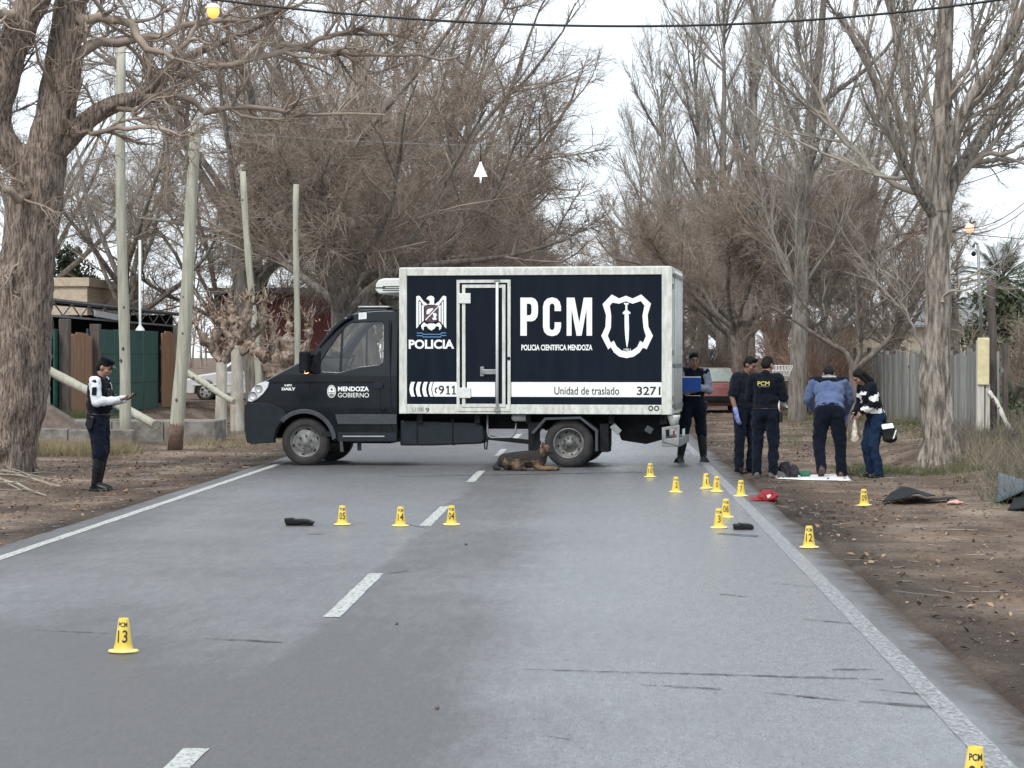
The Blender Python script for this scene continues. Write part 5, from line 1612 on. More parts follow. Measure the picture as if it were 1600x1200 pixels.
# pollarded trees
def pollard(label, base, trunk, limbs, Y, seed):
    rng = np.random.default_rng(seed)
    b = A(*base, Y); b = Vector((b.x, b.y, gz(b.x, b.y)))
    t = thing('pollard_tree', label, 'tree', b, 0, 'pollarded trees on the left')
    rel = lambda P: [A(x, y, Y + dy) - b for (x, y, r, dy) in P]
    barky('trunk', [Vector((0, 0, -.15))] + rel(trunk), [trunk[0][2] * 1.1] + [p[2] for p in trunk], t, M['whitewash'], 22, .07, .03, seed, 6.0, .1)
    stubs = Soup()
    for lb in limbs:
        P = rel(lb)
        # knobbly limb
        n = 9
        Q, R_ = [], []
        for k in range(n + 1):
            u = k / n * (len(P) - 1)
            i = min(int(u), len(P) - 2)
            Q.append(P[i].lerp(P[i + 1], u - i) + Vector(rng.normal(size=3) * .025))
            R_.append((lb[i][2] * (1 - u + i) + lb[i + 1][2] * (u - i)) * (1 + .35 * rng.normal() * (.3 + k / n)))
        R_ = [max(.03, r) for r in R_]
        barky('limb', Q, R_, t, M['knob'], 18, .05, .24, seed + lb[0][0], 9.0, 0)
        end = np.array(Q[-1]); dr = np.array(Q[-1] - Q[-3])
        m_ = 18
        d = unit(unit(dr[None]) * .7 + rng.normal(size=(m_, 3)) * .7 + np.array([0, 0, .5]))
        PP, RR, DD = polylines(rng, np.repeat(end[None], m_, 0) + rng.normal(size=(m_, 3)) * .07, d, rng.uniform(.12, .50, m_), rng.uniform(.010, .032, m_), 4, .25, .1, .45)
        stubs.tubes(PP, RR, 5)
        for q in Q[2:-1]:
            m_ = 3
            d = unit(rng.normal(size=(m_, 3)) + np.array([0, 0, .6]))
            PP, RR, DD = polylines(rng, np.repeat(np.array(q)[None], m_, 0), d, rng.uniform(.12, .40, m_), rng.uniform(.010, .032, m_), 3, .2, .1, .5)
            stubs.tubes(PP, RR, 5)
    raw('stubs', stubs.mesh('stubs', M['knob']), None, t)
    # clinging dead leaves
    n = 70
    lv = Soup()
    ends = np.array([tuple(A(l[-1][0], l[-1][1], Y + l[-1][3]) - b) for l in limbs])
    c = ends[rng.integers(0, len(ends), n)] + rng.normal(size=(n, 3)) * np.array([.13, .13, .12])
    lv.add(*leaf_quads(rng, c, .025, .055))
    raw('dead_leaves', lv.mesh('dead_leaves', M['deadleaf']), None, t)
    return t

def leaf_quads(rng, c, s0, s1, aspect=.55, up=0.0):
    n = len(c)
    d = unit(rng.normal(size=(n, 3)) + np.array([0, 0, up]))
    q = rng.normal(size=(n, 3)); q = unit(q - d * (q * d).sum(1, keepdims=True))
    nn = np.cross(d, q)
    s = rng.uniform(s0, s1, n)[:, None]
    a = c - d * s; e = c + d * s
    l = c - q * s * aspect + nn * s * .18; r = c + q * s * aspect + nn * s * .18
    V = np.stack([a, r, e, l], 1).reshape(-1, 3)
    return V, np.arange(n * 4).reshape(n, 4)

pollard('slim whitewashed pollard tree with curling limbs in front of the white car', (345, 675), [(345, 640, .125, 0), (346, 600, .115, 0), (346, 566, .12, 0)],
        [[(346, 566, .085, 0), (325, 540, .075, -.1), (309, 515, .07, -.2), (298, 492, .07, -.2)], [(346, 566, .085, 0), (333, 535, .07, .1), (340, 508, .06, .2), (328, 483, .075, .2)], [(347, 566, .08, 0), (360, 540, .07, -.1), (352, 515, .06, -.1), (344, 500, .06, 0)]], 51, 61)
pollard('thick pale pollard tree beside the truck bumper', (370, 670), [(370, 640, .14, 0), (371, 590, .13, 0), (371, 540, .15, 0)],
        [[(371, 545, .11, 0), (368, 510, .10, 0), (362, 478, .08, .1)], [(371, 545, .10, 0), (384, 505, .09, -.2), (388, 470, .07, -.3)], [(373, 545, .11, 0), (398, 520, .09, .2), (412, 495, .085, .3), (414, 470, .07, .3)], [(371, 548, .10, 0), (395, 540, .09, -.2), (412, 560, .10, -.3), (425, 545, .08, -.4)], [(371, 545, .09, 0), (352, 520, .07, .2), (352, 495, .06, .2)]], 53, 62)
pollard('broad stubby pollard tree behind the truck bonnet', (440, 655), [(440, 630, .2, 0), (441, 610, .22, 0)],
        [[(441, 615, .17, 0), (415, 570, .13, 0), (402, 530, .12, 0), (410, 500, .10, 0)], [(441, 612, .17, 0), (432, 560, .14, .2), (428, 510, .11, .3)], [(441, 612, .16, 0), (450, 560, .14, -.2), (452, 520, .11, -.2), (450, 492, .09, -.2)], [(441, 612, .17, 0), (470, 570, .14, 0), (482, 530, .12, 0), (484, 500, .09, 0)], [(443, 614, .16, 0), (485, 585, .13, .3), (505, 550, .11, .4), (518, 525, .08, .4)], [(443, 614, .14, 0), (500, 590, .11, -.3), (520, 565, .09, -.3), (530, 548, .07, -.3)]], 62, 63)

# ------------------------------------------------------------------ cars
M['carwhite'] = mat('white_car_paint', (.62, .63, .63), .3, coat=.4, vary=.05)
M['carred'] = mat('faded_red_paint', (.17, .045, .045), .4, coat=.2, col2=(.24, .085, .08), vscale=3)
M['carglass'] = mat('dark_window', (.05, .06, .06), .08, coat=.6)
M['palescreen'] = mat('pale_rear_screen', (.26, .30, .27), .15, coat=.6, vary=.15)  # rear screen in a paler tone than the other car windows
def car(name, label, loc, rotz, paint, L=4.2, W=1.68, H=1.42, screen='carglass', boxy=False):
    c = thing(name, label, 'car', loc, rotz)
    wr = .30
    x1, x2 = .78, L - .82
    arcs = lambda cx: [(cx + .36 * math.cos(RAD(a)), wr + .36 * math.sin(RAD(a))) for a in range(180, -1, -20)]
    low = [(0.02, .30), (.05, .22)] + [(x1 - .36, .22)] + arcs(x1)[1:-1] + [(x1 + .36, .22), (x2 - .36, .22)] + arcs(x2)[1:-1] + [(x2 + .36, .22), (L - .04, .24), (L, .45), (L - .03, .80), (L - .12, .92), (L - .55, .96), (3.25, .97), (1.25, .95), (.55, .84), (.12, .70), (.0, .5)]
    # body built in slices so the flanks bow outward
    body = MB().prism(low, -W / 2, W / 2).build('body', paint, c, .06, 3)
    g0, g1 = (1.12, .95), (L - .50, .955)
    r0, r1 = (1.85, H), (L - 1.20 if not boxy else L - .95, H - .01)
    wb, wt = W / 2 - .05, W / 2 - .20
    MB().add([(g0[0], -wb, g0[1]), (g1[0], -wb, g1[1]), (g1[0], wb, g1[1]), (g0[0], wb, g0[1]), (r0[0], -wt, r0[1]), (r1[0], -wt, r1[1]), (r1[0], wt, r1[1]), (r0[0], wt, r0[1])],
             [(0, 1, 5, 4), (1, 2, 6, 5), (2, 3, 7, 6), (3, 0, 4, 7), (4, 5, 6, 7), (0, 3, 2, 1)]).build('cabin', paint, c, .05, 3)
    def lerp2(a, b, t): return Vector(a).lerp(Vector(b), t)
    def pane(nm, q, m, inset=.1, out=.012, pr=None):
        q = [Vector(v) for v in q]
        cc = sum(q, Vector()) / 4
        nn = (q[1] - q[0]).cross(q[3] - q[0]).normalized()
        if nn.dot(cc - Vector((L / 2, 0, .9))) < 0: nn = -nn
        q = [v.lerp(cc, inset) + nn * out for v in q]
        MB().add(q + [v - nn * .03 for v in q], [(0, 1, 2, 3), (7, 6, 5, 4), (0, 4, 5, 1), (1, 5, 6, 2), (2, 6, 7, 3), (3, 7, 4, 0)]).build(nm, M[m], c)
    for s in (-1, 1):
        B0, B1, R0, R1 = Vector((g0[0], s * wb, g0[1])), Vector((g1[0], s * wb, g1[1])), Vector((r0[0], s * wt, r0[1])), Vector((r1[0], s * wt, r1[1]))
        for (a, b) in ((.06, .49), (.52, .93)):
            pane('side_window', [B0.lerp(B1, a), B0.lerp(B1, b), R0.lerp(R1, b), R0.lerp(R1, a)], 'carglass', .12)
        MB().box(L * .46, L * .46 + .15, s * (W / 2 + .0), s * (W / 2 + .02), .80, .83).build('door_handle', M['black'], c)
        MB().box(.35, L - .3, s * (W / 2 - .005), s * (W / 2 + .015), .50, .56).build('side_strip', M['plastic'] if boxy else paint, c, .006)
        MB().obox((1.35, s * (W / 2 + .06), 1.0), (.06, 0, 0), (0, .09, 0), (0, 0, .06)).build('mirror', paint, c, .02)
        MB().obox((.10, s * (W / 2 - .28), .64), (.05, 0, .02), (0, .22, 0), (-.02, 0, .07)).build('headlight', M['lens'], c, .02)
        MB().box(L - .05, L + .012, s * (W / 2 - .12) - .12, s * (W / 2 - .12) + .10, .66, .84).build('tail_light', M['redlens'], c, .01)
    pane('windscreen', [(g0[0], -wb, g0[1]), (g0[0], wb, g0[1]), (r0[0], wt, r0[1]), (r0[0], -wt, r0[1])], 'carglass', .09)
    pane('rear_screen', [(g1[0], -wb, g1[1]), (g1[0], wb, g1[1]), (r1[0], wt, r1[1]), (r1[0], -wt, r1[1])], screen, .10)
    for xx, nm in ((-.06, 'front_bumper'), (L - .06, 'rear_bumper')):
        MB().box(xx, xx + .14, -W / 2 + .03, W / 2 - .03, .34, .54).build(nm, M['black'] if boxy else paint, c, .03)
    MB().box(L + .085, L + .095, -.2, .2, .40, .50).build('number_plate', M['black'], c)
    for xx in (x1, x2):
        for s in (-1, 1):
            w = bpy.data.objects.new('wheel', None); link(w, c)
            w.location = (xx, s * (W / 2 - .02), wr); w.rotation_euler = (0, 0, 0 if s < 0 else PI)
            MB().lathe([(.19, .0), (.21, .015), (.27, .015), (wr, -.02), (wr, -.16), (.2, -.18)], 28, (0, 0, 0), 'y').build('tyre', M['rubber'], w)
            MB().lathe([(.2, -.005), (.18, .01), (.10, -.015), (.05, .0), (0, .004)], 24, (0, 0, 0), 'y').build('rim', M['alu'], w)
            for k in range(5):
                a = 2 * PI * k / 5
                MB().lathe([(0, .0), (.038, .0), (.038, -.02)], 10, (.13 * math.cos(a), -.006, .13 * math.sin(a)), 'y').build('rim_hole', M['black'], w)
    return c
yc = 74.0
wx = A(291, 630, yc).x
car('parked_car', 'white hatchback parked side on behind the pollard trees', (wx, yc, gz(-12, yc) - .02), 0, M['carwhite'], L=4.1, H=1.45)
rc = A(1112, 640, 70.5)
car('parked_car', 'old faded red car seen from behind on the right verge', (rc.x + .05, 74.5, gz(rc.x, 72)), RAD(-90), M['carred'], L=4.2, W=1.66, H=1.42, screen='palescreen', boxy=True)

# ------------------------------------------------------------------ right side
M['greyboard'] = mat('grey_weathered_board', (0.12, 0.125, 0.12), 0.85, col2=(0.24, 0.245, 0.235), vscale=2.5, stretch=(3, 3, .5), bump=.3)
M['cream'] = mat('cream_paint', (0.62, 0.55, 0.33), 0.7, vary=.12, vscale=6)
M['palewood'] = mat('pale_wood', (0.38, 0.36, 0.31), 0.85, col2=(0.55, 0.53, 0.47), vscale=4, stretch=(4, 4, .5), bump=.3)
M['wallblue'] = mat('pale_blue_wall', (0.30, 0.38, 0.46), 0.8, col2=(.40, .47, .54), vscale=1.5)
M['plaster'] = mat('cream_plaster', (0.52, 0.44, 0.33), 0.9, col2=(0.62, 0.54, 0.42), vscale=1.2)
bf = thing('board_fence', 'long grey weathered board fence running along the right verge', 'fence', (8.15, 46.5, gz(8.15, 50)))
_bv = [mat('grey_board', (0.13 * k, 0.135 * k, 0.127 * k), 0.85, col2=(0.27 * k, 0.27 * k, 0.25 * k), vscale=3.5, stretch=(3, 3, .4), bump=.3) for k in (.75, 1.0, 1.3)]
_bm = [MB().box(-.025, .025, .012, .47, -.25, 1.70 + h).mesh('board', M['greyboard']) for h in (0, .05, -.04, .09)]
for k in range(66):
    o = raw('board', _bm[random.randrange(4)], None, bf)
    o.location = (random.uniform(-.015, .015), k * .48, random.uniform(-.02, .02))
    o.rotation_euler = (random.uniform(-.012, .012), random.uniform(-.02, .02), 0)
    o.material_slots[0].link = 'OBJECT'
    o.material_slots[0].material = _bv[random.randrange(3)]
for zz in (.5, 1.3):
    MB().box(.03, .09, 0, 66 * .48, zz, zz + .09).build('rail', M['greyboard'], bf)
for k in range(9):
    MB().box(.09, .19, k * 3.9, k * 3.9 + .1, -.3, 1.9).build('fence_post', M['oldwood'], bf)
pb = A(1535, 684, 46.2); pb = Vector((pb.x, pb.y, gz(pb.x, pb.y)))
pil = thing('meter_pillar', 'cream topped meter pillar with a steel pipe mast at the fence end', 'pillar', pb)
MB().box(-.12, .02, -.1, .1, -.2, zat(532, 46.2) - pb.z).build('plank_post', M['palewood'], pil, .01)
MB().box(.05, .14, -.08, .08, -.2, zat(600, 46.2) - pb.z).build('plank_post', M['palewood'], pil, .01)
MB().box(.022, .049, -.05, .05, -.2, zat(600, 46.2) - pb.z).build('filler_board', M['greyboard'], pil)
MB().box(-.125, .115, -.14, -.101, zat(601, 46.2) - pb.z, zat(528, 46.2) - pb.z).build('meter_cover', M['cream'], pil, .015)
MB().tube([(-.02, 0, zat(532, 46.2) - pb.z), (-.10, 0, zat(385, 46.2) - pb.z)], .032, 10).build('pipe_mast', M['galv'], pil)
MB().tube([(-.10, 0, zat(384, 46.2) - pb.z), (-.16, 0, zat(380, 46.2) - pb.z), (-.2, 0, zat(388, 46.2) - pb.z)], .03, 8).build('pipe_bend', M['galv'], pil)
MB().ell((-.19, -.02, zat(398, 46.2) - pb.z), (.05, .05, .05), None, 10, 8).build('insulator', M['black'], pil)
pole('dark_post', 'dark square-cut post right beside the cream meter pillar', 46.6, (1550, 684), (1550, 438), .095, .085, m='oldwood', cat='post')
pole('prop_log', 'pale plank propping the meter pillar from the right', 45.6, (1586, 682), (1546, 612), .045, .045, m='palewood', Y2=46.1, cat='plank')

# wire rubbish basket on a post
kb = A(1217, 642, 52); kb = Vector((kb.x, kb.y, gz(kb.x, kb.y)))
rbk = thing('rubbish_basket', 'white wire rubbish basket on a thin post behind the officers', 'basket', kb)
zb0 = zat(594, 52) - kb.z; zt1 = zat(571, 52) - kb.z
MB().tube([(0, 0, -.1), (0, 0, zb0)], .02, 8).build('post', M['white'], rbk)
for k in range(9):
    u = -1 + 2 * k / 8
    for s in (-1, 1):
        MB().tube([(u * .2 - .02, s * .14, zb0), (u * .30 - .05 * 0, s * .2, zt1)], .007, 5).build('wire', M['white'], rbk)
for k in range(4):
    t = k / 3
    hx, hy, z = .2 + .1 * t, .14 + .06 * t, zb0 + (zt1 - zb0) * t
    MB().tube([(-hx, -hy, z), (hx, -hy, z), (hx, hy, z), (-hx, hy, z), (-hx, -hy, z)], .008, 5).build('hoop', M['white'], rbk)

# buildings and greenery beyond
fb = thing('blue_house', 'pale blue wall of a house far behind the truck', 'house', (5.0, 118, .0))
MB().box(-1.4, 1.4, 0, 4, -.3, 1.9).build('wall', M['wallblue'], fb)
MB().box(-1.5, 1.5, -.15, 4.1, 1.9, 2.1).build('roof', M['concrete'], fb)
MB().box(-.5, .1, -.03, -.001, .6, 1.4).build('window', M['carglass'], fb)
ch_ = thing('cream_house', 'cream plastered house wall showing above the grey fence', 'house', (11.2, 92, 0))
MB().box(-1.6, 1.4, 0, 5, -.3, 2.7).build('wall', M['plaster'], ch_)
MB().box(-1.75, 1.55, -.2, 5.2, 2.7, 2.85).build('roof', M['concrete'], ch_)
MB().box(-.5, .3, -.03, -.001, 1.0, 1.9).build('window', M['carglass'], ch_)
ws = thing('white_shed', 'long white corrugated shed roof far beyond the meter pillar', 'shed', (17.5, 100, 0))
MB().box(-4, 7, 0, 8, -.3, 3.0).build('wall', M['plaster'], ws)
MB().add([(-4.3, -.4, 3.0), (7.3, -.4, 3.0), (7.3, 5, 4.2), (-4.3, 5, 4.2), (-4.3, -.4, 3.08), (7.3, -.4, 3.08), (7.3, 5, 4.28), (-4.3, 5, 4.28)], [(0, 3, 2, 1), (4, 5, 6, 7), (0, 1, 5, 4), (1, 2, 6, 5), (2, 3, 7, 6), (3, 0, 4, 7)]).build('roof', M['galv'], ws)
rl = thing('rail_fence', 'low metal rail fence beyond the propping plank', 'fence', (12.2, 62, gz(12, 62)))
for k in range(4):
    MB().tube([(-1.4, 0, .4 + .28 * k), (4.5, 0, .4 + .28 * k)], .03, 8).build('rail', M['galv'], rl)
for k in range(4):
    MB().tube([(-1.4 + 1.9 * k, 0, -.2), (-1.4 + 1.9 * k, 0, 1.45)], .04, 8).build('post', M['oldwood'], rl)

M['leaf'] = mat('evergreen_leaf', (0.030, 0.045, 0.018), 0.6, col2=(0.075, 0.095, 0.04), vscale=2)
M['palm'] = mat('palm_frond', (0.032, 0.048, 0.028), 0.6, col2=(0.085, 0.105, 0.06), vscale=3)
M['dryfrond'] = mat('dry_frond', (0.13, 0.10, 0.06), 0.8, col2=(0.22, 0.18, 0.12), vscale=3)
def leafy(name, label, base, clumps, n, s0, s1, seed, trunk_r=.12):
    rng = np.random.default_rng(seed)
    t = thing(name, label, 'tree', base)
    s = Soup(); tk = Soup()
    for (cx, cy, cz, r) in clumps:
        k = int(n * r)
        sub = rng.normal(size=(9, 3)) * r * .55
        c = np.array([cx, cy, cz]) + sub[rng.integers(0, 9, k)] + rng.normal(size=(k, 3)) * r * .28
        s.add(*leaf_quads(rng, c, s0, s1, .5))
        P = np.array([[[0, 0, -.2], [cx * .2, cy * .2, cz * .4], [cx * .6, cy * .6, cz * .75], [cx, cy, cz]]])
        tk.tubes(P, np.array([[trunk_r, trunk_r * .8, trunk_r * .4, trunk_r * .15]]), 7)
    raw('trunk', tk.mesh('trunk', M['bark']), None, t)
    raw('crown', s.mesh('crown', M['leaf']), None, t)
    return t
e1 = A(103, 600, 98)
leafy('evergreen_tree', 'dark evergreen tree peeking over the shed roof on the left', (e1.x, 98, 0), [(0, 0, 4.6, .7), (-.25, .2, 5.3, .55), (.3, 0, 5.5, .5), (0, 0, 6.0, .4), (.9, .2, 4.9, .5), (1.3, 0, 4.5, .4)], 1500, .06, .12, 71)
e2 = A(1578, 640, 58)
leafy('leafy_tree', 'dark leafy tree at the right edge under the palm', (e2.x, 60, 0), [(0, 0, 1.6, .6), (-.35, .2, 2.2, .5), (.5, 0, 2.4, .6), (.2, 0, 3.0, .5), (-.3, -.2, 3.1, .4), (.9, 0, 1.5, .6), (.6, 0, 3.2, .4), (1.2, 0, 2.6, .6)], 800, .05, .12, 72)
leafy('leafy_bush', 'low green bush at the right edge behind the weeds', (A(1596, 660, 50).x, 50, .1), [(0, 0, .3, .45), (.5, 0, .4, .45), (-.5, .3, .3, .35)], 700, .03, .08, 73, .03)
def palm(label, px, py, Y, fl, seed, nf=34):
    rng = np.random.default_rng(seed)
    c = A(px, py, Y)
    t = thing('palm_tree', label, 'palm', (c.x, Y, 0))
    MB().tube([(0, 0, -.2), (.05, 0, c.z * .5), (0, 0, c.z)], [.26, .22, .2], 12).build('trunk', M['bark'], t)
    fr_, dr_ = Soup(), Soup()
    for k in range(nf):
        a = 2 * PI * k * .618 + rng.normal() * .1
        el = RAD(78 - 120 * (k / nf) + rng.normal() * 6)
        d = np.array([math.cos(a) * math.cos(el), math.sin(a) * math.cos(el), math.sin(el)])
        P, R, D = polylines(rng, np.array([[0, 0, c.z]]), d[None], np.array([fl * rng.uniform(.8, 1.1)]), np.array([.02]), 8, .02, -.07, .3)
        tgt = fr_ if k < nf * .78 else dr_
        tgt.tubes(P, R, 4)
        for i in range(3, 9):
            for s in (-1, 1):
                sd = np.cross(D[0, i], [0, 0, 1.]); sd = sd / max(np.linalg.norm(sd), 1e-6) * s
                for j in range(3):
                    b0 = P[0, i - 1] + (P[0, i] - P[0, i - 1]) * j / 3
                    tip = b0 + (sd * .55 + D[0, i] * .75) * fl * .34 + np.array([0, 0, -.08 * fl])
                    w = D[0, i] * .03 * fl
                    tgt.add(np.array([b0 - w * .5, b0 + w * .5, tip + w * .1, tip - w * .1]), np.array([[0, 1, 2, 3]]))
    raw('crown', fr_.mesh('crown', M['palm']), None, t)
    raw('dry_fronds', dr_.mesh('dry_fronds', M['dryfrond']), None, t)
palm('tall fan palm standing against the sky at the right edge', 1566, 438, 70, 1.3, 81, 44)
palm('smaller palm half hidden behind the peeling trunk', 1489, 475, 84, .7, 82, 26)
palm('young palm with spiky fronds beside the propping plank', 1582, 640, 52, .75, 83, 20)

# ------------------------------------------------------------------ lamps and wires overhead
M['enamel'] = mat('white_enamel', (.85, .86, .86), .35, vary=.03)
M['bulb'] = mat('lit_bulb', (.9, .9, .85), .3, emit=(1, .97, .9), estr=2.5)
M['warmbulb'] = mat('lit_warm_globe', (.9, .55, .2), .3, emit=(1.0, .36, .05), estr=.9)
M['peach'] = mat('peach_globe', (.75, .5, .35), .3, emit=(1.0, .62, .40), estr=.35)
M['cable'] = mat('black_cable', (.012, .012, .012), .6, vary=.2)
def span(a, b, sag, n=24):
    a, b = Vector(a), Vector(b)
    return [a.lerp(b, k / n) - Vector((0, 0, sag * 4 * (k / n) * (1 - k / n))) for k in range(n + 1)]
def hanging_lamp(label, px, py, Y, w):
    c = A(px, py, Y)
    t = thing('hanging_street_lamp', label, 'street lamp', c)
    h = w * 1.05
    MB().lathe([(w / 2, -h * .45), (w * .44, -h * .38), (w * .30, -h * .05), (w * .16, h * .25), (w * .09, h * .38), (w * .08, h * .5), (0, h * .52)], 24).build('shade', M['enamel'], t)
    MB().lathe([(w * .42, -h * .40), (w * .27, -h * .05), (0, -h * .04)], 20).build('reflector', M['bulb'], t)
    MB().cap((0, 0, -h * .35), (0, 0, -h * .85), w * .08, w * .07).build('lamp_tube', M['lens'], t)
    MB().tube([(0, 0, h * .5), (0, 0, h * .5 + .40)], .014, 6).build('hanger', M['cable'], t)
    MB().tube([p for p in span((-9 - c.x, 0, h * .5 + .75), (7 - c.x, 0, h * .5 + .75), .4 if True else 0)], .005, 5).build('span_wire', M['galv'], t)
    return t
hanging_lamp('white bell shaped street lamp hanging over the road above the truck box', 751, 265, 50, .32)
hanging_lamp('small distant white street lamp hanging far down the road', 867, 385, 108, .32)
c = A(333, 18, 30)
t = thing('globe_lamp', 'glowing orange lamp hanging among branches at the top left', 'street lamp', c)
MB().ell((0, 0, 0), (.085, .085, .09), None, 20, 14).build('globe', M['warmbulb'], t)
MB().lathe([(.10, .05), (.07, .09), (.03, .11), (0, .115)], 18).build('cap', M['enamel'], t)
MB().tube([(0, 0, .11), (0, 0, 1.2)], .006, 6).build('hanger', M['cable'], t)
c = A(1481, 365, 58)
t = thing('bracket_lamp', 'peach coloured round lamp on a bracket arm against the sky', 'street lamp', (c.x, 58, 0))
MB().tube([(0, 0, -.2), (0, 0, c.z + .3)], [.09, .07], 12).build('pole', M['polewood'], t)
a2 = A(1524, 346, 57.5) - Vector(t.location)
MB().tube([(0, 0, c.z), a2], .025, 8).build('arm', M['oldwood'], t)
g2 = A(1515, 357, 57.6) - Vector(t.location)
MB().ell(g2, (.12, .12, .13), None, 20, 14).build('globe', M['peach'], t)
MB().tube([g2 + Vector((0, 0, .12)), g2 + Vector((.05, 0, .3))], .012, 6).build('hanger', M['cable'], t)

def cable(label, P, r=.012):
    o = MB().tube(P, r, 6, False).build('overhead_cable', M['cable'])
    return tag(o, label, 'cable')
n = 60
P_ = []
for k in range(n + 1):
    x = -100 + 1900 * k / n
    y = 41.0 - ((x - 985) ** 2) * (.0000985 if x < 985 else .000124)
    P_.append(A(x, y, 24))
cable('thick black cable sagging across the top of the view', P_, .013)
for (p, q, sag, Y, lab) in (((1440, 300), (1680, 205), .25, 52, 'upper thin black wire at the right beside the upright branches'),
                            ((1480, 352), (1700, 180), .9, 54, 'sagging twin wire, upper strand, right of the bracket lamp'),
                            ((1480, 360), (1700, 195), .9, 54, 'sagging twin wire, lower strand, right of the bracket lamp'),
                            ((1516, 366), (1700, 380), .02, 60, 'faint straight wire running right from the bracket lamp')):
    cable(lab, span(A(*p, Y), A(*q, Y), sag), .010)
for k, yy in enumerate((425, 442, 463, 478)):
    cable(('top', 'second', 'third', 'lowest')[k] + ' barbed wire strand strung from the peeling trunk to the pipe mast', span(A(1470, yy + 2, 46), A(1532, yy, 46.1), .04, 12), .006)

# ------------------------------------------------------------------ people
M['skin'] = mat('skin', (.27, .15, .105), .55, vary=.12, vscale=14)
M['skin_dark'] = mat('skin_tan', (.19, .10, .07), .55, vary=.12, vscale=14)
M['hair'] = mat('black_hair', (.005, .0045, .004), .6, spec=.2, vary=.4, vscale=40, stretch=(6, 6, 1), bump=.4, bscale=70)
M['navycloth'] = mat('navy_cloth', (.0045, .0065, .012), .9, spec=.12, vary=.35, vscale=7, sheen=.05, bump=.2, bscale=60)
M['navypants'] = mat('navy_trousers', (.004, .007, .015), .9, spec=.12, vary=.35, vscale=6, sheen=.05, bump=.2, bscale=60)
M['tee'] = mat('dark_tee', (.005, .008, .014), .92, spec=.12, vary=.3, vscale=7, sheen=.1, bump=.2, bscale=60)
M['jeans'] = mat('blue_jeans', (.007, .017, .042), .9, spec=.12, col2=(.014, .028, .06), vscale=5, bump=.2, bscale=80)
M['slate'] = mat('slate_blue_jacket', (.065, .095, .19), .75, spec=.12, col2=(.10, .14, .255), vscale=5, sheen=.2, bump=.2, bscale=50)
M['shirt'] = mat('white_shirt', (.58, .60, .63), .85, vary=.06, vscale=8, bump=.2, bscale=50)
M['greysleeve'] = mat('grey_blue_sleeve', (.13, .15, .20), .85, col2=(.22, .24, .30), vscale=6, bump=.2, bscale=50)
M['leather'] = mat('black_leather', (.006, .006, .007), .35, spec=.35, vary=.3, vscale=9, bump=.3, bscale=25)
M['boot'] = mat('rubber_boot', (.012, .015, .015), .5, spec=.3, vary=.3, vscale=8)
M['greyboot'] = mat('dusty_boot', (.075, .08, .075), .75, vary=.25, vscale=10)
M['brownboot'] = mat('brown_shoe', (.06, .030, .022), .5, vary=.25, vscale=10)
M['glove'] = mat('lilac_glove', (.17, .21, .46), .45, vary=.08, vscale=14)
M['yellowprint'] = mat('yellow_print', (.75, .62, .12), .6, vary=.05)
M['paleprint'] = mat('grey_print', (.30, .33, .34), .7, vary=.1)
M['eye'] = mat('eye_dark', (.012, .010, .010), .2, vary=.1)
M['paper'] = mat('paper', (.75, .76, .74), .7, vary=.04)
M['folder'] = mat('blue_folder', (.012, .07, .32), .4, vary=.1)
M['bagplastic'] = mat('pale_bag', (.56, .50, .40), .45, vary=.15, vscale=9)

def Rx(a): return Matrix.Rotation(a, 3, 'X')
def Rz(a): return Matrix.Rotation(a, 3, 'Z')

def hand(mb, w, d, n, curl=.5, s=1.0):
    "palm, four jointed fingers and a thumb; d points along the fingers, n out of the palm"
    d = Vector(d).normalized(); n = Vector(n); n = (n - d * n.dot(d)).normalized()
    sd = d.cross(n)
    rot = Matrix((sd, n, d)).transposed()
    mb.ell(Vector(w) + d * .045 * s, (.040 * s, .018 * s, .055 * s), rot, 12, 8)
    for k, (off, L) in enumerate(((-.029, .068), (-.010, .078), (.010, .073), (.028, .058))):
        b = Vector(w) + d * .088 * s + sd * off * s
        a1, a2 = curl * .6, curl * 1.5
        m = b + (d * math.cos(a1) + n * math.sin(a1)) * L * .52 * s
        e = m + (d * math.cos(a2) + n * math.sin(a2)) * L * .5 * s
        mb.cap(b - d * .02 * s, m, .0095 * s, .009 * s, 8).cap(m, e, .009 * s, .0075 * s, 8)
    b = Vector(w) + d * .025 * s - sd * .032 * s
    m = b + (d * .6 - sd * .65 + n * .3).normalized() * .04 * s
    e = m + (d * .85 - sd * .2 + n * (.3 + curl * .4)).normalized() * .034 * s
    mb.cap(b, m, .012 * s, .0105 * s, 8).cap(m, e, .0105 * s, .008 * s, 8)

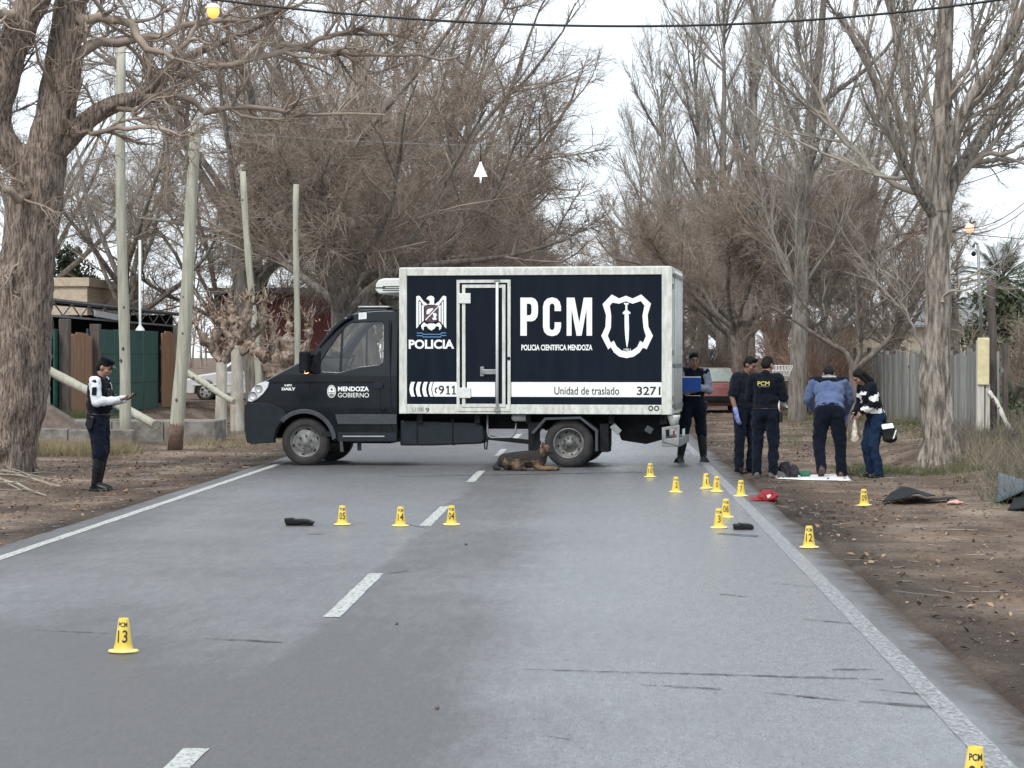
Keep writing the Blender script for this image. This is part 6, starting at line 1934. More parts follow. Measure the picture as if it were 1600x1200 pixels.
def person(label, X, Y, face, H, lean=0.0, turn=0.0, tilt=0.0, legs=None, arms=None, wear=None, sway=(0, 0), bulk=1.0):
    """face: degrees, 0 looks at the camera, 90 to the right of the picture, 180 away.
    legs: {'L': (hipdx, knee, ankle, toe_yaw)}, arms: {'L': (elbow, wrist, fingers, palm)} in metres for a 1.75 m figure; L is local +x"""
    k = H / 1.75
    p = thing('person', label, 'person', (X, Y, gz(X, Y) if (X > REDGE or X < LEDGE) else 0.0), RAD(face))
    p.scale = (k, k, k)
    wear = wear or {}
    pel = Vector((sway[0], sway[1], .95))
    UR = Rx(lean)
    U = lambda v: pel + UR @ (Vector(v) - Vector((0, 0, .95)))
    sh = {'L': U((.185 * bulk, 0, 1.425)), 'R': U((-.185 * bulk, 0, 1.425))}
    neck = U((0, .005, 1.47)); hc0 = U((0, -.015, 1.525))
    HR = UR @ Rz(turn) @ Rx(tilt)
    hc = hc0 + HR @ Vector((0, -.01, .105))
    Hd = lambda v: hc + HR @ Vector(v)
    legs = legs or {'L': ((.13, .0, .50), (.14, .03, .09), 0.15), 'R': ((-.13, .0, .50), (-.14, .03, .09), -.15)}
    hip = {'L': pel + Vector((.095, 0, -.03)), 'R': pel + Vector((-.095, 0, -.03))}
    # body: one continuous surface
    b = MB()
    b.ell(Hd((0, .012, .02)), (.074, .094, .098), HR).ell(Hd((0, -.022, -.055)), (.056, .068, .066), HR)
    b.ell(Hd((0, -.045, -.09)), (.034, .035, .026), HR)
    b.cap(Hd((0, -.088, .012)), Hd((0, -.104, -.028)), .011, .016, 8)
    b.cap(Hd((-.026, -.083, .03)), Hd((.026, -.083, .03)), .012, .012, 8)
    b.cap(Hd((-.02, -.087, -.062)), Hd((.02, -.087, -.062)), .009, .009, 8)
    for s in (-1, 1):
        b.ell(Hd((s * .076, .012, -.012)), (.012, .022, .034), HR, 8, 6)
        b.ell(Hd((s * .042, -.06, -.025)), (.028, .026, .026), HR, 8, 6)
    b.cap(neck - UR @ Vector((0, 0, .04)), Hd((0, .01, -.06)), .062, .055)
    b.ell(U((0, 0, 1.30)), (.15 * bulk, .10, .19), UR).ell(U((0, 0, 1.08)), (.135 * bulk, .095, .16), UR).ell(pel, (.15 * bulk, .10, .12))
    b.cap(sh['L'], sh['R'], .06, .06)
    for s in 'LR':
        e, w, fd, pn = arms[s][:4]
        b.cap(sh[s], e, .050, .040).cap(e, w, .041, .029)
        if not (wear.get('glove') and s in wear['glove']):
            hand(b, w, fd, pn, arms[s][4] if len(arms[s]) > 4 else .5)
        kn, an, ty = legs[s][:3]
        b.cap(hip[s], kn, .078, .052).cap(kn, an, .05, .038)
    b.skin('body', M[wear.get('skin', 'skin')], p, .0105, 2)
    for s in (-1, 1):
        MB().ell(Hd((s * .030, -.0835, .006)), (.013, .007, .007), HR, 10, 6).build('eye', M['eye'], p)
        MB().cap(Hd((s * .016, -.094, .031)), Hd((s * .046, -.084, .031)), .006, .005, 6).build('eyebrow', M['hair'], p)
    if wear.get('glove'):
        for s in wear['glove']:
            e, w, fd, pn = arms[s][:4]
            g = MB(); hand(g, w, fd, pn, arms[s][4] if len(arms[s]) > 4 else .5, 1.12)
            fdv = (Vector(e) - Vector(w)).normalized()
            g.cap(Vector(w), Vector(w) + fdv * .06, .036, .040)
            g.skin('glove', M['glove'], p, .007, 1)
    # trousers
    t = MB()
    t.ell(pel + Vector((0, .01, .0)), (.180 * bulk, .142, .13), Rx(lean * .5)).ell(U((0, 0, 1.03)), (.158 * bulk, .118, .10), UR)
    full = wear.get('legw', 1.0)
    for s in 'LR':
        kn, an, ty = legs[s][:3]
        kn, an = Vector(kn), Vector(an)
        t.ell(hip[s] + Vector((0, .035, -.02)), (.092, .10, .12))
        if wear.get('tall_boots'):
            t.cap(hip[s], kn + (hip[s] - kn) * .05, .114 * full, .092 * full)
            t.cap(kn, kn + (an - kn) * .2, .092 * full, .080 * full)
        else:
            t.cap(hip[s], kn, .112 * full, .086 * full).cap(kn, an + Vector((0, 0, .0)), .084 * full, .068 * full)
            t.cap(an + (kn - an) * .3, an + Vector((0, -.01, -.02)), .070 * full, .074 * full)
    t.skin('trousers', M[wear.get('trousers', 'navypants')], p, .014, 2, .045, .09)
    # boots
    for s in 'LR':
        kn, an, ty = legs[s][:3]
        kn, an = Vector(kn), Vector(an)
        pitch = legs[s][3] if len(legs[s]) > 3 else 0.0
        fr = Rz(ty) @ Rx(pitch)
        f = MB()
        heel = an + fr @ Vector((0, .045, -.05)); toe = an + fr @ Vector((0, -.155, -.058)); mid = an + fr @ Vector((0, -.05, -.03))
        f.cap(heel, mid, .042, .046).cap(mid, toe, .045, .036).cap(an + Vector((0, 0, .07)), an + fr @ Vector((0, .01, -.03)), .05, .05)
        f.obox(an + fr @ Vector((0, -.055, -.08)), fr @ Vector((.044, 0, 0)), fr @ Vector((0, .135, 0)), fr @ Vector((0, 0, .012)))
        if wear.get('tall_boots'):
            top = kn + (an - kn) * .12
            f.cap(top, kn + (an - kn) * .5, .080, .074).cap(kn + (an - kn) * .5, an, .074, .056)
        f.skin('boot', M[wear.get('boots', 'leather')], p, .010, 2)
    # upper garment
    g = MB()
    hem = wear.get('hem', .90)
    g.ell(U((0, 0, 1.29)), (.196 * bulk, .150, .19), UR).ell(U((0, 0, 1.12)), (.186 * bulk, .150, .17), UR).ell(U((0, .0, 1.0)), (.188 * bulk, .148, .12), UR)
    g.cap(sh['L'], sh['R'], .080, .080)
    g.cap(U((0, .01, 1.40)), U((0, .005, 1.485)), .09, .068)
    slv = MB()
    sleeve_end = wear.get('sleeve', 1.0)
    for s in 'LR':
        e, w = Vector(arms[s][0]), Vector(arms[s][1])
        tgt = slv if wear.get('sleeve_mat') else g
        if sleeve_end >= 1:
            tgt.cap(sh[s], e, .084, .070).cap(e, e + (w - e) * .93, .069, .052)
        else:
            tgt.cap(sh[s], sh[s] + (e - sh[s]) * sleeve_end * 1.6, .082, .078)
    g.skin('jacket' if sleeve_end >= 1 else 'shirt', M[wear.get('top', 'navycloth')], p, .013, 2, .040, .08)
    if wear.get('sleeve_mat'):
        slv.skin('sleeves', M[wear['sleeve_mat']], p, .012, 2, .03, .07)
    # hair
    h = MB()
    h.ell(Hd((0, .022, .042)), (.083, .096, .086), HR).ell(Hd((0, .05, .0)), (.076, .068, .085), HR)
    if wear.get('quiff'):
        h.ell(Hd((0, -.05, .105)), (.06, .04, .03), HR)
    if wear.get('long_hair'):
        for s in (-1, 0, 1):
            h.cap(Hd((s * .05, .06, .02)), Hd((s * .055, .085, -.16)), .055, .05)
            h.cap(Hd((s * .055, .085, -.16)), hc + Vector((s * .06, .12, -.30)) + (UR @ Vector((0, .04, 0))), .05, .03)
        for s in (-1, 1):
            h.cap(Hd((s * .075, -.01, .05)), Hd((s * .082, .01, -.16)), .028, .03)
    h.skin('hair', M['hair'], p, .0085, 1, .012, .03)
    p['_'] = 0; del p['_']
    return p, U, UR, Hd, HR, sh

# officer on the left, in profile, writing on a phone
arm = {'L': ((.24, -.07, 1.16), (.10, -.33, 1.20), (-.1, -1, .22), (-.3, -.2, .8), .9), 'R': ((-.25, -.06, 1.17), (-.11, -.31, 1.19), (.1, -1, .25), (.3, -.1, .8), .7)}
q = G(154, 760)
p1, U, UR, Hd, HR, sh = person('police officer in white sleeved uniform and cap looking at a phone on the left verge', q.x, q.y, 84, 1.77, lean=.03, tilt=.42,
    legs={'L': ((.11, -.02, .52), (.12, .05, .09), .12), 'R': ((-.10, -.05, .52), (-.10, .01, .09), -.1)}, arms=arm,
    wear=dict(top='navycloth', sleeve_mat='shirt', trousers='navypants', tall_boots=True, boots='leather', legw=1.08))
vt = MB()
vt.ell(U((0, -.01, 1.27)), (.19, .172, .17), UR).ell(U((0, -.01, 1.12)), (.195, .172, .15), UR).ell(U((0, -.03, 1.36)), (.13, .13, .09), UR)
vt.skin('vest', M['navycloth'], p1, .013, 2, .04, .07)
cp = MB()
cp.ell(Hd((0, .008, .085)), (.088, .104, .045), HR).ell(Hd((0, .004, .112)), (.092, .105, .030), HR)
cp.skin('cap', M['navycloth'], p1, .008, 2)
vz = MB()
vz.ell(Hd((0, -.098, .062)), (.066, .055, .008), HR @ Rx(.25))
vz.build('cap_visor', M['leather'], p1)
bt = MB()
for k in range(24):
    pass
MB().ell(U((0, 0, 1.0)), (.205, .165, .04), UR, 24, 6).build('belt', M['leather'], p1)
MB().obox((-.225, .03, .90), (.022, 0, 0), (0, .035, .012), (0, -.02, .085)).build('holster', M['leather'], p1, .012)
MB().obox((-.23, .05, .985), (.02, 0, 0), (0, .02, 0), (0, .012, .035)).build('pistol_grip', M['black'], p1, .008)
MB().obox((-.30, -.045, 1.31), (.006, 0, .012), (0, .032, 0), (.012, 0, .042)).build('sleeve_badge', M['navycloth'], p1, .004)
MB().obox((-.09, -.18, 1.28), (.03, 0, 0), (0, .03, 0), (0, 0, .06)).build('radio', M['leather'], p1, .01)
MB().obox((.08, -.185, 1.20), (.05, 0, 0), (0, .03, 0), (0, 0, .06)).build('pouch', M['leather'], p1, .01)
ph = thing('phone', 'black phone held by the officer on the left verge', 'phone', p1.matrix_world.translation if False else (0, 0, 0))
ph.location = (q.x + .44, q.y + .01, p1.location.z + 1.245)
MB().obox((0, 0, 0), (.065, 0, .045), (0, .037, 0), (-.004, 0, .005)).build('handset', M['black'], ph, .003)

# officer behind the truck tail, facing us with a blue folder
arm = {'L': ((.25, -.06, 1.15), (.05, -.23, 1.20), (-.9, -.2, .1), (0, .9, .2), .7), 'R': ((-.25, -.08, 1.14), (-.10, -.27, 1.12), (.9, -.2, .0), (0, .5, .8), .6)}
PX2, PY2 = A(1083, 700, 36.9).x, 36.9
p2, U, UR, Hd, HR, sh = person('officer in dark overalls and rubber boots holding a blue folder at the truck tail', PX2, PY2, 4, 1.79, lean=.05, tilt=.18, turn=.08,
    legs={'L': ((.13, -.01, .50), (.17, .03, .09), .2), 'R': ((-.14, -.01, .50), (-.20, .02, .09), -.5)}, arms=arm,
    wear=dict(top='navycloth', sleeve_mat='greysleeve', trousers='navypants', tall_boots=True, boots='boot', quiff=True, skin='skin_dark'))
MB().obox((.20, .03, .90), (.03, 0, 0), (0, .05, 0), (0, 0, .06)).build('holster', M['leather'], p2, .012)
MB().obox((-.02, -.168, 1.06), (.12, 0, 0), (0, .004, 0), (0, 0, .004)).build('chest_stripe', M['paper'], p2)
fo = thing('folder', 'blue folder with white sheet held by the officer at the truck tail', 'folder', (PX2 - .05, PY2 - .335, 1.265))
MB().obox((0, 0, 0), (.16, 0, 0), (0, .004, -.0), (0, -.035, .115)).build('cover', M['folder'], fo, .003)
MB().obox((0, .012, .012), (.155, 0, 0), (0, .003, 0), (0, -.037, .12)).build('sheet', M['paper'], fo)
fo.location.y = PY2 - .40

# two officers talking on the verge
arm = {'R': ((-.26, .01, 1.14), (-.255, -.08, .90), (.05, -.25, -1), (.9, 0, 0), .45), 'L': ((.25, -.05, 1.14), (.08, -.26, 1.10), (-.8, -.3, .1), (0, .3, .9), .6)}
q = G(1168, 737)
p3, U, UR, Hd, HR, sh = person('man in dark tee shirt with lilac glove looking down beside the lettered officer', q.x - .02, q.y + .15, 38, 1.76, lean=.04, tilt=.42, turn=.25,
    legs={'L': ((.12, -.03, .50), (.13, .04, .09), .2), 'R': ((-.12, -.01, .50), (-.12, .02, .09), -.1)}, arms=arm,
    wear=dict(top='tee', sleeve=.5, trousers='navypants', boots='leather', glove='R', skin='skin_dark', quiff=True), bulk=1.08)
pr = [(0, .10), (.012, .07), (.03, .06), (.02, .05), (.04, .03), (.026, .02), (.05, -.01), (.03, -.02), (.05, -.05), (.02, -.06), (0, -.10), (-.02, -.06), (-.05, -.05), (-.03, -.02), (-.05, -.01), (-.026, .02), (-.04, .03), (-.02, .05), (-.03, .06), (-.012, .07)]
o = flat_shape('chest_print', [pr], M['paleprint'], p3, -.148, .004)
o.location = (.04, -.035, 1.22)
MB().obox((-.19, .0, .93), (.02, 0, 0), (0, .05, 0), (0, 0, .05)).build('pouch', M['leather'], p3, .01)

arm = {'L': ((.25, -.06, 1.15), (.16, -.27, 1.16), (-.3, -1, .1), (0, .2, .9), .7), 'R': ((-.25, -.06, 1.15), (-.16, -.28, 1.16), (.2, -1, .1), (0, .2, .9), .7)}
q = G(1194, 742)
p4, U, UR, Hd, HR, sh = person('officer with yellow PCM letters on the back seen from behind', q.x + .02, q.y, 166, 1.76, lean=.03, tilt=.35, turn=-.35,
    legs={'L': ((.12, -.02, .50), (.13, .03, .09), .35), 'R': ((-.11, -.02, .50), (-.12, .03, .09), -.9)}, arms=arm,
    wear=dict(top='navycloth', trousers='navypants', boots='greyboot'))
o = text_fit('back_letters', 'PCM', -.085, .085, 1.325, 1.385, 0, M['yellowprint'], p4, .0)
o.data.transform(Matrix.Rotation(PI, 4, 'Z')); o.location = (0, .180, 0)
o = text_fit('back_line', 'CRIMINALISTICA', -.08, .08, 1.305, 1.316, 0, M['paleprint'], p4, .0)
o.data.transform(Matrix.Rotation(PI, 4, 'Z')); o.location = (0, .180, 0)
MB().ell(U((0, 0, .985)), (.203, .162, .028), UR, 24, 6).build('belt', M['leather'], p4)
MB().obox((-.225, .02, .88), (.025, 0, 0), (0, .04, 0), (0, 0, .08)).build('holster', M['leather'], p4, .012)
pp = thing('paper_sheet', 'white sheet held by the officer with yellow back letters', 'paper', (q.x + .25, q.y + .10, 1.13))
MB().obox((0, 0, 0), (.045, -.06, -.02), (.0, .002, .0), (-.05, .05, .14)).build('sheet', M['paper'], pp)

# stooping man in slate blue, from behind
arm = {'R': ((-.30, -.30, 1.10), (-.24, -.42, .90), (.1, -.3, -1), (.4, .6, 0), .6), 'L': ((.30, -.26, 1.10), (.22, -.44, .95), (-.2, -.4, -1), (-.4, .6, 0), .6)}
q = G(1296, 740)
p5, U, UR, Hd, HR, sh = person('man in slate blue jacket stooping with his back turned on the verge', q.x + .0, q.y, 176, 1.80, lean=.62, tilt=.35,
    legs={'L': ((.15, -.02, .50), (.12, .10, .135), .1, .7), 'R': ((-.15, -.02, .50), (-.17, .0, .09), -.25)}, arms=arm, sway=(0, .06),
    wear=dict(top='slate', trousers='navypants', boots='brownboot', glove='R', legw=1.12), bulk=1.14)
yk = MB()
yk.cap(sh['L'] + UR @ Vector((0, .01, .025)), sh['R'] + UR @ Vector((0, .01, .025)), .078, .078).ell(U((0, .03, 1.40)), (.17, .11, .07), UR)
yk.skin('shoulder_yoke', M['navycloth'], p5, .010, 2)
MB().ell(U((0, 0, .985)), (.205, .15, .05), UR, 24, 8).build('waistband', M['navycloth'], p5)
o = text_fit('yoke_text', 'POLICIA CIENTIFICA', -.10, .10, 0, .026, 0, M['paper'], p5, .01)
o.data.transform(Matrix.Rotation(PI, 4, 'Z')); o.location = U((0, .115, 1.45)) ; o.rotation_euler = (.55, 0, 0)

# long haired woman in profile
arm = {'L': ((.20, -.10, 1.14), (.06, -.24, 1.02), (-.4, -.6, -.7), (-.3, .6, -.3), .7), 'R': ((-.22, -.14, 1.12), (-.10, -.30, .98), (.2, -.7, -.7), (.3, .6, -.3), .7)}
q = G(1363, 740)
p6, U, UR, Hd, HR, sh = person('long haired woman in black and white jacket and jeans bending over', q.x + .03, q.y, -72, 1.66, lean=.32, tilt=.45,
    legs={'L': ((.10, -.06, .50), (.10, .03, .09), .1), 'R': ((-.09, -.09, .50), (-.10, -.01, .09), -.1)}, arms=arm, sway=(0, .02),
    wear=dict(top='navycloth', trousers='jeans', boots='leather', long_hair=True), bulk=.95)
jk = [c for c in p6.children if c.name.startswith('jacket')][0]
jk.data.materials.append(M['paper'])
for pf in jk.data.polygons:
    c = pf.center
    v = mnoise.noise(Vector((c.x * 5, c.y * 4 + 3, c.z * 9))) + .35 * mnoise.noise(c * 22)
    if v > .20 and (1.0 < c.z < 1.36):
        pf.material_index = 1
bag = thing('handbag', 'black and white handbag hanging at the long haired woman\'s hip', 'handbag', (q.x + .22, q.y - .12, p6.location.z + .66))
bg = MB(); bg.obox((0, 0, .02), (.10, 0, .02), (0, .045, 0), (-.03, 0, .13)).ell((.02, 0, -.08), (.11, .05, .07))
bg.skin('pouch', M['leather'], bag, .012, 2)
MB().obox((-.02, -.055, .10), (.085, 0, .012), (0, .006, 0), (-.01, .012, .035)).build('white_flap', M['paper'], bag, .006)
MB().obox((.085, -.042, -.02), (.012, 0, .004), (0, .006, 0), (.02, 0, .065)).build('white_trim', M['paper'], bag, .005)
MB().tube([(-.05, 0, .15), (-.10, .02, .42), (-.14, .05, .62)], .012, 6).build('strap', M['leather'], bag)
pbx = G(1333, 740)
bagp = MB()
bagp.cap((0, 0, .0), (.0, 0, .16), .05, .028).cap((0, 0, .16), (0, 0, .22), .028, .012).ell((.01, 0, -.05), (.055, .03, .06))
ob = bagp.skin('evidence_bag', M['bagplastic'], None, .010, 2, .03, .05)
ob.location = (pbx.x + .02, pbx.y - .02, .56)
tag(ob, 'pale translucent evidence bag held between the stooping man and the woman', 'bag')

# ------------------------------------------------------------------ dog lying by the rear wheel
M['fur_dark'] = mat('dark_fur', (.016, .013, .011), .9, vary=.5, vscale=20, bump=.6, bscale=60)
def fur_mat():
    m = mat('shepherd_fur', (.02, .015, .012), .9, col2=(.17, .105, .055), vscale=5.0, stretch=(1, 1, 1.3), bump=.7, bscale=70, lo=.42, hi=.6)
    return m
M['fur'] = fur_mat()
q = G(825, 735)
dog = thing('dog', 'dark and tan shepherd dog lying against the rear truck wheel', 'dog', (q.x, q.y, 0), RAD(-6))
dog.scale = (.95, .95, .88)
d = MB()
d.chain([(-.36, .03, .16), (-.20, .03, .17), (.0, .03, .19), (.16, .03, .20)], [.135, .15, .155, .14])
d.ell((-.30, -.06, .12), (.13, .08, .12)).ell((.16, -.02, .15), (.10, .12, .14))
d.chain([(-.26, -.10, .13), (-.08, -.16, .10), (-.20, -.17, .04), (-.02, -.19, .035)], [.085, .055, .04, .033])       # folded hind leg
d.chain([(.14, -.07, .12), (.20, -.10, .045), (.40, -.11, .035), (.45, -.11, .03)], [.06, .045, .034, .036])             # fore legs
d.chain([(.16, .06, .12), (.22, .04, .045), (.42, .01, .035), (.47, .01, .03)], [.06, .045, .034, .036])
d.chain([(.17, .01, .22), (.23, .0, .29), (.26, -.01, .35)], [.12, .10, .085])                                          # neck
d.ell((.28, -.03, .375), (.082, .076, .074)).chain([(.31, -.05, .36), (.385, -.10, .32)], [.052, .032])
d.cap((.38, -.095, .33), (.405, -.115, .318), .027, .02)
for s in (-1, 1):
    d.chain([(.25, -.02 + s * .048, .425), (.235, -.015 + s * .062, .495)], [.030, .008])
d.chain([(-.47, .05, .12), (-.52, -.06, .05), (-.42, -.18, .04)], [.05, .045, .025])
body = d.skin('body', M['fur'], dog, .009, 2, .018, .03)
body.data.materials.append(M['fur_dark'])
for pf in body.data.polygons:
    c = pf.center
    n1 = mnoise.noise(c * 9) * .05
    if c.z + n1 > .20 and c.x < .20 or c.x + n1 < -.38 or (c.x > .335 and c.z > .27 and c.y < -.06):
        pf.material_index = 1
for s in (-1, 1):
    MB().ell((.335 - s * .02, -.075 + s * .038, .392), (.010, .008, .010)).build('eye', M['eye'], dog)
MB().ell((.415, -.122, .322), (.014, .018, .013)).build('nose', M['eye'], dog)

# ------------------------------------------------------------------ numbered marker cones
M['cone'] = mat('yellow_plastic', (.66, .46, .035), .5, col2=(.74, .60, .20), vscale=14, coat=.05, lo=.45, hi=.72, detail=9)
M['conetop'] = mat('scuffed_yellow', (.80, .68, .25), .55, vary=.10, vscale=16)
def cone_r(z): return np.interp(z, [.012, .03, .06, .20], [.062, .054, .048, .029])
_cb = MB().lathe([(0, .004), (.086, .002), (.089, .008), (.086, .015), (.062, .018)], 36).mesh('base_flange', M['conetop'])
_cs = MB().lathe([(.062, .017), (.055, .028), (.050, .05), (.046, .075), (.030, .195), (.027, .2), (.022, .2), (.020, .19), (0, .19)], 36).mesh('cone_shell', M['cone'])
def on_cone(body, z0, z1, wid, off):
    me = text_mesh(body, off)
    bm = bmesh.new(); bm.from_mesh(me)
    bmesh.ops.triangulate(bm, faces=bm.faces)
    bmesh.ops.subdivide_edges(bm, edges=bm.edges, cuts=1)
    bm.to_mesh(me); bm.free()
    n = len(me.vertices)
    co = np.empty(n * 3, np.float32); me.vertices.foreach_get('co', co); co = co.reshape(n, 3)
    lo, hi = co.min(0), co.max(0)
    u = ((co[:, 0] - lo[0]) / (hi[0] - lo[0]) - .5) * wid
    z = z0 + (co[:, 1] - lo[1]) / (hi[1] - lo[1]) * (z1 - z0)
    r = np.interp(z, [.017, .028, .05, .075, .195], [.062, .055, .050, .046, .030]) + .0012
    a = u / r
    me.vertices.foreach_set('co', np.stack([r * np.sin(a), -r * np.cos(a), z], 1).astype(np.float32).ravel())
    me.materials.clear(); me.materials.append(M['decal_dark']); me.update()
    return me
_pcm = on_cone('PCM', .150, .178, .056, .03)
def cone(px, py, num, label, yaw=0.0):
    g = G(px, py)
    z = 0.0 if LEDGE < g.x < REDGE - .05 else gz(g.x, g.y)
    c = thing('marker_cone', label, 'marker cone', (g.x, g.y + .05, z), yaw, 'yellow numbered marker cones')
    c.rotation_euler = (random.uniform(-.03, .03), random.uniform(-.03, .03), yaw)
    raw('base_flange', _cb, None, c); raw('cone_shell', _cs, None, c)
    raw('cone_letters', _pcm, None, c)
    raw('cone_number', on_cone(num, .060, .132, .062 if len(num) > 1 else .030, .012), None, c)
    return c
for a in ((190, 1021, '13', 'yellow marker cone 13 alone on the left lane in the foreground', .05),
          (534, 821, '05', 'yellow marker cone 05 right of the black car part', .1),
          (625, 823, '14', 'yellow marker cone 14 left of the centre dash', .1),
          (705, 821, '04', 'yellow marker cone 04 just right of the centre dash', .0),
          (1016, 746, '10', 'farthest yellow marker cone standing near the truck rear wheel', .0),
          (1056, 770, '2', 'yellow marker cone alone in the lane in front of the truck tail', .1),
          (1104, 764, '11', 'left one of two touching yellow marker cones near the road edge', .6),
          (1120, 769, '0', 'right one of two touching yellow marker cones near the road edge', .0),
          (1158, 776, '7', 'yellow marker cone 7 beside the red cap', .0),
          (1134, 809, '06', 'yellow marker cone 06 partly hidden behind cone 3', .0),
          (1124, 826, '3', 'yellow marker cone 3 left of the black plastic piece', .0),
          (1265, 857, '12', 'yellow marker cone 12 on the road edge near the white line', -.1),
          (1351, 784, '09', 'yellow marker cone standing on the dirt verge right of the red cap', .0),
          (1525, 1250, '01', 'nearest yellow marker cone cut off by the bottom edge of the picture', -.1)):
    cone(*a)

# ------------------------------------------------------------------ things left lying about
M['matteblack'] = mat('black_plastic', (.006, .006, .007), .5, spec=.25, vary=.3, vscale=15)
g = G(468, 821)
bp1 = thing('car_part', 'broken black car mirror piece lying on the left lane', 'car part', g)
k_ = g.y / FPX
f_ = lambda x, y: ((x - 468) * k_, (821 - y) * k_)
flat_shape('shell', [[f_(445, 809.5), f_(458.5, 809), f_(460, 811), (f_(473, 810.5)), f_(484, 812), f_(489, 814.5), f_(492, 815.5), f_(489.5, 819), f_(484, 819), f_(482.5, 817.2), f_(472, 817), f_(468, 819), f_(448, 819), f_(445.5, 816)]], M['matteblack'], bp1, 0, .10, .012)
MB().box(*f_(447, 0)[:1], f_(489, 0)[0], -.05, .05, .004, .02).build('backing_plate', M['matteblack'], bp1, .006)
g = G(1161, 827)
bp2 = thing('plastic_piece', 'small black plastic piece right of marker cone 3', 'plastic piece', g)
k_ = g.y / FPX
f2 = lambda x, y: ((x - 1161) * k_, (827 - y) * k_)
flat_shape('shell', [[f2(1146, 826), f2(1145.5, 819), f2(1153, 818.5), f2(1154.5, 816.5), f2(1158, 817.5), f2(1172, 818.5), f2(1177, 821), f2(1177, 825), f2(1174, 827), f2(1150, 827)]], M['matteblack'], bp2, 0, .12, .012)

M['redcloth'] = mat('red_cloth', (.26, .012, .02), .8, vary=.2, vscale=9, bump=.2)
g = G(1192, 783)
cap_ = thing('red_cap', 'bright red baseball cap lying at the road edge', 'cap', (g.x + .04, g.y + .1, .0), .3)
cap_.scale = (1.0, 1.0, .85)
cc = MB(); cc.ell((0.03, 0, .05), (.11, .12, .10)).ell((-.03, .0, .03), (.09, .11, .06))
cc.skin('crown', M['redcloth'], cap_, .010, 2, .07, .05)
MB().ell((-.13, -.02, .03), (.09, .09, .010), Rx(.2)).build('peak', M['redcloth'], cap_)
MB().obox((.0, -.108, .07), (.025, .0, .006), (0, .004, 0), (-.006, 0, .02)).build('front_logo', M['paper'], cap_)

M['darkcloth'] = mat('dark_crumpled_cloth', (.016, .015, .019), .9, spec=.12, col2=(.045, .042, .05), vscale=6, bump=.4)
M['greencloth'] = mat('green_rag', (.02, .13, .075), .8, vary=.3, vscale=12)
def lump(name, label, cat, x, y, z, r, m, seed, wr=.05):
    rng = np.random.default_rng(seed)
    mb = MB()
    for k in range(9):
        o_ = rng.normal(size=3) * np.array(r) * .45
        mb.ell((o_[0], o_[1], abs(o_[2]) + r[2] * .3), (r[0] * rng.uniform(.4, .65), r[1] * rng.uniform(.4, .65), r[2] * rng.uniform(.35, .7)), Rz(rng.uniform(0, 3)), 10, 8)
    o = mb.skin(name, m, None, .010, 2, wr, .05)
    o.location = (x, y, z)
    return tag(o, label, cat)
g = G(1229, 742)
lump('dark_jacket', 'dark crumpled jacket dropped beside the white sheet', 'jacket', g.x, g.y + .1, gz(g.x, g.y), (.17, .14, .15), M['darkcloth'], 91)
g = G(1259, 741)
lump('green_rag', 'small green rag beside the white sheet', 'rag', g.x, g.y + .05, gz(g.x, g.y) + .01, (.07, .07, .06), M['greencloth'], 92, .04)
def crumpled(name, label, cat, poly, Y0, m, h, seed, thick=.006):
    "sheet material lying on the ground, bent and creased; poly given in picture pixels on the ground"
    P = [G(x, y) for x, y in poly]
    cx = sum(p.x for p in P) / len(P); cy = sum(p.y for p in P) / len(P)
    n = 26
    xs = [p.x for p in P]; ys = [p.y for p in P]
    bm = bmesh.new()
    vs = [bm.verts.new((p.x - cx, p.y - cy, 0)) for p in P]
    f = bm.faces.new(vs)
    bmesh.ops.triangulate(bm, faces=[f])
    bmesh.ops.subdivide_edges(bm, edges=bm.edges, cuts=7, use_grid_fill=True)
    for v in bm.verts:
        X_, Y_ = v.co.x + cx, v.co.y + cy
        v.co.z = gz(X_, Y_) + .012 + h(v.co.x, v.co.y) + .008 * abs(mnoise.noise(Vector((X_ * 3.5, Y_ * 2.0, seed))))
    me = bpy.data.meshes.new(name); bm.to_mesh(me); bm.free()
    me.polygons.foreach_set('use_smooth', [True] * len(me.polygons))
    me.materials.append(m)
    o = raw(name, me); o.location = (cx, cy, 0)
    sd = o.modifiers.new('s', 'SOLIDIFY'); sd.thickness = thick
    return tag(o, label, cat)
M['sheet'] = mat('white_plastic_sheet', (.72, .73, .72), .5, vary=.08, vscale=6)
M['tarp'] = mat('dark_plastic_panel', (.009, .011, .011), .65, spec=.12, vary=.3, vscale=8)
M['steelblue'] = mat('blue_grey_panel', (.05, .07, .085), .5, vary=.25, vscale=6)
crumpled('white_sheet', 'white plastic sheet spread on the dirt under the stooping man', 'sheet', [(1214, 745), (1330, 745.5), (1322, 736), (1230, 737)], 33, M['sheet'], lambda x, y: 0, 1.0)
crumpled('torn_panel', 'dark torn plastic panel lying tented on the dirt verge', 'panel', [(1378, 781), (1410, 783), (1450, 782), (1462, 776), (1430, 768), (1405, 773)], 28, M['tarp'], lambda x, y: max(0, .16 - abs(x + .02) * .32 - abs(y) * .05), 2.0)
crumpled('plastic_strip', 'thin dark strip of plastic pointing right from the torn panel', 'strip', [(1452, 782), (1496, 777.5), (1492, 775), (1450, 779)], 28, M['tarp'], lambda x, y: .03, 2.5)
g = G(1492, 783)
lump('pink_rag', 'pale pink rag at the end of the dark plastic strip', 'rag', g.x, g.y, gz(g.x, g.y), (.10, .06, .04), mat('pink_rag', (.55, .33, .27), .8, vary=.15), 93, .03)
crumpled('bent_panel', 'blue grey bent metal panel lying at the right edge in the weeds', 'panel', [(1552, 780), (1608, 786), (1612, 762), (1565, 760)], 28, M['steelblue'], lambda x, y: max(0, .26 - abs(x + .08) * .8), 3.0)
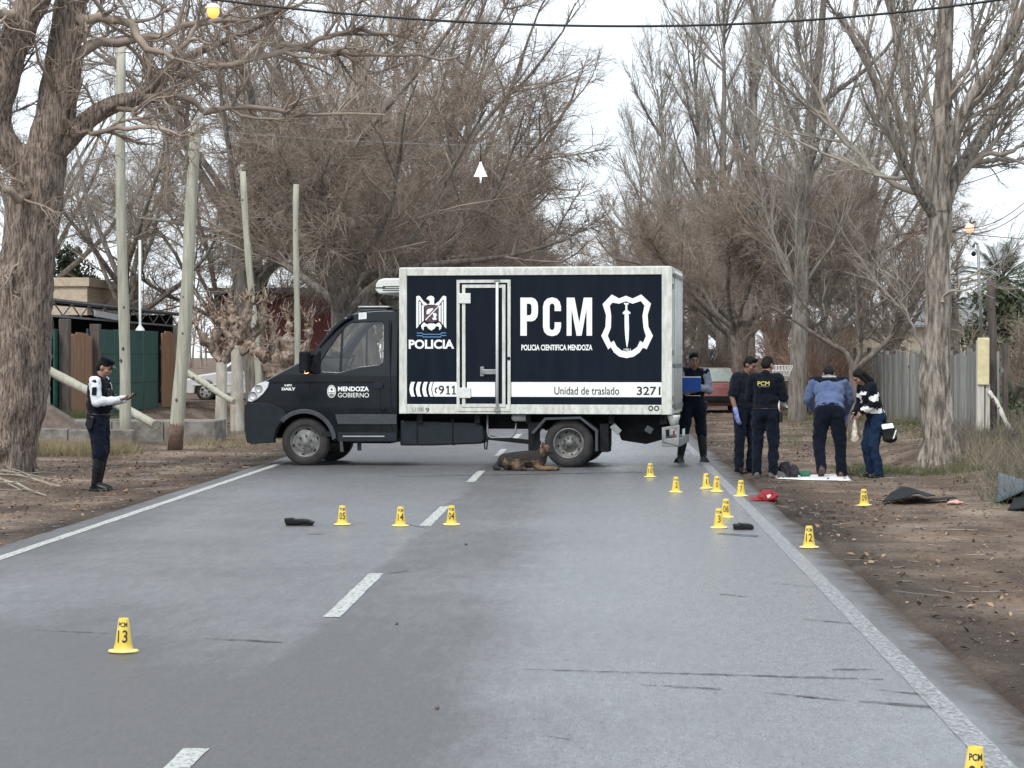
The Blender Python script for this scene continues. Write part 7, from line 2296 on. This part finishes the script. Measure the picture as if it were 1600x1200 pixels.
crumpled('black_panel', 'black curved plastic panel in front of the blue grey panel', 'panel', [(1574, 792), (1640, 798), (1640, 776), (1590, 780)], 27, M['tarp'], lambda x, y: max(0, .14 - abs(x - .05) * .35), 4.0)
g = G(1230, 810)
crumpled('white_litter', 'flat white scrap of litter on the dirt edge of the road', 'litter', [(1224, 811.5), (1237, 811.5), (1236, 808.5), (1227, 808)], 25, M['sheet'], lambda x, y: 0.0, 5.0)
for (px, py, s, lab) in ((728, 852, .018, 'dark pebble on the road below the centre dashes'), (620, 976, .014, 'dark pebble lying right of the long centre dash'), (683, 1108, .014, 'lone dark pebble in the middle foreground of the road'), (1312, 780, .05, 'dark clod on the dirt left of the verge cone'), (1218, 752, .03, 'small dark clod in front of the dropped jacket'), (1214, 781, .03, 'small dark clod right of the red cap'), (1371, 783, .03, 'dark clod just right of the verge cone'), (1234, 782, .03, 'dark clod between the red cap and the verge cone')):
    g = G(px, py)
    o = MB().ell((0, 0, s * .5), (s, s * .8, s * .7), Rz(px), 10, 7).build('clod', M['soil'])
    o.location = (g.x, g.y, 0 if g.x < REDGE and g.x > LEDGE else gz(g.x, g.y))
    tag(o, lab, 'clod')

# pile of cut branches at the foot of the old tree
bpile = thing('branch_pile', 'pile of cut dry branches on the ground at the left edge', 'branch pile', G(20, 755))
_o = Vector(bpile.location)
rng = np.random.default_rng(5)
for k, (p, q_, r) in enumerate((((-60, 722), (92, 757), .022), ((-60, 738), (72, 770), .022), ((-40, 715), (60, 735), .014), ((-60, 745), (50, 748), .016), ((-50, 765), (40, 758), .016), ((-40, 735), (86, 748), .012), ((-30, 772), (66, 766), .012), ((-60, 727), (30, 765), .014), ((-20, 725), (80, 762), .010), ((-60, 752), (90, 742), .010), ((0, 728), (48, 728), .02))):
    a, b = G(*p), G(*q_)
    n = 7
    P_ = []
    for i in range(n + 1):
        w = a.lerp(b, i / n)
        P_.append(Vector((w.x, w.y, gz(w.x, w.y) + .03 + .10 * (1 - i / n) + .012 * (k % 5))) + Vector(rng.normal(size=3) * .012) - _o)
    MB().tube(P_, [r * (1 - .5 * i / n) for i in range(n + 1)], 7).build('branch', M['twig_pale'] if k < 4 else M['twig_grey'], bpile)

# ------------------------------------------------------------------ leaf litter, stones, grass and weeds
rng = np.random.default_rng(101)
def on_verge(n, x0, x1, y0, y1):
    x = rng.uniform(x0, x1, n); y = y0 + (y1 - y0) * rng.random(n) ** 1.2
    keep = (x < LEDGE - .12) | (x > REDGE + .10)
    return x[keep], y[keep]

def litter(name, label, n, s0, s1, m, box, dens=None, lift=.01):
    x, y = on_verge(n, *box)
    if dens is not None:
        k = dens(x, y) > rng.random(len(x))
        x, y = x[k], y[k]
    c = np.stack([x, y, ground_z(x, y) + lift], 1)
    k = len(c)
    d = unit(np.stack([rng.normal(size=k), rng.normal(size=k), rng.normal(size=k) * .25], 1))
    q = unit(np.cross(np.tile([0, 0, 1.], (k, 1)) + rng.normal(size=(k, 3)) * .25, d))
    nn = np.cross(d, q)
    s = rng.uniform(s0, s1, k)[:, None]
    V = np.stack([c - d * s, c + q * s * .5 + nn * s * .25, c + d * s + nn * s * .1, c - q * s * .5 + nn * s * .3], 1).reshape(-1, 3)
    o = raw(name, mesh_np(name, V, np.arange(k * 4).reshape(k, 4), [m], False))
    return tag(o, label, 'leaves', kind='stuff')
M['leaf_tan'] = mat('fallen_leaf_tan', (.16, .09, .045), .85, col2=(.36, .25, .15), vscale=.9)
M['leaf_brown'] = mat('fallen_leaf_brown', (.045, .028, .018), .85, col2=(.13, .08, .05), vscale=1.1)
M['chip'] = mat('pale_stone', (.15, .135, .115), .9, col2=(.34, .31, .27), vscale=2.0)
pn = lambda sx, sy, o_: (lambda x, y: np.clip((fbm(x * sx + o_, y * sy) - .40) * 5, 0, 1))
litter('leaf_litter', 'tan fallen leaves strewn over both dirt verges', 17000, .018, .045, M['leaf_tan'], (-14, 13, 7, 75), pn(.6, .5, 3))
litter('leaf_litter', 'dark brown fallen leaves strewn over both dirt verges', 20000, .018, .045, M['leaf_brown'], (-14, 13, 7, 75), pn(.5, .45, 30))

def stones(name, label, n, s0, s1, m, box, dens=None):
    x, y = on_verge(n, *box)
    if dens is not None:
        k = dens(x, y) > rng.random(len(x)); x, y = x[k], y[k]
    k = len(x)
    base = np.array([[1, 0, 0], [0, 1, 0], [-1, 0, 0], [0, -1, 0], [0, 0, .7], [0, 0, -.5]], float)
    Fb = np.array([[0, 1, 4], [1, 2, 4], [2, 3, 4], [3, 0, 4], [1, 0, 5], [2, 1, 5], [3, 2, 5], [0, 3, 5]])
    s = rng.uniform(s0, s1, k) * rng.uniform(.5, 1, k)
    a = rng.uniform(0, 2 * PI, k)
    V = base[None] * (1 + .3 * rng.normal(size=(k, 6, 1))) * s[:, None, None] * rng.uniform(.6, 1.2, (k, 1, 3))
    ca, sa = np.cos(a)[:, None], np.sin(a)[:, None]
    V = np.stack([V[:, :, 0] * ca - V[:, :, 1] * sa, V[:, :, 0] * sa + V[:, :, 1] * ca, V[:, :, 2]], 2)
    V = V + np.stack([x, y, ground_z(x, y) + s * .1], 1)[:, None]
    Fq = (Fb[None] + (np.arange(k) * 6)[:, None, None]).reshape(-1, 3)
    o = raw(name, mesh_np(name, V.reshape(-1, 3), Fq, [m], False))
    return tag(o, label, 'stones', kind='stuff')
stones('gravel', 'pale pebbles scattered over both dirt verges', 3500, .006, .022, M['chip'], (-9.5, 8, 7, 50), pn(.8, .6, 60))
stones('soil_crumbs', 'dark soil crumbs scattered over both dirt verges', 16000, .010, .035, M['soil'], (-9.5, 8, 7, 50))
stones('edge_gravel', 'loose grit gathered along the asphalt edge', 3500, .005, .014, M['soil'], (1.95, 2.7, 6, 40))

M['grass_dry'] = mat('dry_grass', (.19, .155, .085), .85, col2=(.36, .30, .18), vscale=1.3)
M['grass_green'] = mat('green_grass', (.060, .075, .028), .8, col2=(.14, .155, .065), vscale=1.6)
M['weed'] = mat('grey_weed', (.115, .095, .075), .9, col2=(.25, .215, .17), vscale=1.0)
def blades(name, label, cx, cy, h, m, spread=.06, K=2, width=.0045, lean=.35, per=10, cat='grass'):
    cx, cy = np.asarray(cx), np.asarray(cy)
    n = len(cx) * per
    x = np.repeat(cx, per) + rng.normal(size=n) * spread; y = np.repeat(cy, per) + rng.normal(size=n) * spread
    hh = np.repeat(np.broadcast_to(h, len(cx)), per) * rng.uniform(.45, 1.1, n)
    p = np.stack([x, y, ground_z(x, y) - .02], 1)
    d = np.stack([rng.normal(size=n) * lean, rng.normal(size=n) * lean, np.ones(n)], 1)
    P, R, D = polylines(rng, p, d, hh, np.full(n, width), K, .16, -.12, .3)
    s = Soup(); s.tubes(P, R, 3)
    o = raw(name, s.mesh(name, m))
    return tag(o, label, cat, kind='stuff')
def inpx(n, x0, x1, y0, y1):
    px = rng.uniform(x0, x1, n); py = rng.uniform(y0, y1, n)
    q = [G(a, b, .02) for a, b in zip(px, py)]
    return np.array([v.x for v in q]), np.array([v.y for v in q])
def area(n, x0, x1, y0, y1, dens=None):
    x, y = rng.uniform(x0, x1, n), rng.uniform(y0, y1, n)
    if dens is not None:
        k = dens(x, y) > rng.random(n); x, y = x[k], y[k]
    return x, y
# left: yellow tufts by the channel wall and kerb
x, y = area(420, -11.5, -8.6, 39.6, 41.9)
blades('dry_tufts', 'yellow dry grass tufts along the concrete channel wall', x, y, .30, M['grass_dry'], .07, per=16)
x, y = area(150, -8.9, -6.6, 42.5, 48.0, pn(.9, .9, 12))
blades('dry_tufts', 'dry grass round the feet of the timber poles', x, y, .20, M['grass_dry'], .10, per=14)
x, y = area(260, -11.9, -8.6, 47.7, 51)
blades('green_weeds', 'low green weeds growing behind the concrete kerb', x, y, .32, M['grass_green'], .08, per=14)
x, y = area(160, -9.5, -6.0, 49, 60, pn(.7, .7, 2))
blades('green_weeds', 'sparse green weeds round the pollard trees', x, y, .16, M['grass_green'], .10, per=14)
# right: grey and green weed bank under the peeling tree
def bank(x, y):
    return sstep(4.7, 5.9, x - .10 * (y - 30)) * (.55 + .8 * fbm(x * .9, y * .9))
x, y = area(1700, 4.6, 9.6, 27, 45, bank)
blades('weed_bank', 'grey dry weed thicket on the bank under the peeling tree', x, y, .42 * (.5 + fbm(x * 1.3, y * 1.3)), M['weed'], .09, per=12, width=.0055, lean=.55, K=2)
x, y = area(1200, 4.6, 9.4, 26.5, 44, lambda x, y: bank(x, y) * np.clip((fbm(x * .8 + 40, y * .6) - .42) * 6, 0, 1))
blades('green_weeds', 'green grass patches in the weed bank on the right', x, y, .26, M['grass_green'], .08, per=16)
x, y = area(600, 3.4, 5.6, 33.2, 36.5, lambda x, y: sstep(3.5, 4.6, x) * np.clip((fbm(x * 1.1 + 4, y * .8) - .36) * 5, 0, 1))
blades('green_weeds', 'short green grass behind the white sheet and the woman', x, y, .13, M['grass_green'], .08, per=16)
x, y = area(500, 3.0, 8.0, 44, 66, lambda x, y: sstep(3.0, 5.5, x) * np.clip((fbm(x * .8 + 14, y * .4) - .40) * 5, 0, 1))
blades('green_weeds', 'grass strip along the foot of the grey board fence', x, y, .28, M['grass_green'], .10, per=14)
x, y = area(420, 8.0, 12.5, 42, 60)
blades('weed_bank', 'tall weeds beyond the meter pillar at the right edge', x, y, .6, M['weed'], .15, per=14, lean=.5, width=.006)
# straw stalks standing in the bank
x, y = area(70, 5.4, 9.0, 29, 42)
blades('straw_stalks', 'tall pale straw stalks standing in the weed bank', x, y, .65, M['grass_dry'], .05, per=5, width=.005, lean=.25, K=4)
# twigs strewn on the dirt
n = 900
x, y = on_verge(n, -10, 8.5, 9, 48)
k = len(x)
d = np.stack([rng.normal(size=k), rng.normal(size=k), np.zeros(k)], 1)
P, R, D = polylines(rng, np.stack([x, y, ground_z(x, y) + .008], 1), d, rng.uniform(.08, .45, k), rng.uniform(.002, .006, k), 4, .15, 0, .5)
P[:, :, 2] = ground_z(P[:, :, 0], P[:, :, 1]) + .010
s = Soup(); s.tubes(P, R, 4)
tag(raw('fallen_twigs', s.mesh('fallen_twigs', M['twig_grey'])), 'small dry twigs fallen on both dirt verges', 'twigs', kind='stuff')
